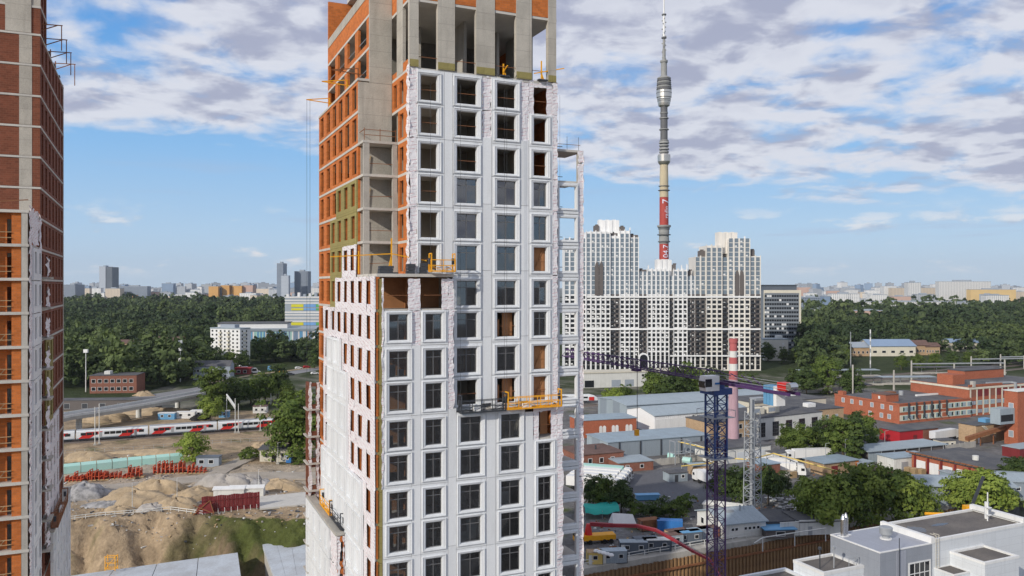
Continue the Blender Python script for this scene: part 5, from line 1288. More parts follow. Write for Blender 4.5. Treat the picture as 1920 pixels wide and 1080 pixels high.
# slim lighting masts over the wood
for i, (px, pb, pt) in enumerate(((161, 735, 655), (338, 716, 638), (227, 600, 580), (255, 600, 582), (283, 600, 580), (309, 600, 583))):
    p = G(px, pb); h = zat(pt, p.y); t = thing('lamp_mast', ['tall slim lamp mast at the wood edge, nearest the brick tower', 'tall lattice aerial mast by the white apartment block'][i] if i < 2 else ['first', 'second', 'third', 'fourth'][i - 2] + ' from left of the thin pale floodlight masts in the wood', 'mast', p)
    MB().tube((0, 0, 0), (0, 0, h), .35 if i < 2 else .6, .2 if i < 2 else .4, 6).build('pole', M_['white_wall'], t); MB().box(-1.1, -.6, h - 1.8, 1.1, .6, h).build('lamp_head', M_['white_paint'], t)
    if i == 1:
        for z in (.25, .5, .75): MB().box(-.8, -.8, h * z, .8, .8, h * z + 1.6).build('aerial_box', M_['white_paint'], t)
# --- site objects between the tracks and the pit
t = thing('noise_barrier', 'long pale teal barrier with sloping cover along the track', 'barrier', (0, 0, 0)); 
bp = [G(60, 893), G(122, 889), G(240, 876), G(345, 866)]
for a, b in zip(bp[:-1], bp[1:]):
    d = b - a; n = max(3, int(d.length / 4))
    for i in range(n):
        p, q = a + d * (i / n), a + d * ((i + 1) / n - .012); m = MB(); up = Vector((0, 0, 2.2)); bk = Vector((-d.y, d.x, 0)).normalized() * 1.4
        m.quad(p, q, q + up, p + up); m.quad(p + up, q + up, q + up + bk + Vector((0, 0, .7)), p + up + bk + Vector((0, 0, .7))); m.quad(q + bk, p + bk, p + up + bk, q + up + bk)
        m.build('barrier_panel', M_['teal_pale'], t)
# red formwork stacks
def formwork(px, py, w, h, lab, rz=.1):
    p = G(px, py); t = thing('formwork_stack', lab, 'formwork', p, rz, 'red formwork stacks by the track'); n = max(3, int(w / 1.1))
    MB().box(0, .1, .0, w, 2.2, .35).build('pallet_beam', M_['timber'], t)
    for i in range(n):
        b = MB(); x = w * i / n; hh = h * rl.uniform(.6, 1.05); lean = rl.uniform(-.15, .25)
        b.beam((x, 0, .3), (x + lean, 0, hh), .22); b.beam((x, 2.2, .3), (x + lean, 2.2, hh), .22); b.beam((x + lean, 0, hh), (x + lean, 2.2, hh), .2); b.beam((x, 0, .45), (x, 2.2, .45), .2)
        b.box(x - .05, .2, .5, x + .12, 2., hh * .85); b.beam((x, .1, hh * .5), (x + w / n * .8, .1, hh * rl.uniform(.4, .8)), .2)
        b.build('formwork_frame', M_['formwork'], t)
for i, (px, py, w, h) in enumerate(((122, 905, 5.5, 2.0), (140, 903, 6, 2.6), (160, 902, 6.5, 3.), (184, 900, 4.5, 2.6), (207, 899, 7, 1.9), (240, 896, 4.5, 3.3), (288, 890, 6, 3.8), (312, 889, 6, 4.), (336, 888, 5, 3.6), (352, 889, 6, 2.2))):
    formwork(px, py, w, h, ['leftmost low', 'second', 'third, tall', 'fourth', 'low fifth', 'pointed sixth', 'tall seventh', 'tallest eighth', 'ninth', 'rightmost low'][i] + ' stack of red formwork frames along the dirt track')
# huts, tanks, cabins
t = bx(368, 876, 7, 3.2, 3.0, .06, 'site_hut', 'grey-blue site hut at the right end of the red formwork', 'hut', 'far_grey', 'far_dark'); wins(t, [1.6, 4.6], [1.7], 1.4, 1.1)
t = bx(487, 867, 9, 7, 4.2, .1, 'brick_hut', 'cream brick hut with flat dark roof near the leafy tree', 'hut', 'cream_wall', 'roof_dark', over=.6); MB().box(3.8, -.05, 0, 5.2, .05, 2.4).build('door', M_['black_glass'], t); wins(t, [1.8, 7.4], [2.2], 1.0, 1.0)
t = bx(474, 775, 6, 4, 3, .1, 'white_hut', 'little white hut behind the train near the far masts', 'hut', 'white_wall', 'roof_brown'); wins(t, [1.5, 4.2], [1.6], 1, 1)
for i, (px, py, w, mt_, lab) in enumerate(((296, 787, 7, 'blue_light', 'blue and white cabin behind the second train car'), (330, 785, 8, 'white_paint', 'long white cabin behind the third train car'), (357, 782, 5, 'white_paint', 'short white cabin by the black heap'), (410, 783, 2.6, 'blue_light', 'left blue toilet booth behind the third car'), (417, 783, 2.6, 'blue_light', 'right blue toilet booth behind the third car'), (536, 868, 1.6, 'blue_paint', 'blue toilet booth beside the cream brick hut'))):
    t = bx(px, py, w, 2.5, 2.7, .05, 'site_cabin', lab, 'cabin', mt_, 'white_paint', over=.1); wins(t, [w * .3] if w < 4 else [w * .25, w * .7], [1.6], min(1.1, w * .35), .9)
# mounds of sand and rubble
def mound(px, py, rx, ry, h, mt, lab, seed):
    p = G(px, py); r = np.random.default_rng(seed); n, k = 40, 16; m = MB()
    ph = r.uniform(0, 6.28, 6)
    for j in range(k + 1):
        q = j / k
        for i in range(n):
            a = 2 * math.pi * i / n; rad = (1 - q ** 1.5) * (1 + .18 * math.sin(2 * a + ph[0]) + .12 * math.sin(5 * a + ph[1]) + .07 * math.sin(9 * a + ph[4] + q * 5)); hz = h * math.sin(q * math.pi / 2) ** .9 * (.82 + .3 * math.sin(2 * a + ph[2]) * (1 - q) + .2 * math.sin(5 * a + ph[3] + q * 6) * (1 - q * .6)) - .2
            m.v.append((rx * rad * math.cos(a) + r.uniform(-.1, .1), ry * rad * math.sin(a) + r.uniform(-.1, .1), hz + r.uniform(-.1, .1) * h * .45))
    for j in range(k):
        for i in range(n): i2 = (i + 1) % n; m.f.append((j * n + i, j * n + i2, (j + 1) * n + i2, (j + 1) * n + i))
    tag(m.build('earth_mound', M_[mt], None, p, 0, True), lab, 'mound')
mounds = [(160, 930, 7.5, 5, 4.2, 'rubble', 'large grey rubble heap near the left brick tower'), (202, 948, 6, 3, 1.6, 'rubble', 'low rubble spread at the pit edge left'), (255, 940, 11, 6, 3.6, 'sand', 'wide pale sand mound in the middle of the site'), (300, 922, 7, 4, 4, 'sand', 'peaked sand mound behind the wide one'),
          (330, 950, 5, 4, 3, 'sand', 'sand mound left of the maroon hoarding'), (222, 958, 4, 2.6, 1.6, 'sand', 'small sand heap at the pit edge'), (285, 955, 4.2, 2.6, 2., 'sand_grey', 'small grey-tan heap at the pit edge'), (370, 930, 7, 4, 3., 'sand', 'low sand mound behind the maroon hoarding left end'),
          (425, 915, 7.5, 4, 4.6, 'sand_grey', 'tall grey earth mound behind the maroon hoarding'), (460, 912, 6, 3.5, 4, 'sand_grey', 'grey earth mound right of the tall grey one'), (490, 915, 4, 3, 3, 'rubble', 'dark rubble heap right of the grey earth mounds'), (525, 915, 7, 4, 3.0, 'sand', 'sand mound at the right edge by the unfinished tower'),
          (515, 836, 4, 3, 2.8, 'sand', 'pale conical sand heap below the front train car'), (492, 838, 4, 3, 2.2, 'sand', 'low sand heap left of the conical one'), (200, 790, 9, 5, 4, 'sand', 'brown earth heap under the viaduct left'), (300, 775, 14, 6, 3, 'sand', 'wide earth heap under the viaduct right'), (375, 787, 4, 3, 2.8, 'tyre', 'black heap behind the third train car'),
          (165, 862, 8, 5, 3.2, 'sand', 'earth heap between the barrier and the train, left'), (300, 850, 16, 4, 1.6, 'sand', 'long low earth bank below the train'), (270, 742, 6, 3, 3, 'sand', 'yellow sand heap on the road behind the viaduct')]
for i, a in enumerate(mounds): mound(*a[:6], a[6], 50 + i)
# maroon hoarding with props
p, q = G(378, 964), G(487, 953); d = q - p; L_ = d.length; t = thing('maroon_hoarding', 'maroon sheet hoarding with white props on the pit edge', 'hoarding', p, math.atan2(d.y, d.x))
n = 26
for i in range(n): MB().box(L_ * i / n, .0 if i % 2 else .08, .2, L_ * (i + 1) / n - .02, .14 if i % 2 else .22, 4.3 + .1 * math.sin(i)).build('sheet', M_['maroon'], t)
for i in range(9): x = L_ * (i + .5) / 9; MB().beam((x, -.15, 1.2), (x, -.8, 0), .1).build('prop', M_['white_wall'], t)
MB().beam((0, -.1, 3.2), (L_, -.1, 3.2), .12).beam((0, -.1, 1.2), (L_, -.1, 1.2), .12).build('waler', M_['maroon'], t)
for i, (px, py, w) in enumerate(((400, 936, 8), (430, 934, 9))):
    t = bx(px, py, w, 3, 2.4, .12, 'rebar_store', ['left', 'right'][i] + ' pale covered stack behind the maroon hoarding', 'material stack', 'white_wall', 'white_paint', pitched=.5)
p = G(362, 966); t = thing('tilted_sheet', 'tilted rusty sheet frame leaning at the left end of the maroon hoarding', 'sheet frame', p, .2)
MB().beam((0, 0, 0), (4, 0, 3.5), .2).beam((0, 0, 2.5), (5, 0, .2), .2).beam((4, 0, 3.5), (5, 0, .2), .2).build('frame', M_['rust_steel'], t); m = MB(); m.quad((.3, .1, .2), (4.8, .1, .3), (4, .15, 3.3), (1.5, .15, 2.5)); m.quad((.3, .16, .2), (1.5, .2, 2.5), (4, .2, 3.3), (4.8, .16, .3)); m.build('sheet', M_['maroon'], t)
# roofs and slabs in and by the pit
o = MB().prism([g2(487, 957), g2(580, 948), g2(580, 925), g2(487, 934)], .05, .5).build('concrete_apron', M_['slab']); struct(o)
def pit_slab(pxs, z, th, label):
    ps = [G(a, b, z) for a, b in pxs]; c = sum(ps, Vector()) / 4; t = thing('foundation_slab', label, 'slab', (c.x, c.y, z - th)); 
    A0, B0, C0, D0 = [(p_ - c) for p_ in ps]; n = 4
    for i in range(n):
        f = lambda s, e, r_: s.lerp(e, r_); q = [f(A0, B0, i / n + .002), f(A0, B0, (i + 1) / n - .002), f(D0, C0, (i + 1) / n - .002), f(D0, C0, i / n + .002)]
        MB().prism([(v.x, v.y) for v in q], .4, th + rl.uniform(-.01, .03)).build('deck_section', M_['slab_blue'], t)
    q = [A0, B0, C0, D0]; MB().prism([(v.x * .97, v.y * .97) for v in q], -8, .39).build('basement_wall', M_['concrete_raw'], t)
    return t
mat('slab_blue', (.50, .54, .58), .6, .18, .22, c2=(.24, .22, .20), fine=3)
s1 = pit_slab([(100, 1100), (455, 1100), (446, 1036), (130, 1080)], -5, 1.2, 'large pale foundation slab with damp stains in the left pit')
s2 = pit_slab([(525, 1110), (600, 1110), (600, 1014), (490, 1016)], -5, 1.2, 'small pale foundation slab beside the unfinished tower foot')
p = G(197, 1066, -4); t = thing('scaffold_tower', 'small yellow scaffold tower in the left pit', 'scaffold', (p.x, p.y, -4.5)); 
b = MB()
for x in (0, 2.2):
    for y in (0, 1.2): b.beam((x, y, 0), (x, y, 3.2), .12)
for z in (.4, 1.7, 3.): b.beam((0, 0, z), (2.2, 0, z), .1).beam((0, 1.2, z), (2.2, 1.2, z), .1).beam((0, 0, z), (0, 1.2, z), .1).beam((2.2, 0, z), (2.2, 1.2, z), .1)
b.beam((0, 0, .4), (2.2, 0, 3.), .08).build('frame', M_['yellow'], t); MB().box(.05, .05, 1.75, 2.15, 1.15, 1.82).build('platform', M_['timber'], t)
# rim barrier rail of the pit and small lamp posts
m = MB(); rp = [G(100, 980), G(180, 970), G(250, 964), G(320, 958), G(380, 966)]
for a, b_ in zip(rp[:-1], rp[1:]):
    n = 4
    for i in range(n): u_ = a.lerp(b_, i / n); m.beam(u_, u_ + Vector((0, 0, 1.1)), .1)
    m.beam(a + Vector((0, 0, 1.05)), b_ + Vector((0, 0, 1.05)), .12).beam(a + Vector((0, 0, .5)), b_ + Vector((0, 0, .5)), .12)
tag(m.build('pit_railing', M_['white_wall']), 'low pale railing along the rim of the left pit', 'railing')
for i, (px, py, yt) in enumerate(((248, 955, 905), (332, 945, 896), (485, 930, 880), (521, 870, 830), (170, 880, 858))):
    p = G(px, py); h = zat(yt, p.y); t = thing('site_lamp_post', ['site lamp post among the sand mounds, left', 'site lamp post left of the maroon hoarding', 'bent site lamp post behind the grey mounds', 'thin white post right of the cream brick hut', 'thin post behind the teal barrier'][i], 'lamp post', p)
    MB().tube((0, 0, 0), (0, 0, h), .1, .06, 6).build('pole', M_['white_wall'], t); MB().beam((0, 0, h), (.9, 0, h + .1), .1, .06).build('lamp_head', M_['grey_steel'], t); MB().box(-.5, -.5, 0, .5, .5, .5).build('footing', M_['concrete_raw'], t)
# cars on the road
def car(p, rz, mt, lab, s=1., van=False):
    t = thing('car', lab, 'van' if van else 'car', p, rz, 'vehicles on the road behind the site'); h = 2.3 if van else 1.45
    pr = [(-2.2, .3), (2.2, .3), (2.2, .85), (1.2, .98), (.55, h), (-1.6 if not van else -2.1, h), (-2.2, .95)]; m = MB(); n = len(pr)
    m.v = [(x, -.88, z) for x, z in pr] + [(x, .88, z) for x, z in pr]; m.f = [tuple(range(n)), tuple(reversed(range(n, 2 * n)))] + [((i + 1) % n, i, i + n, (i + 1) % n + n) for i in range(n)]
    m.build('body', M_[mt], t)
    for x in (-1.4, 1.4):
        for y in (-.9, .72): MB().tube((x, y, .33), (x, y + .18, .33), .33, n=10).build('wheel', M_['tyre'], t)
    for sd in (-1, 1): MB().box(-1.4, sd * .885, 1.0, .6, sd * .9, h - .15).build('side_window', M_['black_glass'], t)
    t.scale = (s, s, s)
for i, (px, py, mt_, van) in enumerate(((462, 697, 'white_paint', True), (478, 700, 'white_paint', True), (512, 696, 'blue_light', True), (425, 712, 'white_paint', False), (433, 710, 'grey_steel', False), (560, 692, 'white_paint', False), (575, 690, 'red_paint', False), (530, 700, 'yellow', False), (545, 704, 'dark_steel', False), (590, 702, 'white_paint', False))):
    p = G(px, py); p.z = .1; car(p, .5, mt_, ['white truck-like van nearest the red kiosk', 'white van right of the red kiosk', 'bright blue van on the far road', 'white car left of the red kiosk', 'grey car left of the red kiosk', 'white car near the striped slat hall', 'red car near the unfinished tower edge', 'yellow car on the far road', 'dark car on the far road', 'white car beside the unfinished tower edge'][i], 1.5 if van else 1.1, van)
# individual trees
LT = [('tall', 402, 775, 24, 'tall loose grey-green tree behind the train, left of the grove'), ('pale', 395, 790, 10, 'low bright shrubby tree at the foot of the tall loose tree'), ('dark', 428, 768, 14, 'dark tree right of the tall loose tree'), ('dark2', 448, 762, 13, 'second dark tree in the grove behind the train'), ('broad', 470, 760, 14, 'mid green tree in the middle of the grove behind the train'),
      ('broad2', 497, 755, 15, 'round green tree in the right half of the grove'), ('dark', 520, 750, 17, 'dark tree at the right end of the grove'), ('broad', 540, 762, 12, 'green tree behind the front train car'), ('tall', 546, 862, 25, 'large leafy tree between the front train car and the unfinished tower'), ('broad2', 566, 858, 20, 'green tree tucked against the unfinished tower edge'),
      ('pale', 362, 868, 10, 'pale yellow-green tree standing alone below the train'), ('shrub', 470, 862, 4, 'green bush left of the cream brick hut'), ('shrub', 458, 862, 3, 'small bush by the fence left of the cream hut'), ('shrub', 560, 872, 4, 'green bush by the blue toilet booth'), ('dark', 375, 705, 17, 'dark round tree left of the grey house'), ('dark', 405, 706, 16, 'dark tree before the grey house'), ('broad', 430, 700, 15, 'tree below the white apartment block'), ('dark', 455, 694, 13, 'round tree right of the red kiosk'),
      ('dark', 490, 680, 18, 'dark tree right of the white apartment block'), ('dark2', 515, 678, 17, 'second dark tree right of the white apartment block'), ('poplar', 508, 672, 22, 'tall pointed tree before the slat hall'), ('dark', 545, 676, 15, 'dark tree before the slat hall middle'), ('dark2', 572, 674, 15, 'dark tree before the slat hall right end'), ('dark', 590, 690, 14, 'dark tree against the unfinished tower above the road')]
for k, px, py, h, lab in LT: tree(k, G(px, py), h, lab, 'trees around the railway, left')

o = strip('haul_road', [g2(90, 922), g2(230, 915), g2(360, 900), g2(470, 893), g2(600, 893)], 9, .32, 'haul', .4); struct(o)
o = strip('haul_road', [g2(380, 905), g2(420, 880), g2(460, 862), g2(480, 850)], 6, .34, 'haul', .4); struct(o)
for i, (off, z) in enumerate(((0, 6.6), (0, 7.9), (5.2, 6.6))):
    tag(MB().beam((*along(-60, off).xy, z), (*along(190, off).xy, z), .05).build('contact_wire', M_['dark_steel']), ['lower', 'upper', 'far'][i] + ' overhead wire above the red and white train', 'wire')
# wire mesh fence posts beside the track
fp = [G(122, 852), G(250, 845), G(380, 834), G(520, 826)]; t = thing('track_fence', 'thin post fence along the near side of the railway', 'fence')
for a, b in zip(fp[:-1], fp[1:]):
    n = int((b - a).length / 3)
    for i in range(n): q = a.lerp(b, i / n); MB().beam(q, q + Vector((0, 0, 1.5)), .08).build('post', M_['grey_steel'], t)
    for z in (.5, 1.4): MB().beam(a + Vector((0, 0, z)), b + Vector((0, 0, z)), .05).build('rail', M_['grey_steel'], t)
# ================================================================== right: railway yard, works, parked trucks
rg = random.Random(29)
def pt_local(t_rz, o, u, v): return Vector((o.x + math.cos(t_rz) * u - math.sin(t_rz) * v, o.y + math.sin(t_rz) * u + math.cos(t_rz) * v, 0))
def winsL(t, ys, zs, w, h, x=-.03, mt='black_glass', frame='white_paint', name='window'):
    """windows on the left side wall, along local y"""
    for z in zs:
        for y in ys:
            o = MB().rings([(w / 2 + .12, h / 2 + .12, .03), (w / 2 + .12, h / 2 + .12, -.05), (w / 2, h / 2, -.05), (w / 2, h / 2, .03)]).build(name, M_[frame], t, (x, y, z), -math.pi / 2)
            MB().box(-w / 2, -.01, -h / 2, w / 2, .02, h / 2).build('pane', M_[mt], o)
# --- railway on the right: beds, platform, gantries, small train nose
for i, (a, b) in enumerate((((1080, 752), (1330, 742)), ((1080, 762), (1330, 750)), ((1420, 745), (1930, 690)), ((1420, 735), (1930, 683)), ((1420, 728), (1930, 678)))):
    p, q = G(*a), G(*b); o = struct(strip('track_bed', [(p.x, p.y), (q.x, q.y)], 4.5, .3, 'ballast', .4)); d = (q - p).normalized(); n = Vector((-d.y, d.x, 0)); m = MB()
    for g in (-.76, .76): m.beam(p + n * g + Vector((0, 0, .4)), q + n * g + Vector((0, 0, .4)), .14, .18)
    m.build('rail', M_['rail'], o)
p = G(1086, 756); t = thing('train_nose', 'red and grey train nose just right of the unfinished tower', 'train', (p.x, p.y, .5), .12)
m = MB(); pr = [(-1.5, .9), (1.5, .9), (1.5, 2.6), (.9, 3.9), (-.9, 3.9), (-1.5, 2.6)]; ends = [(-16, 1), (5.2, 1), (7.4, .8), (9, .45)]; n = 6
for x, s in ends: m.v += [(x, y * (.7 + .3 * s), .9 + (z - .9) * s) for y, z in pr]
for q in range(3):
    for i in range(n): j = (i + 1) % n; m.f.append((q * n + i, q * n + j, q * n + n + j, q * n + n + i))
m.f.append(tuple(range(3 * n, 4 * n))); m.build('body', M_['train_white'], t); MB().box(4.6, -1.56, 1., 7.2, 1.56, 2.7).build('red_flash', M_['red_bright'], t); MB().box(-15, -1.55, 2.1, 4, 1.55, 2.9).build('window_band', M_['black_glass'], t)
for x in (-12, 2): MB().box(x - 1.6, -1.1, 0, x + 1.6, 1.1, .9).build('bogie', M_['dark_steel'], t)
# parking deck wall with round holes
p = G(1090, 728); t = thing('deck_wall', 'long white parking deck with round openings before the apartment complex', 'parking deck', p, math.radians(13)); Lw = 84
MB().box(0, 0, 0, Lw, 12, 8.2).build('wall', M_['white_wall'], t); MB().box(-.4, -.4, 8.21, Lw + .4, 12.4, 8.9).build('roof', M_['cream_wall'], t)
for x in (37, 42, 47, 62, 66): MB().tube((x, -.06, 6.4), (x, .05, 6.4), .75, n=16).build('round_opening', M_['black_glass'], t)
for x in (2, 18, 26): MB().box(x, -.06, .3, x + 5.5, .02, 4.2).build('bay_opening', M_['black_glass' if x < 10 else 'far_grey'], t)
# platform canopies of the rail yard
for i, (px, py, w, lab) in enumerate(((1500, 738, 40, 'long dark platform canopy nearest the factory'), (1510, 724, 46, 'middle dark platform canopy in the rail yard'), (1500, 708, 52, 'farthest pale platform canopy in the rail yard'), (1650, 722, 34, 'pale flat station roof behind the red factory'), (1720, 702, 60, 'long low canopy at the far right of the rail yard'))):
    p = G(px, py); t = thing('platform_canopy', lab, 'canopy', p, .06); MB().box(0, 0, 4.2, w, 7, 4.6).build('roof', M_['roof_dark' if i not in (2, 3) else 'roof_grey'], t); MB().box(-1, 1, 0, w + 1, 6, 1.0).build('platform', M_['concrete_raw'], t)
    for k in range(6): MB().tube((w * (k + .5) / 6, 3.5, 1), (w * (k + .5) / 6, 3.5, 4.2), .18, n=6).build('post', M_['grey_steel'], t)
for i, (px, pb, pt, L_) in enumerate(((1709, 715, 676, 60), (1821, 694, 668, 40), (1876, 692, 664, 30), (1789, 716, 682, 0), (1676, 745, 694, 0), (1599, 745, 684, 0))):
    p = G(px, pb); h = zat(pt, p.y); t = thing('line_gantry', ['gantry with long beam left in the rail yard', 'middle gantry with beam in the rail yard', 'right gantry with beam in the rail yard', 'thick lone post behind the red factory', 'thick lone post before the platform canopies', 'thin pale post left of the platform canopies'][i], 'gantry', p)
    MB().tube((0, 0, 0), (0, 0, h), .55 if i != 5 else .3, .45, 8).build('post', M_['concrete_raw'], t)
    if L_: MB().beam((0, 0, h - 2), (L_, 6, h - 2), .5, .7).build('beam', M_['grey_steel'], t); MB().tube((L_, 6, 0), (L_, 6, h), .5, .45, 8).build('post', M_['concrete_raw'], t)
for i, (px, pb, pt) in enumerate(((1595, 690, 622), (1632, 690, 618))):
    p = G(px, pb); h = zat(pt, p.y); t = thing('lattice_aerial', ['plain grey lamp pole before the right wood', 'red and white banded aerial mast before the right wood'][i], 'mast', p)
    if i == 0: MB().tube((0, 0, 0), (0, 0, h), .4, .25, 6).build('pole', M_['grey_steel'], t)
    else:
        for k in range(10): MB().tube((0, 0, h * k / 10), (0, 0, h * (k + 1) / 10 - .02), .45, n=6).build('mast_section', M_['white_paint' if k % 2 else 'grey_steel'], t)
# houses by the wood
for i, (px, py, w, d, h, wall, roof, pit, lab) in enumerate(((1632, 668, 38, 22, 8, 'cream_wall', 'far_blue', 5, 'hall with large dark blue pitched roof at the edge of the right wood'), (1590, 668, 18, 14, 7, 'tan_brick', 'far_grey', 4, 'grey gabled house left of the blue roofed hall'), (1712, 666, 13, 10, 8, 'tan_brick', 'roof_brown', 4, 'brown gabled house right of the blue roofed hall'), (1736, 666, 12, 10, 7, 'tan_brick', 'roof_brown', 3, 'second brown gabled house right of the blue roofed hall'), (1782, 660, 26, 14, 8, 'cream_wall', 'far_blue', 3, 'long blue roofed house farther right at the wood edge'), (1655, 664, 40, 6, 4, 'white_wall', 'roof_grey', 0, 'long low pale shed below the blue roofed hall'))):
    t = bx(px, py, w, d, h, .05, 'wood_edge_house', lab, 'house', wall, roof, pitched=pit, over=.8); wins(t, [w * (k + .5) / 5 for k in range(5)], [h * .45], w / 12, 1.8)
# --- the red factory
t = bx(1686, 795, 43.9, 35, 7.8, RZ, 'red_factory', 'red brick factory with cream window bands and flat dark roof', 'factory', 'red_brick', 'roof_dark', over=-.02, t_h=.1)
FO = G(1686, 795)
m = MB(); m.box(-.15, -.15, 7.92, 43.9, .35, 8.5).box(-.15, .35, 7.92, .35, 35.1, 8.5); m.build('parapet', M_['red_brick'], t)
for zb in (1.4, 5.0):
    MB().box(.3, -.1, zb - .25, 43.8, -.005, zb + 2.15).build('cream_band', M_['cream_wall'], t)
    for k in range(11):
        x = 2. + k * 3.95
        if k in (2, 6): MB().box(x, -.16, zb, x + 2.9, -.105, zb + 1.9).build('brick_panel', M_['red_brick'], t)
        else:
            o = MB().box(x, -.16, zb, x + 2.9, -.105, zb + 1.9).build('window', M_['teal_pale'], t)
            for q in range(3): MB().box(x + .12 + q * .95, -.2, zb + .15, x + .9 + q * .95, -.165, zb + 1.75).build('pane', M_['far_grey' if (k + q) % 3 else 'black_glass'], o)
for k in range(6): x = 5 + k * 4.6; MB().beam((x, -.6, 2.5), (x, -.6, 8.6), .5, .5).beam((x, -.3, 2.5), (x + .8, -.9, 1.6), .4).build('flue', M_['dark_steel'], t)
winsL(t, [4, 8.5, 14, 20, 25, 30], [6.2], 1.5, 1.8, mt='far_grey'); winsL(t, [5, 9, 15], [2.4], 1.5, 1.8, mt='far_grey')
MB().box(1.5, 8, 7.9, 9, 15.5, 10.9).build('stair_head', M_['red_brick'], t); MB().box(1.3, 7.8, 10.91, 9.2, 15.7, 11.2).build('stair_head_roof', M_['roof_brown'], t); MB().box(1.42, 11, 9., 1.48, 12, 10.2).build('window', M_['white_paint'], t)
MB().box(20, 22, 7.9, 24, 25, 9.6).build('roof_vent', M_['rust_steel'], t); MB().tube((27, 22, 7.9), (27, 22, 9.8), 1., n=10).build('roof_vent', M_['grey_steel'], t); MB().box(-.05, 30, 8.5, 2, 33, 10).build('chimney', M_['red_brick'], t)
MB().box(30, 16, 7.9, 43.8, 17, 8.6).build('white_duct', M_['white_paint'], t)
o2 = pt_local(RZ, FO, 44.0, 1.0)
t = thing('tall_factory_block', 'taller red brick factory block with cream cornice behind the red factory', 'factory', o2, RZ)
MB().box(0, 0, 0, 60, 30, 13).build('wall', M_['red_brick'], t); MB().box(-.3, -.3, 11.9, 60.3, -.005, 12.8).box(-.3, -.005, 11.9, -.005, 30, 12.8).build('cornice', M_['cream_wall'], t); MB().box(.3, .3, 13.01, 60, 29.7, 13.1).build('roof', M_['roof_dark'], t); MB().box(-.2, -.2, 13.12, 22, .25, 14).build('parapet', M_['red_brick'], t)
for k in range(14):
    x = .6 + k * 4.2; MB().box(x, -.2, .4, x + .7, -.01, 11.8).build('pilaster', M_['cream_wall'], t)
    for zb in (8.6,): MB().box(x + .9, -.08, zb, x + 3.9, -.01, zb + 2.9).build('brick_panel', M_['maroon' if k % 3 else 'old_brick'], t)
    for zb in (1.2, 4.9):
        o = MB().box(x + .9, -.08, zb, x + 3.9, -.01, zb + 2.).build('window', M_['teal_pale' if (k * 3 + int(zb)) % 4 else 'maroon'], t)
        for q in range(2): MB().box(x + 1.05 + q * 1.45, -.12, zb + .2, x + 2.3 + q * 1.45, -.085, zb + 1.8).build('pane', M_['far_grey'], o)
MB().box(.2, 8, 13.1, 8, 16, 17.5).build('stair_head', M_['red_brick'], t); MB().box(24, 20, 13.1, 52, 29, 17).build('roof_house', M_['red_brick'], t); MB().box(23.8, 19.8, 17.01, 52.2, 29.2, 17.4).build('roof_house_roof', M_['roof_dark'], t)
MB().box(8.2, 14, 13.1, 16, 22, 16).build('roof_house', M_['white_wall'], t); MB().box(2, -.6, 13.0, 3.6, .9, 15.5).build('vent_shaft', M_['concrete_raw'], t)
MB().beam((17, 4, 13.6), (30, 1.5, 13.6), .7).beam((30, 1.5, 13.6), (30, -.7, 13.6), .7).beam((30, -.8, 13.9), (30, -.8, 3), .8).build('duct', M_['grey_steel'], t)
# red hut, trucks
t = bx(1687, 832, 20, 9, 4.4, RZ, 'red_hut', 'bright red painted hut with grey roof before the red factory', 'hut', 'red_paint', 'roof_dark', over=.4)
MB().box(12, -.06, 0, 20.05, 0, 4.35).build('brick_front', M_['old_brick'], t); MB().box(7, -.05, 0, 9, .02, 2.6).build('door', M_['maroon'], t); MB().box(.0, -.08, .1, 12, -.01, .5).build('white_stripe', M_['white_paint'], t)
def truck(p, rz, lab, trailer=True, s=1., cabcol='white_paint', box='white_paint'):
    """articulated lorry, local x forward, origin on the ground at the rear"""
    t = thing('truck', lab, 'truck', p, rz, 'white lorries in the yards')
    MB().box(0, -1.25, 1.25, 13.2, 1.25, 3.95).build('trailer_box', M_[box], t); MB().box(.3, -1.1, .95, 13, 1.1, 1.22).build('chassis', M_['dark_steel'], t); MB().box(-.05, -1.22, 1.3, -.01, 1.22, 3.9).build('rear_door', M_['panel_dull'], t)
    pr = [(13.5, .7), (16.0, .7), (16.0, 1.7), (15.75, 2.9), (15.3, 3.55), (13.9, 3.75), (13.5, 3.6)]; m = MB(); n = len(pr)
    m.v = [(x, -1.22, z) for x, z in pr] + [(x, 1.22, z) for x, z in pr]; m.f = [tuple(range(n)), tuple(reversed(range(n, 2 * n)))] + [((i + 1) % n, i, i + n, (i + 1) % n + n) for i in range(n)]
    c = m.build('cab', M_[cabcol], t); w = MB(); w.quad((16.02, -1.1, 1.85), (16.02, 1.1, 1.85), (15.79, 1.1, 2.85), (15.79, -1.1, 2.85)); w.build('windscreen', M_['black_glass'], c)
    for sd in (-1.235, 1.235): MB().box(14.6, min(sd, sd * .995), 1.9, 15.6, max(sd, sd * .995) , 2.7).build('side_window', M_['black_glass'], c)
    for sd in (-.95, .65): MB().box(16.01, sd, .85, 16.06, sd + .3, 1.1).build('headlight', M_['chrome'], c)
    MB().box(16.01, -.6, .95, 16.05, .6, 1.55).build('grille', M_['dark_steel'], c)
    MB().box(14, -1.05, .6, 15.6, 1.05, .98).build('bumper', M_['dark_steel'], t)
    for x in (1.8, 3.1, 4.4, 12.3, 15.1):
        for y in (-1.2, .88): MB().tube((x, y, .5), (x, y + .32, .5), .5, n=12).build('wheel', M_['tyre'], t)
    t.scale = (s, s, s)
dv = RZ
truck(G(1748, 829), dv + .1, 'white lorry parked between the red hut and the factory')
p = G(1556, 862); truck(p, math.pi + .18, 'white lorry facing left by the tall bushes')
p = G(1398, 878); truck(p, -.25, 'large white lorry facing right behind the grey lattice tower'); p = G(1408, 887); truck(p, -.30, 'white lorry with long sleeper cab beside the grey lattice tower')
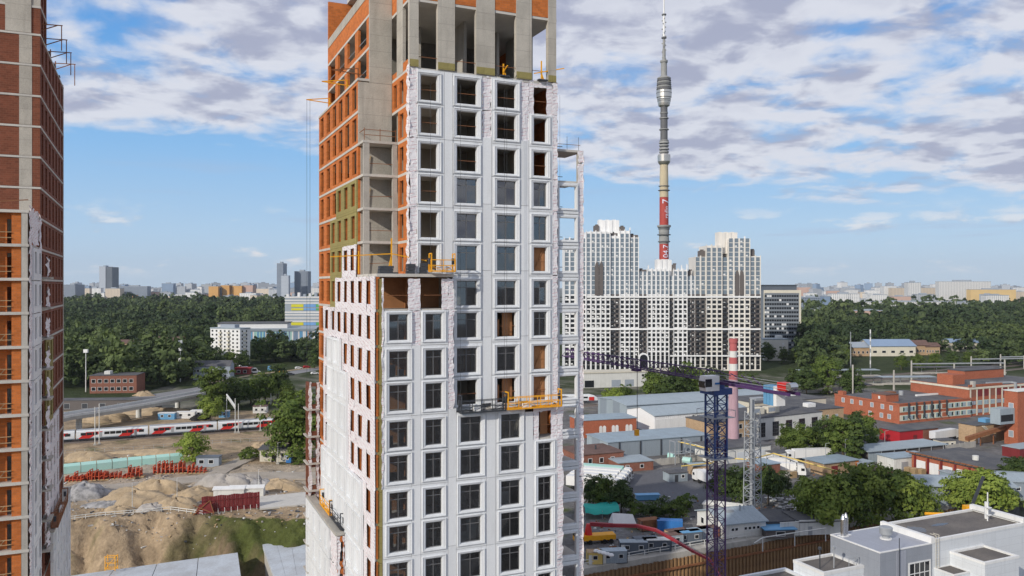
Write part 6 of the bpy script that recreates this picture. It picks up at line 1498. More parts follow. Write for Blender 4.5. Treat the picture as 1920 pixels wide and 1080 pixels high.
for i in range(5):
    p = Vector((20.7 - .324 * 3.8 * i, 246 - .946 * 3.8 * i, 0)); truck(p, -.33, ['farthest', 'second farthest', 'middle', 'second nearest', 'nearest'][i] + ' of five white lorries parked in a row beside the unfinished tower', box='teal_pale' if i == 0 else 'white_paint')
p = G(1362, 925); truck(p, 1.9, 'white lorry half hidden by the purple crane mast')
# works buildings
t = bx(1412, 828, 37, 22, 8.3, RZ + .08, 'white_hall', 'white hall with tall dark windows and flat dark roof behind the bushes', 'hall', 'white_wall', 'roof_dark', over=.2)
for k in range(5):
    o = MB().box(3 + k * 7, -.12, 1.2, 6.2 + k * 7, -.01, 6.6).build('window', M_['frame_dark'], t)
    for q in range(3):
        for r_ in range(4): MB().box(3.1 + k * 7 + q * 1.04, -.15, 1.3 + r_ * 1.32, 4.0 + k * 7 + q * 1.04, -.125, 2.5 + r_ * 1.32).build('pane', M_['black_glass'], o)
for x in (6, 14): o = MB().box(x, 6, 8.6, x + 6, 9, 11).build('roof_light', M_['cream_wall'], t); MB().box(x + .3, 5.95, 9.2, x + 3.6, 5.99, 10.7).build('pane', M_['far_grey'], o)
t = bx(1522, 808, 17, 26, 8.2, RZ, 'tan_workshop', 'tan brick workshop joined to the white hall', 'workshop', 'tan_brick', 'roof_dark', over=.3); wins(t, [3.5, 8, 13], [4.6], 1.6, 2.4, mt='far_grey'); MB().box(3, 5, 8.5, 7, 8, 10).build('roof_light', M_['white_paint'], t)
t = bx(1415, 792, 40, 26, 8., RZ, 'dark_roof_hall', 'low hall with wide dark roof behind the white hall', 'hall', 'cream_wall', 'roof_dark', over=.3); MB().box(4, 4, 8.3, 10, 8, 9.4).build('roof_vent', M_['grey_steel'], t); MB().box(15, 10, 8.3, 32, 11, 9.).build('roof_light', M_['white_paint'], t)
t = bx(1227, 812, 46, 20, 6.6, RZ, 'metal_warehouse', 'grey metal warehouse with pale roof left of the pink chimney', 'warehouse', 'pale_panel', 'roof_grey', pitched=2.2, over=.5)
for k in range(46): MB().box(k * 1. + .1, -.1, .1, k * 1. + .62, -.01, 6.5).build('cladding_rib', M_['white_wall' if k > 18 else 'pale_panel'], t)
MB().box(0.3, -.16, .3, 15, -.105, 5.2).build('white_gate', M_['white_paint'], t); MB().box(24, -.14, 0, 29, -.105, 4.).build('dark_gate', M_['black_glass'], t); MB().box(29.2, -.5, 0, 31, -.45, 4.).build('gate_leaf', M_['white_paint'], t)
for x in (18, 34, 38): MB().box(x, -.14, 4., x + 1., -.105, 5.8).build('window', M_['black_glass'], t)
t = bx(1175, 795, 80, 26, 7.6, RZ - .05, 'long_metal_hall', 'long pale blue-grey roofed hall behind the metal warehouse', 'hall', 'roof_grey', 'roof_grey', pitched=1.0, over=.4); wins(t, [6, 14, 22, 50, 58, 66], [4], 3, 1.4, mt='far_grey')
t = bx(1090, 822, 23, 12, 6.6, RZ - .12, 'arched_brick_house', 'orange brick house with white arched windows beside the unfinished tower', 'house', 'red_brick', 'roof_blue', over=.3)
for x in (8, 13.2, 19):
    for q in (0, 1.5):
        m = MB(); pr = [(x + q + .65 * math.cos(a), 3.6 + .75 * math.sin(a)) for a in [math.pi * i / 8 for i in range(9)]] + [(x + q - .65, .9), (x + q + .65, .9)]; n = len(pr)
        m.v = [(a, -.12, b) for a, b in pr] + [(a, -.005, b) for a, b in pr]; m.f = [tuple(range(n))[::-1]] + [(i, (i + 1) % n, (i + 1) % n + n, i + n) for i in range(n)]; m.build('arched_window', M_['white_paint'], t)
for i, (px, mt_) in enumerate(((1128, 'white_paint'), (1145, 'yellow'), (1158, 'yellow'), (1170, 'white_paint'))):
    p = G(px, 826 - i); car(p, .3, mt_, ['white van left before the arched brick house', 'left yellow van before the arched brick house', 'right yellow van before the arched brick house', 'white van right before the arched brick house'][i], 1.2, True)
t = bx(1140, 862, 40, 16, 5.6, RZ - .06, 'blue_grey_shed', 'low blue-grey corrugated shed behind the brown brick house', 'shed', 'roof_grey', 'roof_blue', over=.3)
for k in range(5): MB().box(4 + k * 8, -.3, 0, 4.4 + k * 8, -.01, 5.5).build('post', M_['dark_steel'], t)
t = bx(1085, 882, 16, 14, 4.6, RZ - .05, 'brown_brick_house', 'brown brick house with brown flat roof beside the unfinished tower', 'house', 'old_brick', 'roof_brown'); wins(t, [4, 8, 12], [2.6], 1.2, 1.4); MB().tube((9, 6, 4.8), (9, 6, 6.2), .3, n=8).build('roof_vent', M_['dark_steel'], t)
t = bx(1160, 886, 12, 9, 2.8, RZ - .1, 'brick_lean_to', 'low brick lean-to with pale sheet roof right of the brown brick house', 'shed', 'old_brick', 'roof_grey'); wins(t, [3, 8], [1.5], 1.1, 1.)
# chimney with bands
p = G(1375, 850); t = thing('factory_chimney', 'tall pink factory chimney with red and white bands at the top', 'chimney', p); hz = zat(635, p.y)
MB().lathe([(2.1, 0), (1.95, 4), (1.72, 14), (1.5, hz - 14.02)], 24).build('shaft', M_['pink_stack'], t); bz = [hz - 14, hz - 11, hz - 8.6, hz - 6.4, hz - 4.2, hz]
for i in range(5): MB().lathe([(1.5 - .05 * i, bz[i]), (1.46 - .05 * i, bz[i + 1] - .01)], 24).build('band', M_['stack_red' if i in (0, 2, 4) else 'white_wall'], t)
MB().lathe([(1.5, hz - 1.4), (1.55, hz), (1.2, hz + .02), (1.1, hz - .6)], 24).build('rim', M_['stack_red'], t)
for z in (2.6, 3.0): MB().lathe([(2.06, z), (2.1, z + .06), (2.06, z + .12)], 24).build('hoop', M_['dark_steel'], t)
# pipe bridges
def pipes(name, pts, r, mt, lab, posts=True):
    t = thing(name, lab, 'pipe', (0, 0, 0))
    for i, (a, b) in enumerate(zip(pts[:-1], pts[1:])): MB().tube(a, b, r, n=8).build('pipe_section', M_[mt], t)
    if posts:
        for a in pts: MB().beam((a[0], a[1], 0), (a[0], a[1], a[2] - r), .22).build('support', M_['grey_steel'], t)
pipes('yellow_pipe', [G(1272, 862 - 34, 5), G(1330, 842, 5), G(1330, 856, 5), G(1405, 862, 5), G(1450, 850, 5), G(1572, 884, 4.5)], .22, 'yellow_pipe', 'yellow gas pipe bridge crossing the yard behind the crane')
pipes('yellow_pipe', [G(1278, 874, 3.6), G(1335, 868, 3.6), G(1372, 836, 3.6)], .2, 'yellow_pipe', 'short yellow pipe loop left of the crane mast')
pipes('teal_tank', [G(1252, 855, 1.6), G(1266, 856, 1.6)], 1.1, 'teal_pale', 'left pale teal tank behind the crane', True); pipes('teal_tank', [G(1281, 862, 1.6), G(1296, 864, 1.6)], 1., 'teal_pale', 'right pale teal tank behind the crane', True)
p = G(1266, 872); t = thing('pipe_rack', 'open steel pipe rack left of the crane mast', 'pipe rack', p, RZ)
for x in (0, 6):
    for y in (0, 3): MB().beam((x, y, 0), (x, y, 7.5), .25).build('post', M_['grey_steel'], t)
for z in (3.5, 7.4): MB().beam((0, 0, z), (6, 0, z), .2).beam((0, 3, z), (6, 3, z), .2).beam((0, 0, z), (0, 3, z), .2).beam((6, 0, z), (6, 3, z), .2).build('tie', M_['grey_steel'], t)
# stepped ruin and dock building behind lattice tower
t = bx(1345, 872, 22, 12, 5, RZ, 'low_dock', 'low dark roofed dock with white front behind the lattice tower', 'building', 'white_wall', 'roof_dark', over=.6); MB().box(8, -.1, 0, 20, -.01, 3.4).build('dock_gate', M_['panel_dull'], t)
t = bx(1330, 838, 20, 14, 8.5, RZ, 'brown_works', 'old tan works building behind the pink chimney', 'building', 'tan_brick', 'roof_dark'); wins(t, [4, 9, 14], [3, 6.4], 1.4, 1.6)
t = bx(1428, 905, 7, 7, 5, RZ, 'brick_substation', 'small brick substation with blue-grey roof right of the lattice tower', 'building', 'old_brick', 'roof_blue'); MB().box(2, -.06, 0, 3.4, .02, 2.3).build('door', M_['dark_steel'], t)
t = bx(1545, 892, 14, 8, 3.6, RZ, 'orange_shed', 'small orange ended shed with blue-grey roof above the big bushes', 'shed', 'tan_brick', 'roof_blue', over=.5); MB().box(13, -.06, 0, 14.3, 8, 3.4).build('orange_end', M_['orange_brick'], t); MB().box(3, -.05, 0, 5.6, .02, 2.6).build('door', M_['maroon'], t)
t = bx(1628, 868, 34, 9, 3.6, RZ - .05, 'long_open_shed', 'long open shed with pale sheet roof before the red hut', 'shed', 'dark_panel', 'roof_grey', over=.8); MB().box(-.1, -.1, 0, 5, -.01, 3.5).build('end_wall', M_['roof_grey'], t)
for k in range(6): MB().beam((5 + k * 5.5, -.6, 0), (5 + k * 5.5, -.6, 3.6), .2).build('post', M_['grey_steel'], t)
t = bx(1676, 882, 15, 7, 3.6, RZ - .1, 'white_blue_roof_shed', 'white shed with pale blue roof left of the garages', 'shed', 'white_wall', 'roof_blue', over=.3); MB().box(3, -.05, 0, 5.6, .02, 2.4).build('door', M_['grey_steel'], t); wins(t, [8.5, 12], [1.9], 1.2, 1.)
t = bx(1850, 915, 22, 25, 5, RZ, 'pink_garages', 'pink brick garage row with white doors and flat dark roof', 'garage', 'red_brick', 'roof_dark', over=.5)
for k in range(4): MB().box(-.12, 6.2 + k * 4.6, .1, -.01, 9.4 + k * 4.6, 3.6).build('garage_door', M_['white_paint'], t)
for k in range(6): MB().box(-.4, 4.9 + k * 4.6 - 4.6, 0, -.005, 5.5 + k * 4.6 - 4.6, 4.7).build('pilaster', M_['maroon'], t)
MB().tube((9, 10, 5.3), (9, 10, 6.6), .9, n=12).build('roof_vent', M_['white_wall'], t)
m = MB()
for k in range(14): m.beam((-1, k * 1.9, 5.7), (-1, k * 1.9 + 1.5, 5.7), .5, .35)
m.build('roof_edge_trim', M_['rust_steel'], t)
t = bx(1712, 947, 26, 12, 5, -.06, 'pale_blue_shed', 'pale blue-grey shed with wide sheet roof between the two bushes', 'shed', 'roof_grey', 'roof_grey', pitched=1.2, over=.7); wins(t, [8.5 + 1.3 * k for k in range(4)], [3.6], .8, .8)
t = bx(1880, 938, 16, 12, 5, -.1, 'right_edge_shed', 'pale shed at the right picture edge behind the white plant building', 'shed', 'roof_grey', 'roof_grey', pitched=1., over=.5); wins(t, [4, 8], [3.2], 1., .8)
t = bx(1830, 832, 30, 7, 6.5, RZ, 'ochre_depot', 'ochre brick depot with open yard and dark conveyor at the right', 'depot', 'tan_brick', 'roof_dark', over=.3); MB().box(1, -.06, 0, 2.5, .02, 2.6).build('door', M_['white_paint'], t); MB().box(8, 2, 6.8, 12, 5, 8.2).build('roof_unit', M_['blue_light'], t)
MB().beam((-9, -3, 3), (16, -4, 6.8), 1.4, 1.4).build('conveyor', M_['rust_steel'], t); MB().beam((3, -.3, 6.2), (9, -.4, 2), .35).beam((4, -.3, 6.2), (10, -.4, 2), .35).build('pipe', M_['cream_wall'], t)
for x in (-8, -2, 5): MB().beam((x, -3.2, 0), (x, -3.2, 3.6), .3).build('support', M_['rust_steel'], t)
t = bx(1912, 868, 30, 6, 4.5, RZ, 'maroon_depot', 'maroon walled depot at the right picture edge', 'depot', 'maroon', 'roof_grey'); MB().box(2, -.06, 0, 5, .02, 3.2).build('door', M_['maroon'], t)
t = bx(1908, 836, 20, 5, 19.5, RZ, 'red_block', 'tall red brick block cut off by the right picture edge', 'building', 'red_brick', 'white_wall', over=.3); winsL(t, [2.4], [4, 9, 14], 1.6, 2.2, mt='far_grey')
MB().box(-8, 1, 8, -.1, 4.8, 13.5).build('glazed_bridge', M_['roof_grey'], t); MB().box(-7.6, .94, 9, -1, .99, 11.4).build('bridge_glazing', M_['black_glass'], t)
for i, (px, py) in enumerate(((1704, 890), (1716, 892), (1728, 893))):
    t = thing('pallet_stack', ['left', 'middle', 'right'][i] + ' timber pallet stack beside the garages', 'pallets', G(px, py), RZ)
    for k in range(7): MB().box(0, 0, k * .3, 2., 1.8, k * .3 + .22).build('pallet', M_['timber'], t)
for i, (px, py) in enumerate(((1460, 893), (1472, 895), (1484, 897))):
    t = thing('pallet_stack', ['left', 'middle', 'right'][i] + ' pallet stack below the lorry facing left', 'pallets', G(px, py), RZ)
    for k in range(6): MB().box(0, 0, k * .32, 2.2, 2., k * .32 + .24).build('pallet', M_['timber'], t)
p, q = G(1625, 872), G(1560, 890); 
# grey lattice tower
def lattice(t, name, mt, w0, w1, z0, z1, n, thick=.12, diag=.07):
    b = MB(); c = [(-1, -1), (1, -1), (1, 1), (-1, 1)]
    def P(i, k): s = (w0 + (w1 - w0) * k / n) / 2; return Vector((c[i % 4][0] * s, c[i % 4][1] * s, z0 + (z1 - z0) * k / n))
    for i in range(4): b.beam(P(i, 0), P(i, n), thick)
    for k in range(n):
        for i in range(4):
            b.beam(P(i, k), P(i + 1, k), diag)
            if k % 2 == 0: b.beam(P(i, k), P(i + 1, k + 1), diag)
            else: b.beam(P(i + 1, k), P(i, k + 1), diag)
    return b.build(name, M_[mt], t)
p = G(1411, 972); t = thing('grey_lattice_tower', 'grey steel lattice chimney tower right of the purple crane', 'lattice tower', p, RZ + .3); hz = zat(748, p.y)
lattice(t, 'lattice_frame', 'grey_steel', 3.2, 2.6, 0, hz - 3, 14, .22, .13)
for x, y in ((-.5, 0), (.5, .1), (0, .6)): MB().tube((x, y, 0), (x, y, hz), .33, n=10).build('flue', M_['grey_steel' if x else 'chrome'], t)
# rubble stack
p = G(1480, 945); m = MB(); r = random.Random(4)
t = thing('paving_stack', 'heap of broken pale slabs left of the big bushes', 'rubble', p)
for k in range(60): x, y = r.uniform(-4, 4), r.uniform(-6, 8); z = max(.05, 1.4 - abs(x) * .3) * r.random(); MB().box(-.8, -.5, -.1, .8, .5, .1).build('slab_piece', M_['rubble' if k % 3 else 'white_wall'], t, (x, y, z), r.uniform(0, 3))
# trees on the right
RT = [('broad', 1228, 752, 16, 'leftmost tree in the row before the parking deck'), ('dark', 1250, 755, 15, 'dark round tree behind the metal warehouse left'), ('dark', 1272, 754, 17, 'dark round tree behind the metal warehouse middle'), ('broad', 1295, 752, 19, 'tall tree behind the metal warehouse'), ('broad2', 1315, 752, 16, 'tree left of the crane cab'), ('dark2', 1338, 748, 15, 'tree behind the crane cab'), ('pale', 1150, 772, 11, 'yellow-green tree right of the train nose'), ('broad', 1172, 770, 12, 'second tree right of the train nose'),
      ('broad', 1388, 742, 12, 'tree right of the chimney by the tracks'), ('dark', 1412, 742, 11, 'tree below the counter-jib'), ('dark', 1440, 678, 14, 'tree at the left of the beige annexe'), ('broad', 1470, 682, 12, 'tree before the beige annexe'), ('broad2', 1492, 680, 11, 'tree right of the beige annexe'), ('dark', 1490, 742, 14, 'dark tree left of the rail canopies'), ('dark2', 1512, 745, 15, 'darkest tree left of the rail canopies'), ('tall', 1552, 738, 22, 'tall loose tree between the office slab and rail yard'), ('broad', 1535, 722, 14, 'tree behind the dark trees by the rail yard'), ('dark', 1595, 742, 14, 'round tree at the left end of the red factory'), ('pale', 1560, 690, 13, 'pale tree at the wood corner'), ('broad', 1585, 684, 14, 'tree at the left corner of the right wood'),
      ('broad', 1690, 694, 11, 'first tree of the hedge before the blue roofed hall'), ('broad2', 1720, 694, 11, 'second tree of the hedge before the blue roofed hall'), ('broad', 1752, 692, 12, 'third tree of the hedge before the blue roofed hall'), ('dark', 1785, 688, 11, 'fourth tree of the hedge before the blue roofed hall'), ('broad', 1815, 685, 11, 'fifth tree of the hedge before the blue roofed hall'),
      ('broad', 1478, 852, 10, 'left bush tree before the white hall'), ('broad2', 1500, 856, 11, 'middle bush tree before the white hall'), ('dark', 1535, 850, 11, 'dark bush tree before the white hall'), ('tall', 1580, 866, 17, 'tall tree in the clump before the red factory'), ('poplar', 1604, 868, 16, 'slender tree in the clump before the red factory'), ('broad', 1622, 846, 13, 'right tree in the clump before the red hut'), ('dark', 1560, 858, 12, 'dark tree at the left of the tall clump'),
      ('pale', 1525, 985, 11.5, 'leftmost of the big light green bushes before the plant building'), ('pale2', 1555, 992, 13, 'second of the big light green bushes'), ('broad', 1590, 990, 14, 'third of the big light green bushes'), ('pale', 1620, 985, 15, 'fourth and tallest of the big light green bushes'), ('broad2', 1655, 984, 14, 'fifth of the big light green bushes'), ('pale2', 1690, 982, 13, 'sixth of the big light green bushes'), ('broad', 1722, 976, 10.5, 'rightmost of the big light green bushes'),
      ('pale', 1808, 968, 11, 'light green bush left of the black pile mast'), ('pale2', 1845, 968, 12, 'light green bush behind the black pile mast'), ('broad', 1870, 962, 10, 'bush right of the black pile mast'), ('dark', 1895, 915, 8, 'dark bush right of the garages'), ('dark2', 1915, 918, 9, 'dark bush at the right picture edge'),
      ('dark2', 1360, 945, 9, 'dark shrub tree right of the crane mast'), ('dark', 1390, 948, 10, 'dark shrub tree left of the lattice tower'), ('dark2', 1440, 945, 9.5, 'dark shrub tree right of the lattice tower'), ('dark', 1465, 925, 6, 'low dark shrub right of the brick substation'), ('dark', 1112, 950, 8, 'dark shrub tree below the parked lorries'), ('broad', 1135, 955, 9, 'green shrub tree below the parked lorries'), ('dark2', 1165, 962, 8, 'dark shrub tree behind the teal tarpaulin'), ('shrub', 1190, 968, 4, 'green bush right of the teal tarpaulin'), ('shrub_dark', 1218, 972, 4, 'dark bush behind the blue container'), ('shrub_dark', 1245, 968, 4.5, 'dark bush right of the blue container'), ('shrub', 1268, 975, 4.5, 'green bush left of the white roofed house'), ('shrub', 1282, 955, 4, 'green bush at the corner of the yard')]
for k, px, py, h, lab in RT: tree(k, G(px, py), h, lab, 'trees and bushes among the works, right')
# ================================================================== near right: crane, pit edge, cabins, plant building
rn = random.Random(31)
# --- tower crane
CRX, CRY, JZ = 29.2, 116.0, 45.2
t = thing('tower_crane', 'purple tower crane with blue head and long lattice jib', 'crane', (CRX, CRY, -13), RZ)
lattice(t, 'mast', 'purple', 1.8, 1.8, 0, 49, 30, .17, .075); lattice(t, 'climbing_frame', 'crane_blue', 2.1, 2.1, 46.5, 55.5, 6, .22, .1)
MB().box(-1.6, -1.6, 55.5, 1.6, 1.6, 56.4).tube((0, 0, 56.4), (0, 0, 57.2), 1.2, n=16).build('slewing_ring', M_['crane_blue'], t)
for z in (46.4, 52.2): 
    MB().box(-1.9, -1.9, z, 1.9, 1.9, z + .08).build('platform', M_['grey_steel'], t); m = MB()
    for a, b in (((-1.9, -1.9), (1.9, -1.9)), ((1.9, -1.9), (1.9, 1.9)), ((1.9, 1.9), (-1.9, 1.9)), ((-1.9, 1.9), (-1.9, -1.9))): m.beam((*a, z + 1.05), (*b, z + 1.05), .05).beam((*a, z + .1), (*a, z + 1.05), .05)
    m.build('railing', M_['grey_steel'], t)
c = MB(); pr = [(-1.0, 0), (1.3, 0), (1.5, 1.0), (1.2, 2.1), (-1.0, 2.1)]; n = len(pr)
c.v = [(-x - 1.9, y, 56.2 + z) for y in (-1.9, -.4) for x, z in pr]; c.f = [tuple(range(n)), tuple(reversed(range(n, 2 * n)))] + [((i + 1) % n, i, i + n, (i + 1) % n + n) for i in range(n)]
cb_ = c.build('cab', M_['white_paint'], t); MB().box(-3.35, -1.93, 56.8, -2.2, -1.905, 57.9).build('cab_window', M_['black_glass'], cb_); MB().box(-3.42, -1.8, 56.7, -3.3, -.5, 57.6).build('cab_window', M_['black_glass'], cb_)
MB().box(-1.7, -2.0, 57.1, -.9, -1.93, 57.35).build('cab_lettering_strip', M_['blue_paint'], cb_)
def jib(y0, y1, h, w, n, name, mt):
    b = MB(); z0 = 57.3
    for x in (-w, w): b.beam((x, y0, z0), (x, y1, z0), .18)
    b.beam((0, y0, z0 + h), (0, y1, z0 + h * .8), .17)
    for k in range(n):
        ya, yb = y0 + (y1 - y0) * k / n, y0 + (y1 - y0) * (k + 1) / n; ym = (ya + yb) / 2
        for x in (-w, w): b.beam((x, ya, z0), (0, ym, z0 + h), .08).beam((x, yb, z0), (0, ym, z0 + h), .08)
        b.beam((-w, ya, z0), (w, ya, z0), .05).beam((-w, ya, z0), (w, yb, z0), .04)
    return b.build(name, M_[mt], t)
jib(-1, 46, 1.5, .75, 24, 'jib', 'purple'); b = MB()
for x in (-.8, .8): b.beam((x, -1, 57.3), (x, -15.5, 57.3), .28, .4)
for k in range(8): b.beam((-.8, -2 - k * 1.8, 57.3), (.8, -2 - k * 1.8, 57.3), .12)
for k in range(4): b.beam((0, -1 - k * 2.2, 58.7), (0, -3.2 - k * 2.2, 58.7 - (k + 1) * .3), .1)
b.build('counter_jib', M_['purple'], t)
m = MB()
for x in (-.95, .95): m.beam((x, -1, 58.4), (x, -15.5, 58.4), .05).beam((x, -1, 57.9), (x, -15.5, 57.9), .04)
m.build('walkway_rail', M_['grey_steel'], t)
for k, c_ in enumerate(('blue_light', 'blue_light', 'blue_light', 'white_paint')): MB().box(-.75, -11.2 - k * .62, 55.5, .7, -11.2 - k * .62 + .56, 58.0).build('counterweight', M_[c_], t)
MB().box(-.6, -13.0 - 1.6, 57.6, .6, -13.0, 58.6).build('winch', M_['red_bright'], t); MB().tube((-.6, -15, 58.2), (.6, -15, 58.2), .5, n=14).build('rope_drum', M_['chrome'], t)
MB().box(-.5, 20, 56.7, .5, 21.6, 57.1).build('trolley', M_['purple'], t); m = MB(); m.tube((0, 20.6, 47), (0, 20.6, 56.8), .03, n=4).tube((.2, 20.8, 47), (.2, 20.8, 56.8), .03, n=4); m.build('hoist_rope', M_['dark_steel'], t); MB().box(-.3, 20.4, 46, .3, 21, 47).build('hook_block', M_['yellow'], t)
MB().box(-3, -3, 0, 3, 3, 1.2).build('footing', M_['concrete_raw'], t)
# --- sheet pile wall and capping beam
SP = thing('sheet_pile_wall', 'rusty brown sheet pile wall with concrete capping along the right pit', 'retaining wall', (14, float(pile_line(14)), 0), math.atan(.48)); Ls = 118
pm = MB(); pr = [(0, 0), (.22, 0), (.36, -.32), (.72, -.32), (.86, 0), (1.0, 0)]
for (a, b), (c, d) in zip(pr[:-1], pr[1:]): pm.quad((a, b, -13), (c, d, -13), (c, d, -1.0), (a, b, -1.0)); pm.quad((c, d + .04, -13), (a, b + .04, -13), (a, b + .04, -1.0), (c, d + .04, -1.0))
pmm = pm.mesh('pile', M_['sheet_pile'])
for i in range(Ls): inst(pmm, 'pile', SP, (i, 0, rn.uniform(-.12, .08)))
for i in range(Ls // 4): MB().box(i * 4 + .01, .1, -2.2, i * 4 + 3.98, 2.6, .12 + rn.uniform(-.03, .03)).build('capping_beam', M_['concrete_raw'], SP)
MB().box(0, -.75, -3.1, Ls, -.36, -2.7).build('waler', M_['rust_steel'], SP)
FE = thing('edge_railing', 'white tube railing along the edge of the right pit', 'railing', (14, float(pile_line(14)) + 1.6, .1), math.atan(.48))
for i in range(30): MB().beam((i * 4, 0, 0), (i * 4, 0, 1.3), .12).build('post', M_['white_wall'], FE)
for z in (.65, 1.25): MB().beam((0, 0, z), (116, 0, z), .1).build('rail', M_['white_wall'], FE)
m = MB()
for i in range(5): a = 8 + i * 22; m.sag((a, 1.2, .5), (a + 18, 1.0, .4), .12, .35, 8)
m.build('hose', M_['tyre'], FE)
# concrete retaining blocks
for i in range(16): 
    if i % 3 != 2: tag(MB().box(0, 0, 0, 2.4, .6, 1.2).box(0, .05, 1.2, 2.4, .55, 1.25).build('concrete_block', M_['concrete_raw'], None, (22 + i * 5.0, float(pile_line(22 + i * 5.0)) + 5.5 + rn.uniform(-.4, .4), 0), .45 + rn.uniform(-.1, .1)), nth(i - i // 3) + ' from left of the grey concrete blocks along the right pit edge', 'concrete block', 'concrete blocks along the right pit edge')
# --- containers, cabins
def container(px, py, L_, rz, mt, lab, h=2.6, w=2.5, roof=None, win=0, z=0):
    p = G(px, py); t = thing('container' if not win else 'site_cabin', lab, 'container' if not win else 'cabin', p, rz, 'containers and cabins along the right pit')
    m = MB(); n = int(L_ / .3)
    m.box(0.03, .03, .15, L_ - .03, w - .03, h - .1)
    for i in range(n): m.box(L_ * i / n + .05, 0, .2, L_ * i / n + .2, .03, h - .15)
    m.build('body', M_[mt], t); MB().box(0, 0, h - .09, L_, w, h).build('roof', M_[roof or mt], t)
    f = MB()
    for x in (-.02, L_ - .1):
        for y in (-.02, w - .1): f.box(x, y, 0, x + .12, y + .12, h - .1)
    f.box(0, -.02, 0, L_, .1, .14).build('corner_frame', M_['dark_steel'], t)
    for k in range(win):
        o = MB().box(L_ * (k + .5) / win - .5, -.05, 1.1, L_ * (k + .5) / win + .5, -.005, 2.0).build('window', M_['white_paint'], t); MB().box(L_ * (k + .5) / win - .42, -.07, 1.18, L_ * (k + .5) / win + .42, -.052, 1.92).build('pane', M_['black_glass'], o)
    if not win:
        MB().beam((-.04, .5, .2), (-.04, .5, h - .2), .05).beam((-.04, w - .5, .2), (-.04, w - .5, h - .2), .05).build('door_bar', M_['grey_steel'], t)
    else: MB().box(.2, -.04, .15, .95, -.004, 2.1).build('door', M_['white_wall'], t)
cr = .36
container(1232, 997, 6, cr - .5, 'blue_paint', 'blue shipping container before the dark bushes'); container(1204, 998, 5, cr, 'rust_steel', 'brown container left of the blue one')
container(1163, 1040, 6, cr - .35, 'far_dark', 'left black cabin with pale roof by the pit edge', roof='roof_grey', win=2); container(1192, 1034, 5, cr - .2, 'far_dark', 'middle black cabin by the pit edge', win=2); container(1208, 1036, 6, cr - .3, 'far_dark', 'right black cabin with white roof hatch', roof='white_wall', win=2)
container(1236, 1028, 6, cr - .1, 'roof_grey', 'grey cabin with white door right of the black cabins', win=2, roof='roof_brown'); container(1256, 1020, 5, cr, 'tan_brick', 'tan cabin left of the blue roofed cabin', win=1, roof='roof_brown')
container(1272, 1022, 6, cr - .1, 'far_dark', 'dark cabin with light blue roof', roof='blue_light', win=2); container(1295, 1018, 6, cr, 'far_grey', 'grey cabin with white-blue roof', roof='roof_blue', win=2); container(1315, 1014, 5, cr, 'old_brick', 'brown cabin beside the crane mast', roof='roof_brown', win=1)
container(1128, 1058, 5.5, .1, 'roof_grey', 'grey cabin with bags on its roof at the pit edge', win=2); container(1102, 1060, 3.2, .05, 'yellow_pipe', 'ochre cabin at the foot of the unfinished tower', win=1, roof='tan_brick')
for i in range(5): p = G(1118 + i * 7, 1036 + i * 2, 2.6); tag(MB().lathe([(.1, 0), (.5, .1), (.6, .35), (.4, .6), (.1, .68)], 10).build('white_bag', M_['white_paint'], None, (p.x, p.y, 2.62), i), ['first', 'second', 'third', 'fourth', 'fifth'][i] + ' white bag from the left on the grey cabin roof', 'bag')
# teal tarpaulin over a frame
p = G(1098, 976); t = thing('tarpaulin_shelter', 'teal tarpaulin shelter sagging over its frame', 'tarpaulin', p, .25); m = MB(); nx, ny = 16, 10
for j in range(ny + 1):
    for i in range(nx + 1):
        u, v = i / nx, j / ny; m.v.append((u * 9, v * 6, 2.9 - .9 * math.sin(u * math.pi) * .7 + .35 * math.sin(v * math.pi) + .12 * math.sin(u * 17 + v * 9) - (1.1 if j == 0 else 0)))
for j in range(ny):
    for i in range(nx): a = j * (nx + 1) + i; m.f.append((a, a + 1, a + nx + 2, a + nx + 1))
m.build('tarpaulin', M_['teal'], t, smooth=True)
for x in (0, 4.5, 9):
    for y in (0.3, 6): MB().tube((x, y, 0), (x, y, 2.0), .06, n=6).build('pole', M_['grey_steel'], t)
p = G(1150, 988); t = thing('white_tent', 'white sloping tent beside the teal tarpaulin', 'tent', p, .2); m = MB(); m.v = [(0, 0, 0), (6, 0, 0), (6, 4, 0), (0, 4, 0), (0.4, 2, 2.8), (5.6, 2, 2.2)]; m.f = [(0, 1, 5, 4), (2, 3, 4, 5), (1, 2, 5), (3, 0, 4)]; m.build('canvas', M_['white_paint'], t); MB().beam((0.4, 2, 0), (.4, 2, 2.9), .1).build('pole', M_['blue_paint'], t)
p = G(1214, 938); t = thing('blue_skip', 'light blue skip at the edge of the asphalt yard', 'skip', p, .1)
MB().rings([(3.2, .01, 0)]).box(-3, -1, .3, 3, 1, 1.5).box(-3.3, -1.1, 1.5, 3.3, 1.1, 1.7).build('body', M_['blue_light'], t); MB().box(-2.6, -.9, 0, 2.6, .9, .3).build('skid', M_['dark_steel'], t)
# --- orange concrete pump with long red boom
p = G(1116, 1018); t = thing('concrete_pump', 'orange concrete pump with long folded red boom reaching to the pit', 'concrete pump', p, .2)
MB().box(-3, -1.2, .9, 4.5, 1.2, 2.0).build('deck', M_['yellow'], t); cb2 = MB().prism([(-4.9, -1.2), (-3.05, -1.2), (-3.05, 1.2), (-4.9, 1.2)], .8, 3.0).build('cab', M_['yellow'], t); MB().box(-4.93, -1, 1.8, -4.905, 1, 2.7).build('windscreen', M_['black_glass'], cb2)
MB().lathe([(.9, 2.), (.7, 3.4), (.45, 4.4)], 12, (-1.6, 0)).build('turret', M_['red_bright'], t)
for x in (-4, -1.5, 1.8, 3.4):
    for y in (-1.25, .9): MB().tube((x, y, .55), (x, y + .35, .55), .55, n=12).build('wheel', M_['tyre'], t)
R3 = Matrix.Rotation(-.2, 3, 'Z')
def toL(w): return R3 @ (w - p)
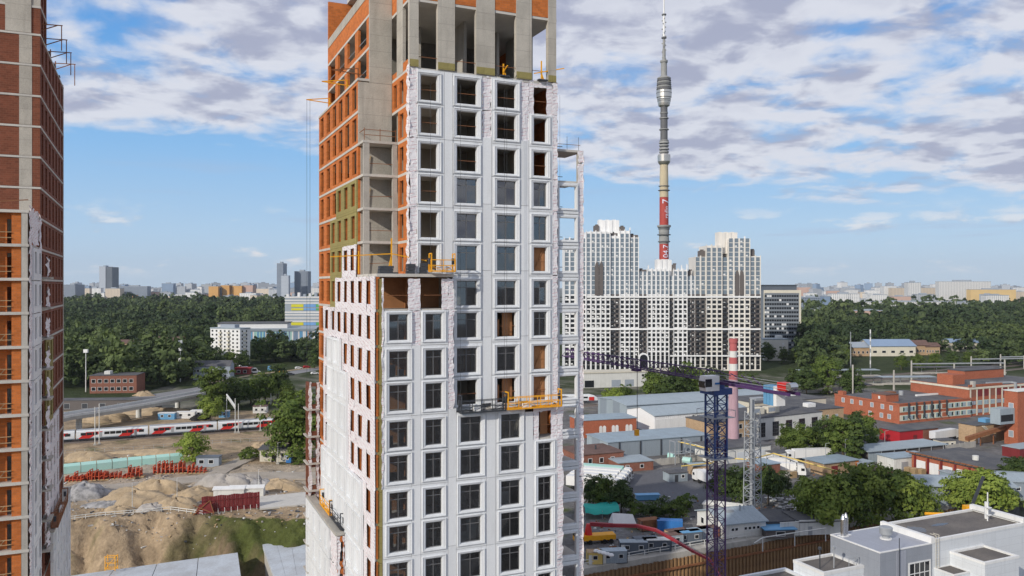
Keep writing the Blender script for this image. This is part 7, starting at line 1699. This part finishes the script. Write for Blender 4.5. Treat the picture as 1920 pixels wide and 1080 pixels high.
bpts = [toL(p + Vector((-1.2, -.4, 4.4))), toL(at(1150, 985, 182)), toL(at(1195, 986, 179)), toL(at(1230, 994, 175)), toL(at(1263, 1012, 170)), toL(at(1300, 1034, 163)), toL(at(1332, 1050, 157)), toL(at(1352, 1084, 150))]
for i, (a, b) in enumerate(zip(bpts[:-1], bpts[1:])): MB().beam(a, b, .75 - i * .07, .8 - i * .07).build('boom_section', M_['boom_red'], t)
# --- white house with pale roof, sheds
t = bx(1358, 1012, 11, 12, 3.3, .3, 'white_pitched_house', 'small white house with pale pitched roof right of the crane mast', 'house', 'white_wall', 'roof_grey', pitched=1.8, over=.5)
wins(t, [2.2, 3.2, 5.6, 6.7, 7.8, 8.9], [2.1], .7, .6); MB().box(3, 4, 4.4, 5, 5.6, 5.4).build('roof_unit', M_['grey_steel'], t); MB().tube((7, 4.5, 4.4), (7, 4.5, 6.2), .22, n=8).build('stove_pipe', M_['grey_steel'], t); MB().tube((8.4, 5, 4.4), (8.4, 5, 6), .1, n=6).build('stove_pipe', M_['grey_steel'], t); winsL(t, [9.5], [1.8], 1.2, 1.3)
t = bx(1318, 962, 10, 3.5, 2.2, -.45, 'tilted_lattice_stack', 'stack of pale crane sections lying left of the white house', 'steel sections', 'grey_steel', 'white_wall')
for k in range(5): MB().beam((.3, .4 + k * .65, 2.6), (9.8, .4 + k * .65, 2.6), .25).build('section_tube', M_['white_wall'], t)
t = bx(1500, 1004, 11, 9, 2.9, .12, 'white_low_shed', 'low white shed with dark flat roof right of the white house', 'shed', 'white_wall', 'roof_dark', over=.1); MB().box(-.2, -.2, 3.2, 11.2, .1, 3.5).build('parapet', M_['white_wall'], t); MB().box(2, -.05, 0, 3, .02, 2.).build('door', M_['grey_steel'], t)
t = bx(1440, 1000, 8, 9, 2.6, .15, 'black_low_shed', 'low black roofed shed between the white house and white shed', 'shed', 'dark_panel', 'roof_dark', over=.3); wins(t, [2, 5], [1.5], 1, .9)
t = bx(1436, 1010, 7, 4, 1.9, .1, 'blue_canopy', 'light blue canopy before the black roofed shed', 'canopy', 'dark_panel', 'blue_light', over=.4); wins(t, [3.5], [1.], 2, .9)
p = G(1463, 1006); tag(MB().box(0, 0, 0, 5, .12, 3.1).box(0, -.1, 3.1, 5, .2, 3.2).build('white_screen', M_['white_wall'], None, p, .2), 'white sheet screen right of the light blue canopy', 'screen')
p, q = G(1430, 1008, 3), G(1548, 990, 3); t = thing('arched_pipe', 'white pipe frame arching before the low sheds', 'pipe', (p.x, p.y, 0), math.atan2(q.y - p.y, q.x - p.x)); Lq = (q - p).xy.length
MB().tube((0, 0, 3), (Lq, 0, 3.), .12, n=6).tube((0, 0, 0), (0, 0, 3.1), .12, n=6).tube((Lq, 0, 0), (Lq, 0, 3.1), .12, n=6).tube((-3.0, -.8, 2.4), (0, 0, 3), .12, n=6).build('frame', M_['white_wall'], t); MB().tube((Lq * .5, 0, 0), (Lq * .5, 0, 3), .1, n=6).build('post', M_['white_wall'], t)
# pile mast behind the plant building
p = at(1826, 950, 158); t = thing('pile_rig', 'black mast of a pile rig with orange head rising by the light bushes', 'rig', (p.x, p.y, 0), 0)
MB().beam((-.8, 0, zat(958, 158)), (1.9, 0, zat(893, 158)), .45, .45).build('mast', M_['dark_steel'], t); MB().box(-1.9, -.7, zat(968, 158) - 2, -.6, .7, zat(948, 158)).build('drive_head', M_['yellow'], t); MB().box(-3, -1.5, 0, 1, 1.5, zat(968, 158) - 2.02).build('carrier', M_['yellow'], t); MB().tube((-9.5, 0, zat(963, 158)), (-3.2, 0, zat(965, 158)), .3, n=8).build('arm', M_['yellow'], t)
# --- the white plant building in the corner
PO = Vector((54.5, 120, 0)); t = thing('plant_building', 'white and grey plant building with flat dark roofs in the lower right corner', 'building', (54.5, 120, -13), RZ)
mat('plant_white', (.66, .69, .72), .5, .06, .2, mode='grid', bw=(3.2, 1.25), mortar=(.5, .52, .55), stain=.18); mat('plant_grey', (.27, .29, .33), .5, .06, .2, mode='grid', bw=(1.1, 30), mortar=(.22, .24, .27), stain=.1)
mat('plant_roof', (.115, .105, .10), .9, .25, .3, c2=(.20, .18, .16), fine=4); mat('plant_metal_roof', (.36, .38, .44), .45, .1, .3, mode='seam', bw=(.6, 40), mortar=(.30, .32, .38), stain=.1)
def block(u0, u1, v0, v1, zt, wall, roof, name, par=.35, parh=.5, pm='white_paint'):
    z1 = zt + 13; MB().box(u0, v0, 0, u1, v1, z1).build(name, M_[wall], t); MB().box(u0 + par, v0 + par, z1 + .01, u1 - par, v1 - par, z1 + .1).build('roof', M_[roof], t)
    MB().box(u0 - .05, v0 - .05, z1, u1 + .05, v0 + par, z1 + parh).box(u0 - .05, v1 - par, z1, u1 + .05, v1 + .05, z1 + parh).box(u0 - .05, v0 + par, z1, u0 + par, v1 - par, z1 + parh).box(u1 - par, v0 + par, z1, u1 + .05, v1 - par, z1 + parh).build('parapet', M_[pm], t)
block(0, 10.98, 0, 9.6, 18.3, 'plant_grey', 'plant_metal_roof', 'grey_block', .2, .16); block(11, 33, .0, 9.4, 18.5, 'plant_white', 'plant_roof', 'main_block', .4, .45)
block(-8, -.02, 3, 9.2, 15.2, 'plant_white', 'plant_roof', 'left_block', .4, .45); block(-17, -8.02, -6, 11, 13.4, 'plant_white', 'plant_roof', 'low_block', .45, .5, 'panel_white'); block(14.9, 22.6, -5.8, -.02, 16.3, 'plant_white', 'plant_roof', 'bay_block', .35, .4); block(11.4, 14.88, -3.4, -.02, 14.4, 'plant_white', 'plant_roof', 'door_block', .2, .2)
block(-8, -.02, -8, 2.98, 11.5, 'plant_white', 'plant_roof', 'low_block', .4, .4)
MB().box(10.7, -.06, 31.36, 11.45, 9.46, 32.3).build('parapet', M_['white_paint'], t); MB().box(32.2, -.1, 31.96, 33.1, 9.5, 32.7).build('parapet', M_['white_paint'], t)
wz = 27.3; o = MB().rings([(2.35, 1.75, .05), (2.35, 1.75, -.1), (2.15, 1.55, -.1), (2.15, 1.55, .05)]).box(-2.15, -.06, -.06, 2.15, .02, .06).box(-1.12, -.058, -1.55, -1.02, .018, 1.55).box(-.05, -.058, -1.55, .05, .018, 1.55).box(1.02, -.058, -1.55, 1.12, .018, 1.55).build('window', M_['white_paint'], t, (8.2, -.02, wz))
for i in range(4):
    for z in (-1.5, .06): MB().box(-2.12 + i * 1.07, -.02, z, -2.12 + i * 1.07 + .98, .01, z + 1.44).build('pane', M_['black_glass'], o)
MB().box(3.3, -.08, 21, 5.3, -.005, 31.1).build('pale_strip', M_['plant_metal_roof'], t); MB().box(3.0, -.9, 24, 5.6, -.09, 24.2).build('door_hood', M_['white_paint'], t)
for x in (11.9, 13.2): MB().box(x, -3.47, 24.6, x + 1.1, -3.405, 27).build('door', M_['panel_dull'], t)
for x, y in ((1.2, 8.2), (2.2, 8.6)): MB().lathe([(.38, 31.4), (.38, 34.1), (.22, 34.6), (.05, 34.9)], 14, (x, y)).build('flue', M_['chrome'], t); MB().box(x - .6, y - .6, 31.41, x + .6, y + .6, 31.5).build('flashing', M_['white_paint'], t)
MB().lathe([(.55, 31.4), (.55, 31.9), (.95, 32.2), (1.0, 33.2), (.85, 33.3)], 20, (6.3, 4.5)).build('roof_fan', M_['grey_steel'], t); MB().lathe([(.9, 31.41), (.9, 31.55), (.6, 31.6)], 16, (6.3, 4.5)).build('fan_base', M_['white_paint'], t)
m = MB()
for x in (10.9, 11.55): m.beam((x + .6, -.25, 20), (x + .6, -.25, 32.6), .06)
for k in range(30): m.beam((11.5, -.25, 20.2 + k * .42), (12.15, -.25, 20.2 + k * .42), .04)
m.beam((11.5, -.25, 32.6), (11.5, .8, 32.6), .06).beam((12.15, -.25, 32.6), (12.15, .8, 32.6), .06).build('ladder', M_['cream_wall'], t)
for x, y in ((-6.6, 5.2), (-4.4, 4.6)): MB().tube((x, y, 28.2), (x, y, 31.2), .09, n=6).box(x - .2, y - .2, 31.2, x + .2, y + .2, 31.6).build('roof_lamp', M_['dark_steel' if x < -5 else 'grey_steel'], t)
MB().tube((3.6, -.3, 25.5), (3.6, -.3, 33.2), .06, n=6).build('aerial_pole', M_['dark_steel'], t)
m = MB()
for x in (-2.4, -1.2, -.4): m.beam((x, 3.6, 28.6), (x, 3.6, 29.8), .07)
m.beam((-2.4, 3.6, 29.7), (-.4, 3.6, 29.7), .07).build('roof_rail', M_['grey_steel'], t)
MB().tube((29.2, 4, 31.6), (29.2, 4, 36.4), .1, n=6).build('aerial_pole', M_['white_paint'], t)
for k, z in enumerate((32.6, 33.8)): MB().lathe([(.05, -.2), (.45, 0), (.5, .12)], 14).build('dish_aerial', M_['white_paint'], t, (29.2, 3.8, z))
MB().tube((30.4, 5, 31.6), (30.4, 5, 34.4), .35, n=12).build('vent_pipe', M_['white_paint'], t)
def puddle(u, v, ru, rv, nm):
    m = MB(); k = 24; m.v = [(u + ru * math.cos(6.283 * i / k) * (1 + .22 * math.sin(i * 1.7)), v + rv * math.sin(6.283 * i / k) * (1 + .2 * math.cos(i * 2.1)), 31.622) for i in range(k)]; m.f = [tuple(range(k))]; m.build(nm, M_['puddle'], t)
mat('puddle', (.03, .03, .035), .04, .02, 1., spec=.6)
puddle(14.2, 5.5, 1.5, 1.6, 'puddle'); puddle(20, 5.8, 1.9, .5, 'puddle')

# small stores, drums and fences that fill the works yards
for i, (px, py, w, d, h, wall, roof, lab) in enumerate(((1255, 905, 6, 4, 2.6, 'roof_grey', 'roof_dark', 'grey store at the near edge of the asphalt yard'), (1300, 892, 5, 4, 2.8, 'tan_brick', 'roof_blue', 'tan store left of the crane mast in the yard'), (1452, 868, 7, 4, 3., 'white_wall', 'roof_dark', 'white store below the white hall windows'), (1640, 905, 7, 5, 2.8, 'old_brick', 'roof_brown', 'brown store behind the big light green bushes'), (1610, 885, 6, 4, 2.6, 'roof_grey', 'roof_grey', 'grey store left of the white blue-roofed shed'), (1765, 842, 6, 4, 2.8, 'cream_wall', 'roof_dark', 'cream store in the factory yard by the conveyor'), (1780, 905, 8, 4, 2.6, 'roof_blue', 'roof_grey', 'blue-grey store in front of the garages'), (1108, 905, 5, 4, 2.8, 'old_brick', 'roof_dark', 'brown store at the front of the parked lorries'), (1525, 940, 6, 4, 2.6, 'rust_steel', 'roof_brown', 'rusty store left of the big light green bushes'))):
    t = bx(px, py, w, d, h, RZ + rn.uniform(-.2, .2), 'small_store', lab, 'store', wall, roof, over=.25); MB().box(w * .3, -.05, 0, w * .3 + 1.1, .02, 2.1).build('door', M_['dark_steel'], t); wins(t, [w * .75], [1.6], .9, .8)
for i, (a, b) in enumerate((((1190, 878), (1330, 862)), ((1430, 905), (1520, 890)), ((1590, 915), (1700, 900)), ((1700, 858), (1830, 838)))):
    p, q = G(*a), G(*b); L_ = (q - p).length; t = thing('panel_fence', ['concrete panel fence behind the asphalt yard', 'concrete panel fence right of the brick substation', 'concrete panel fence behind the big bushes', 'concrete panel fence along the factory yard'][i], 'fence', p, math.atan2(q.y - p.y, q.x - p.x)); n = max(3, int(L_ / 3))
    for k in range(n): MB().box(L_ * k / n + .08, 0, 0, L_ * (k + 1) / n - .08, .12, 2.1 + rn.uniform(-.05, .05)).build('panel', M_['concrete_raw'], t); MB().box(L_ * k / n - .08, -.05, 0, L_ * k / n + .08, .17, 2.3).build('post', M_['concrete_raw'], t)
for i in range(8):
    p = G(1400 + i * 37, 915 - i * 9); t = thing('yard_lamp', nth(i) + ' from left of the slim yard lamp posts among the works', 'lamp post', p); MB().tube((0, 0, 0), (0, 0, 8), .11, .07, 6).build('pole', M_['grey_steel'], t); MB().beam((0, 0, 8), (1.3, 0, 8.2), .12, .08).build('lamp_head', M_['grey_steel'], t)
# --- loose stones, boards and scraps nobody could count
def litter(name, label, n, boxf, mts, seed):
    r = np.random.default_rng(seed); ms = {k: MB() for k in mts}
    for i in range(n):
        x, y = boxf(r); z = float(gheight(np.array([x]), np.array([y]))[0]); m = ms[mts[r.integers(len(mts))]]; a = r.uniform(0, 3.14); s = r.uniform(.12, .5); l = s * (r.uniform(2, 6) if r.random() < .25 else r.uniform(.8, 1.5)); d = Vector((math.cos(a), math.sin(a), r.uniform(-.1, .15))) * l
        m.beam(Vector((x, y, z + s * .25)) - d / 2, Vector((x, y, z + s * .25)) + d / 2, s, s * r.uniform(.4, .9))
    o = None
    for k in mts:
        q = ms[k].build(name, M_[k]); q['kind'] = 'stuff'; q['label'] = label
litter('site_litter', 'loose stones boards and scraps on the left building site', 1500, lambda r: (r.uniform(-140, -48), 199 + abs(r.normal()) * 30), ['rubble', 'timber', 'white_wall', 'sand_grey', 'dark_steel'], 3)
litter('yard_litter', 'loose scraps along the right pit edge and works yards', 900, lambda r: (lambda x: (x, 166 + (x - 16) * .48 + 4 + abs(r.normal()) * 22))(r.uniform(18, 150)), ['timber', 'white_wall', 'rubble', 'dark_steel', 'rust_steel'], 4)

# --- the air: thin even haze over the whole place, sky outside
hm = bpy.data.materials.new('haze'); hm.use_nodes = True; ht = hm.node_tree; ht.nodes.clear()
pv = N('ShaderNodeVolumePrincipled', ht); pv.inputs['Color'].default_value = (.80, .88, 1, 1); pv.inputs['Density'].default_value = 3.2e-5
ho = N('ShaderNodeOutputMaterial', ht); ht.links.new(pv.outputs[0], ho.inputs['Volume'])
hz_ = MB().box(-12500, -3200, -14.5, 12500, 16300, 515).build('haze', hm); hz_['kind'] = 'stuff'; hz_['label'] = 'thin blue haze over the city'
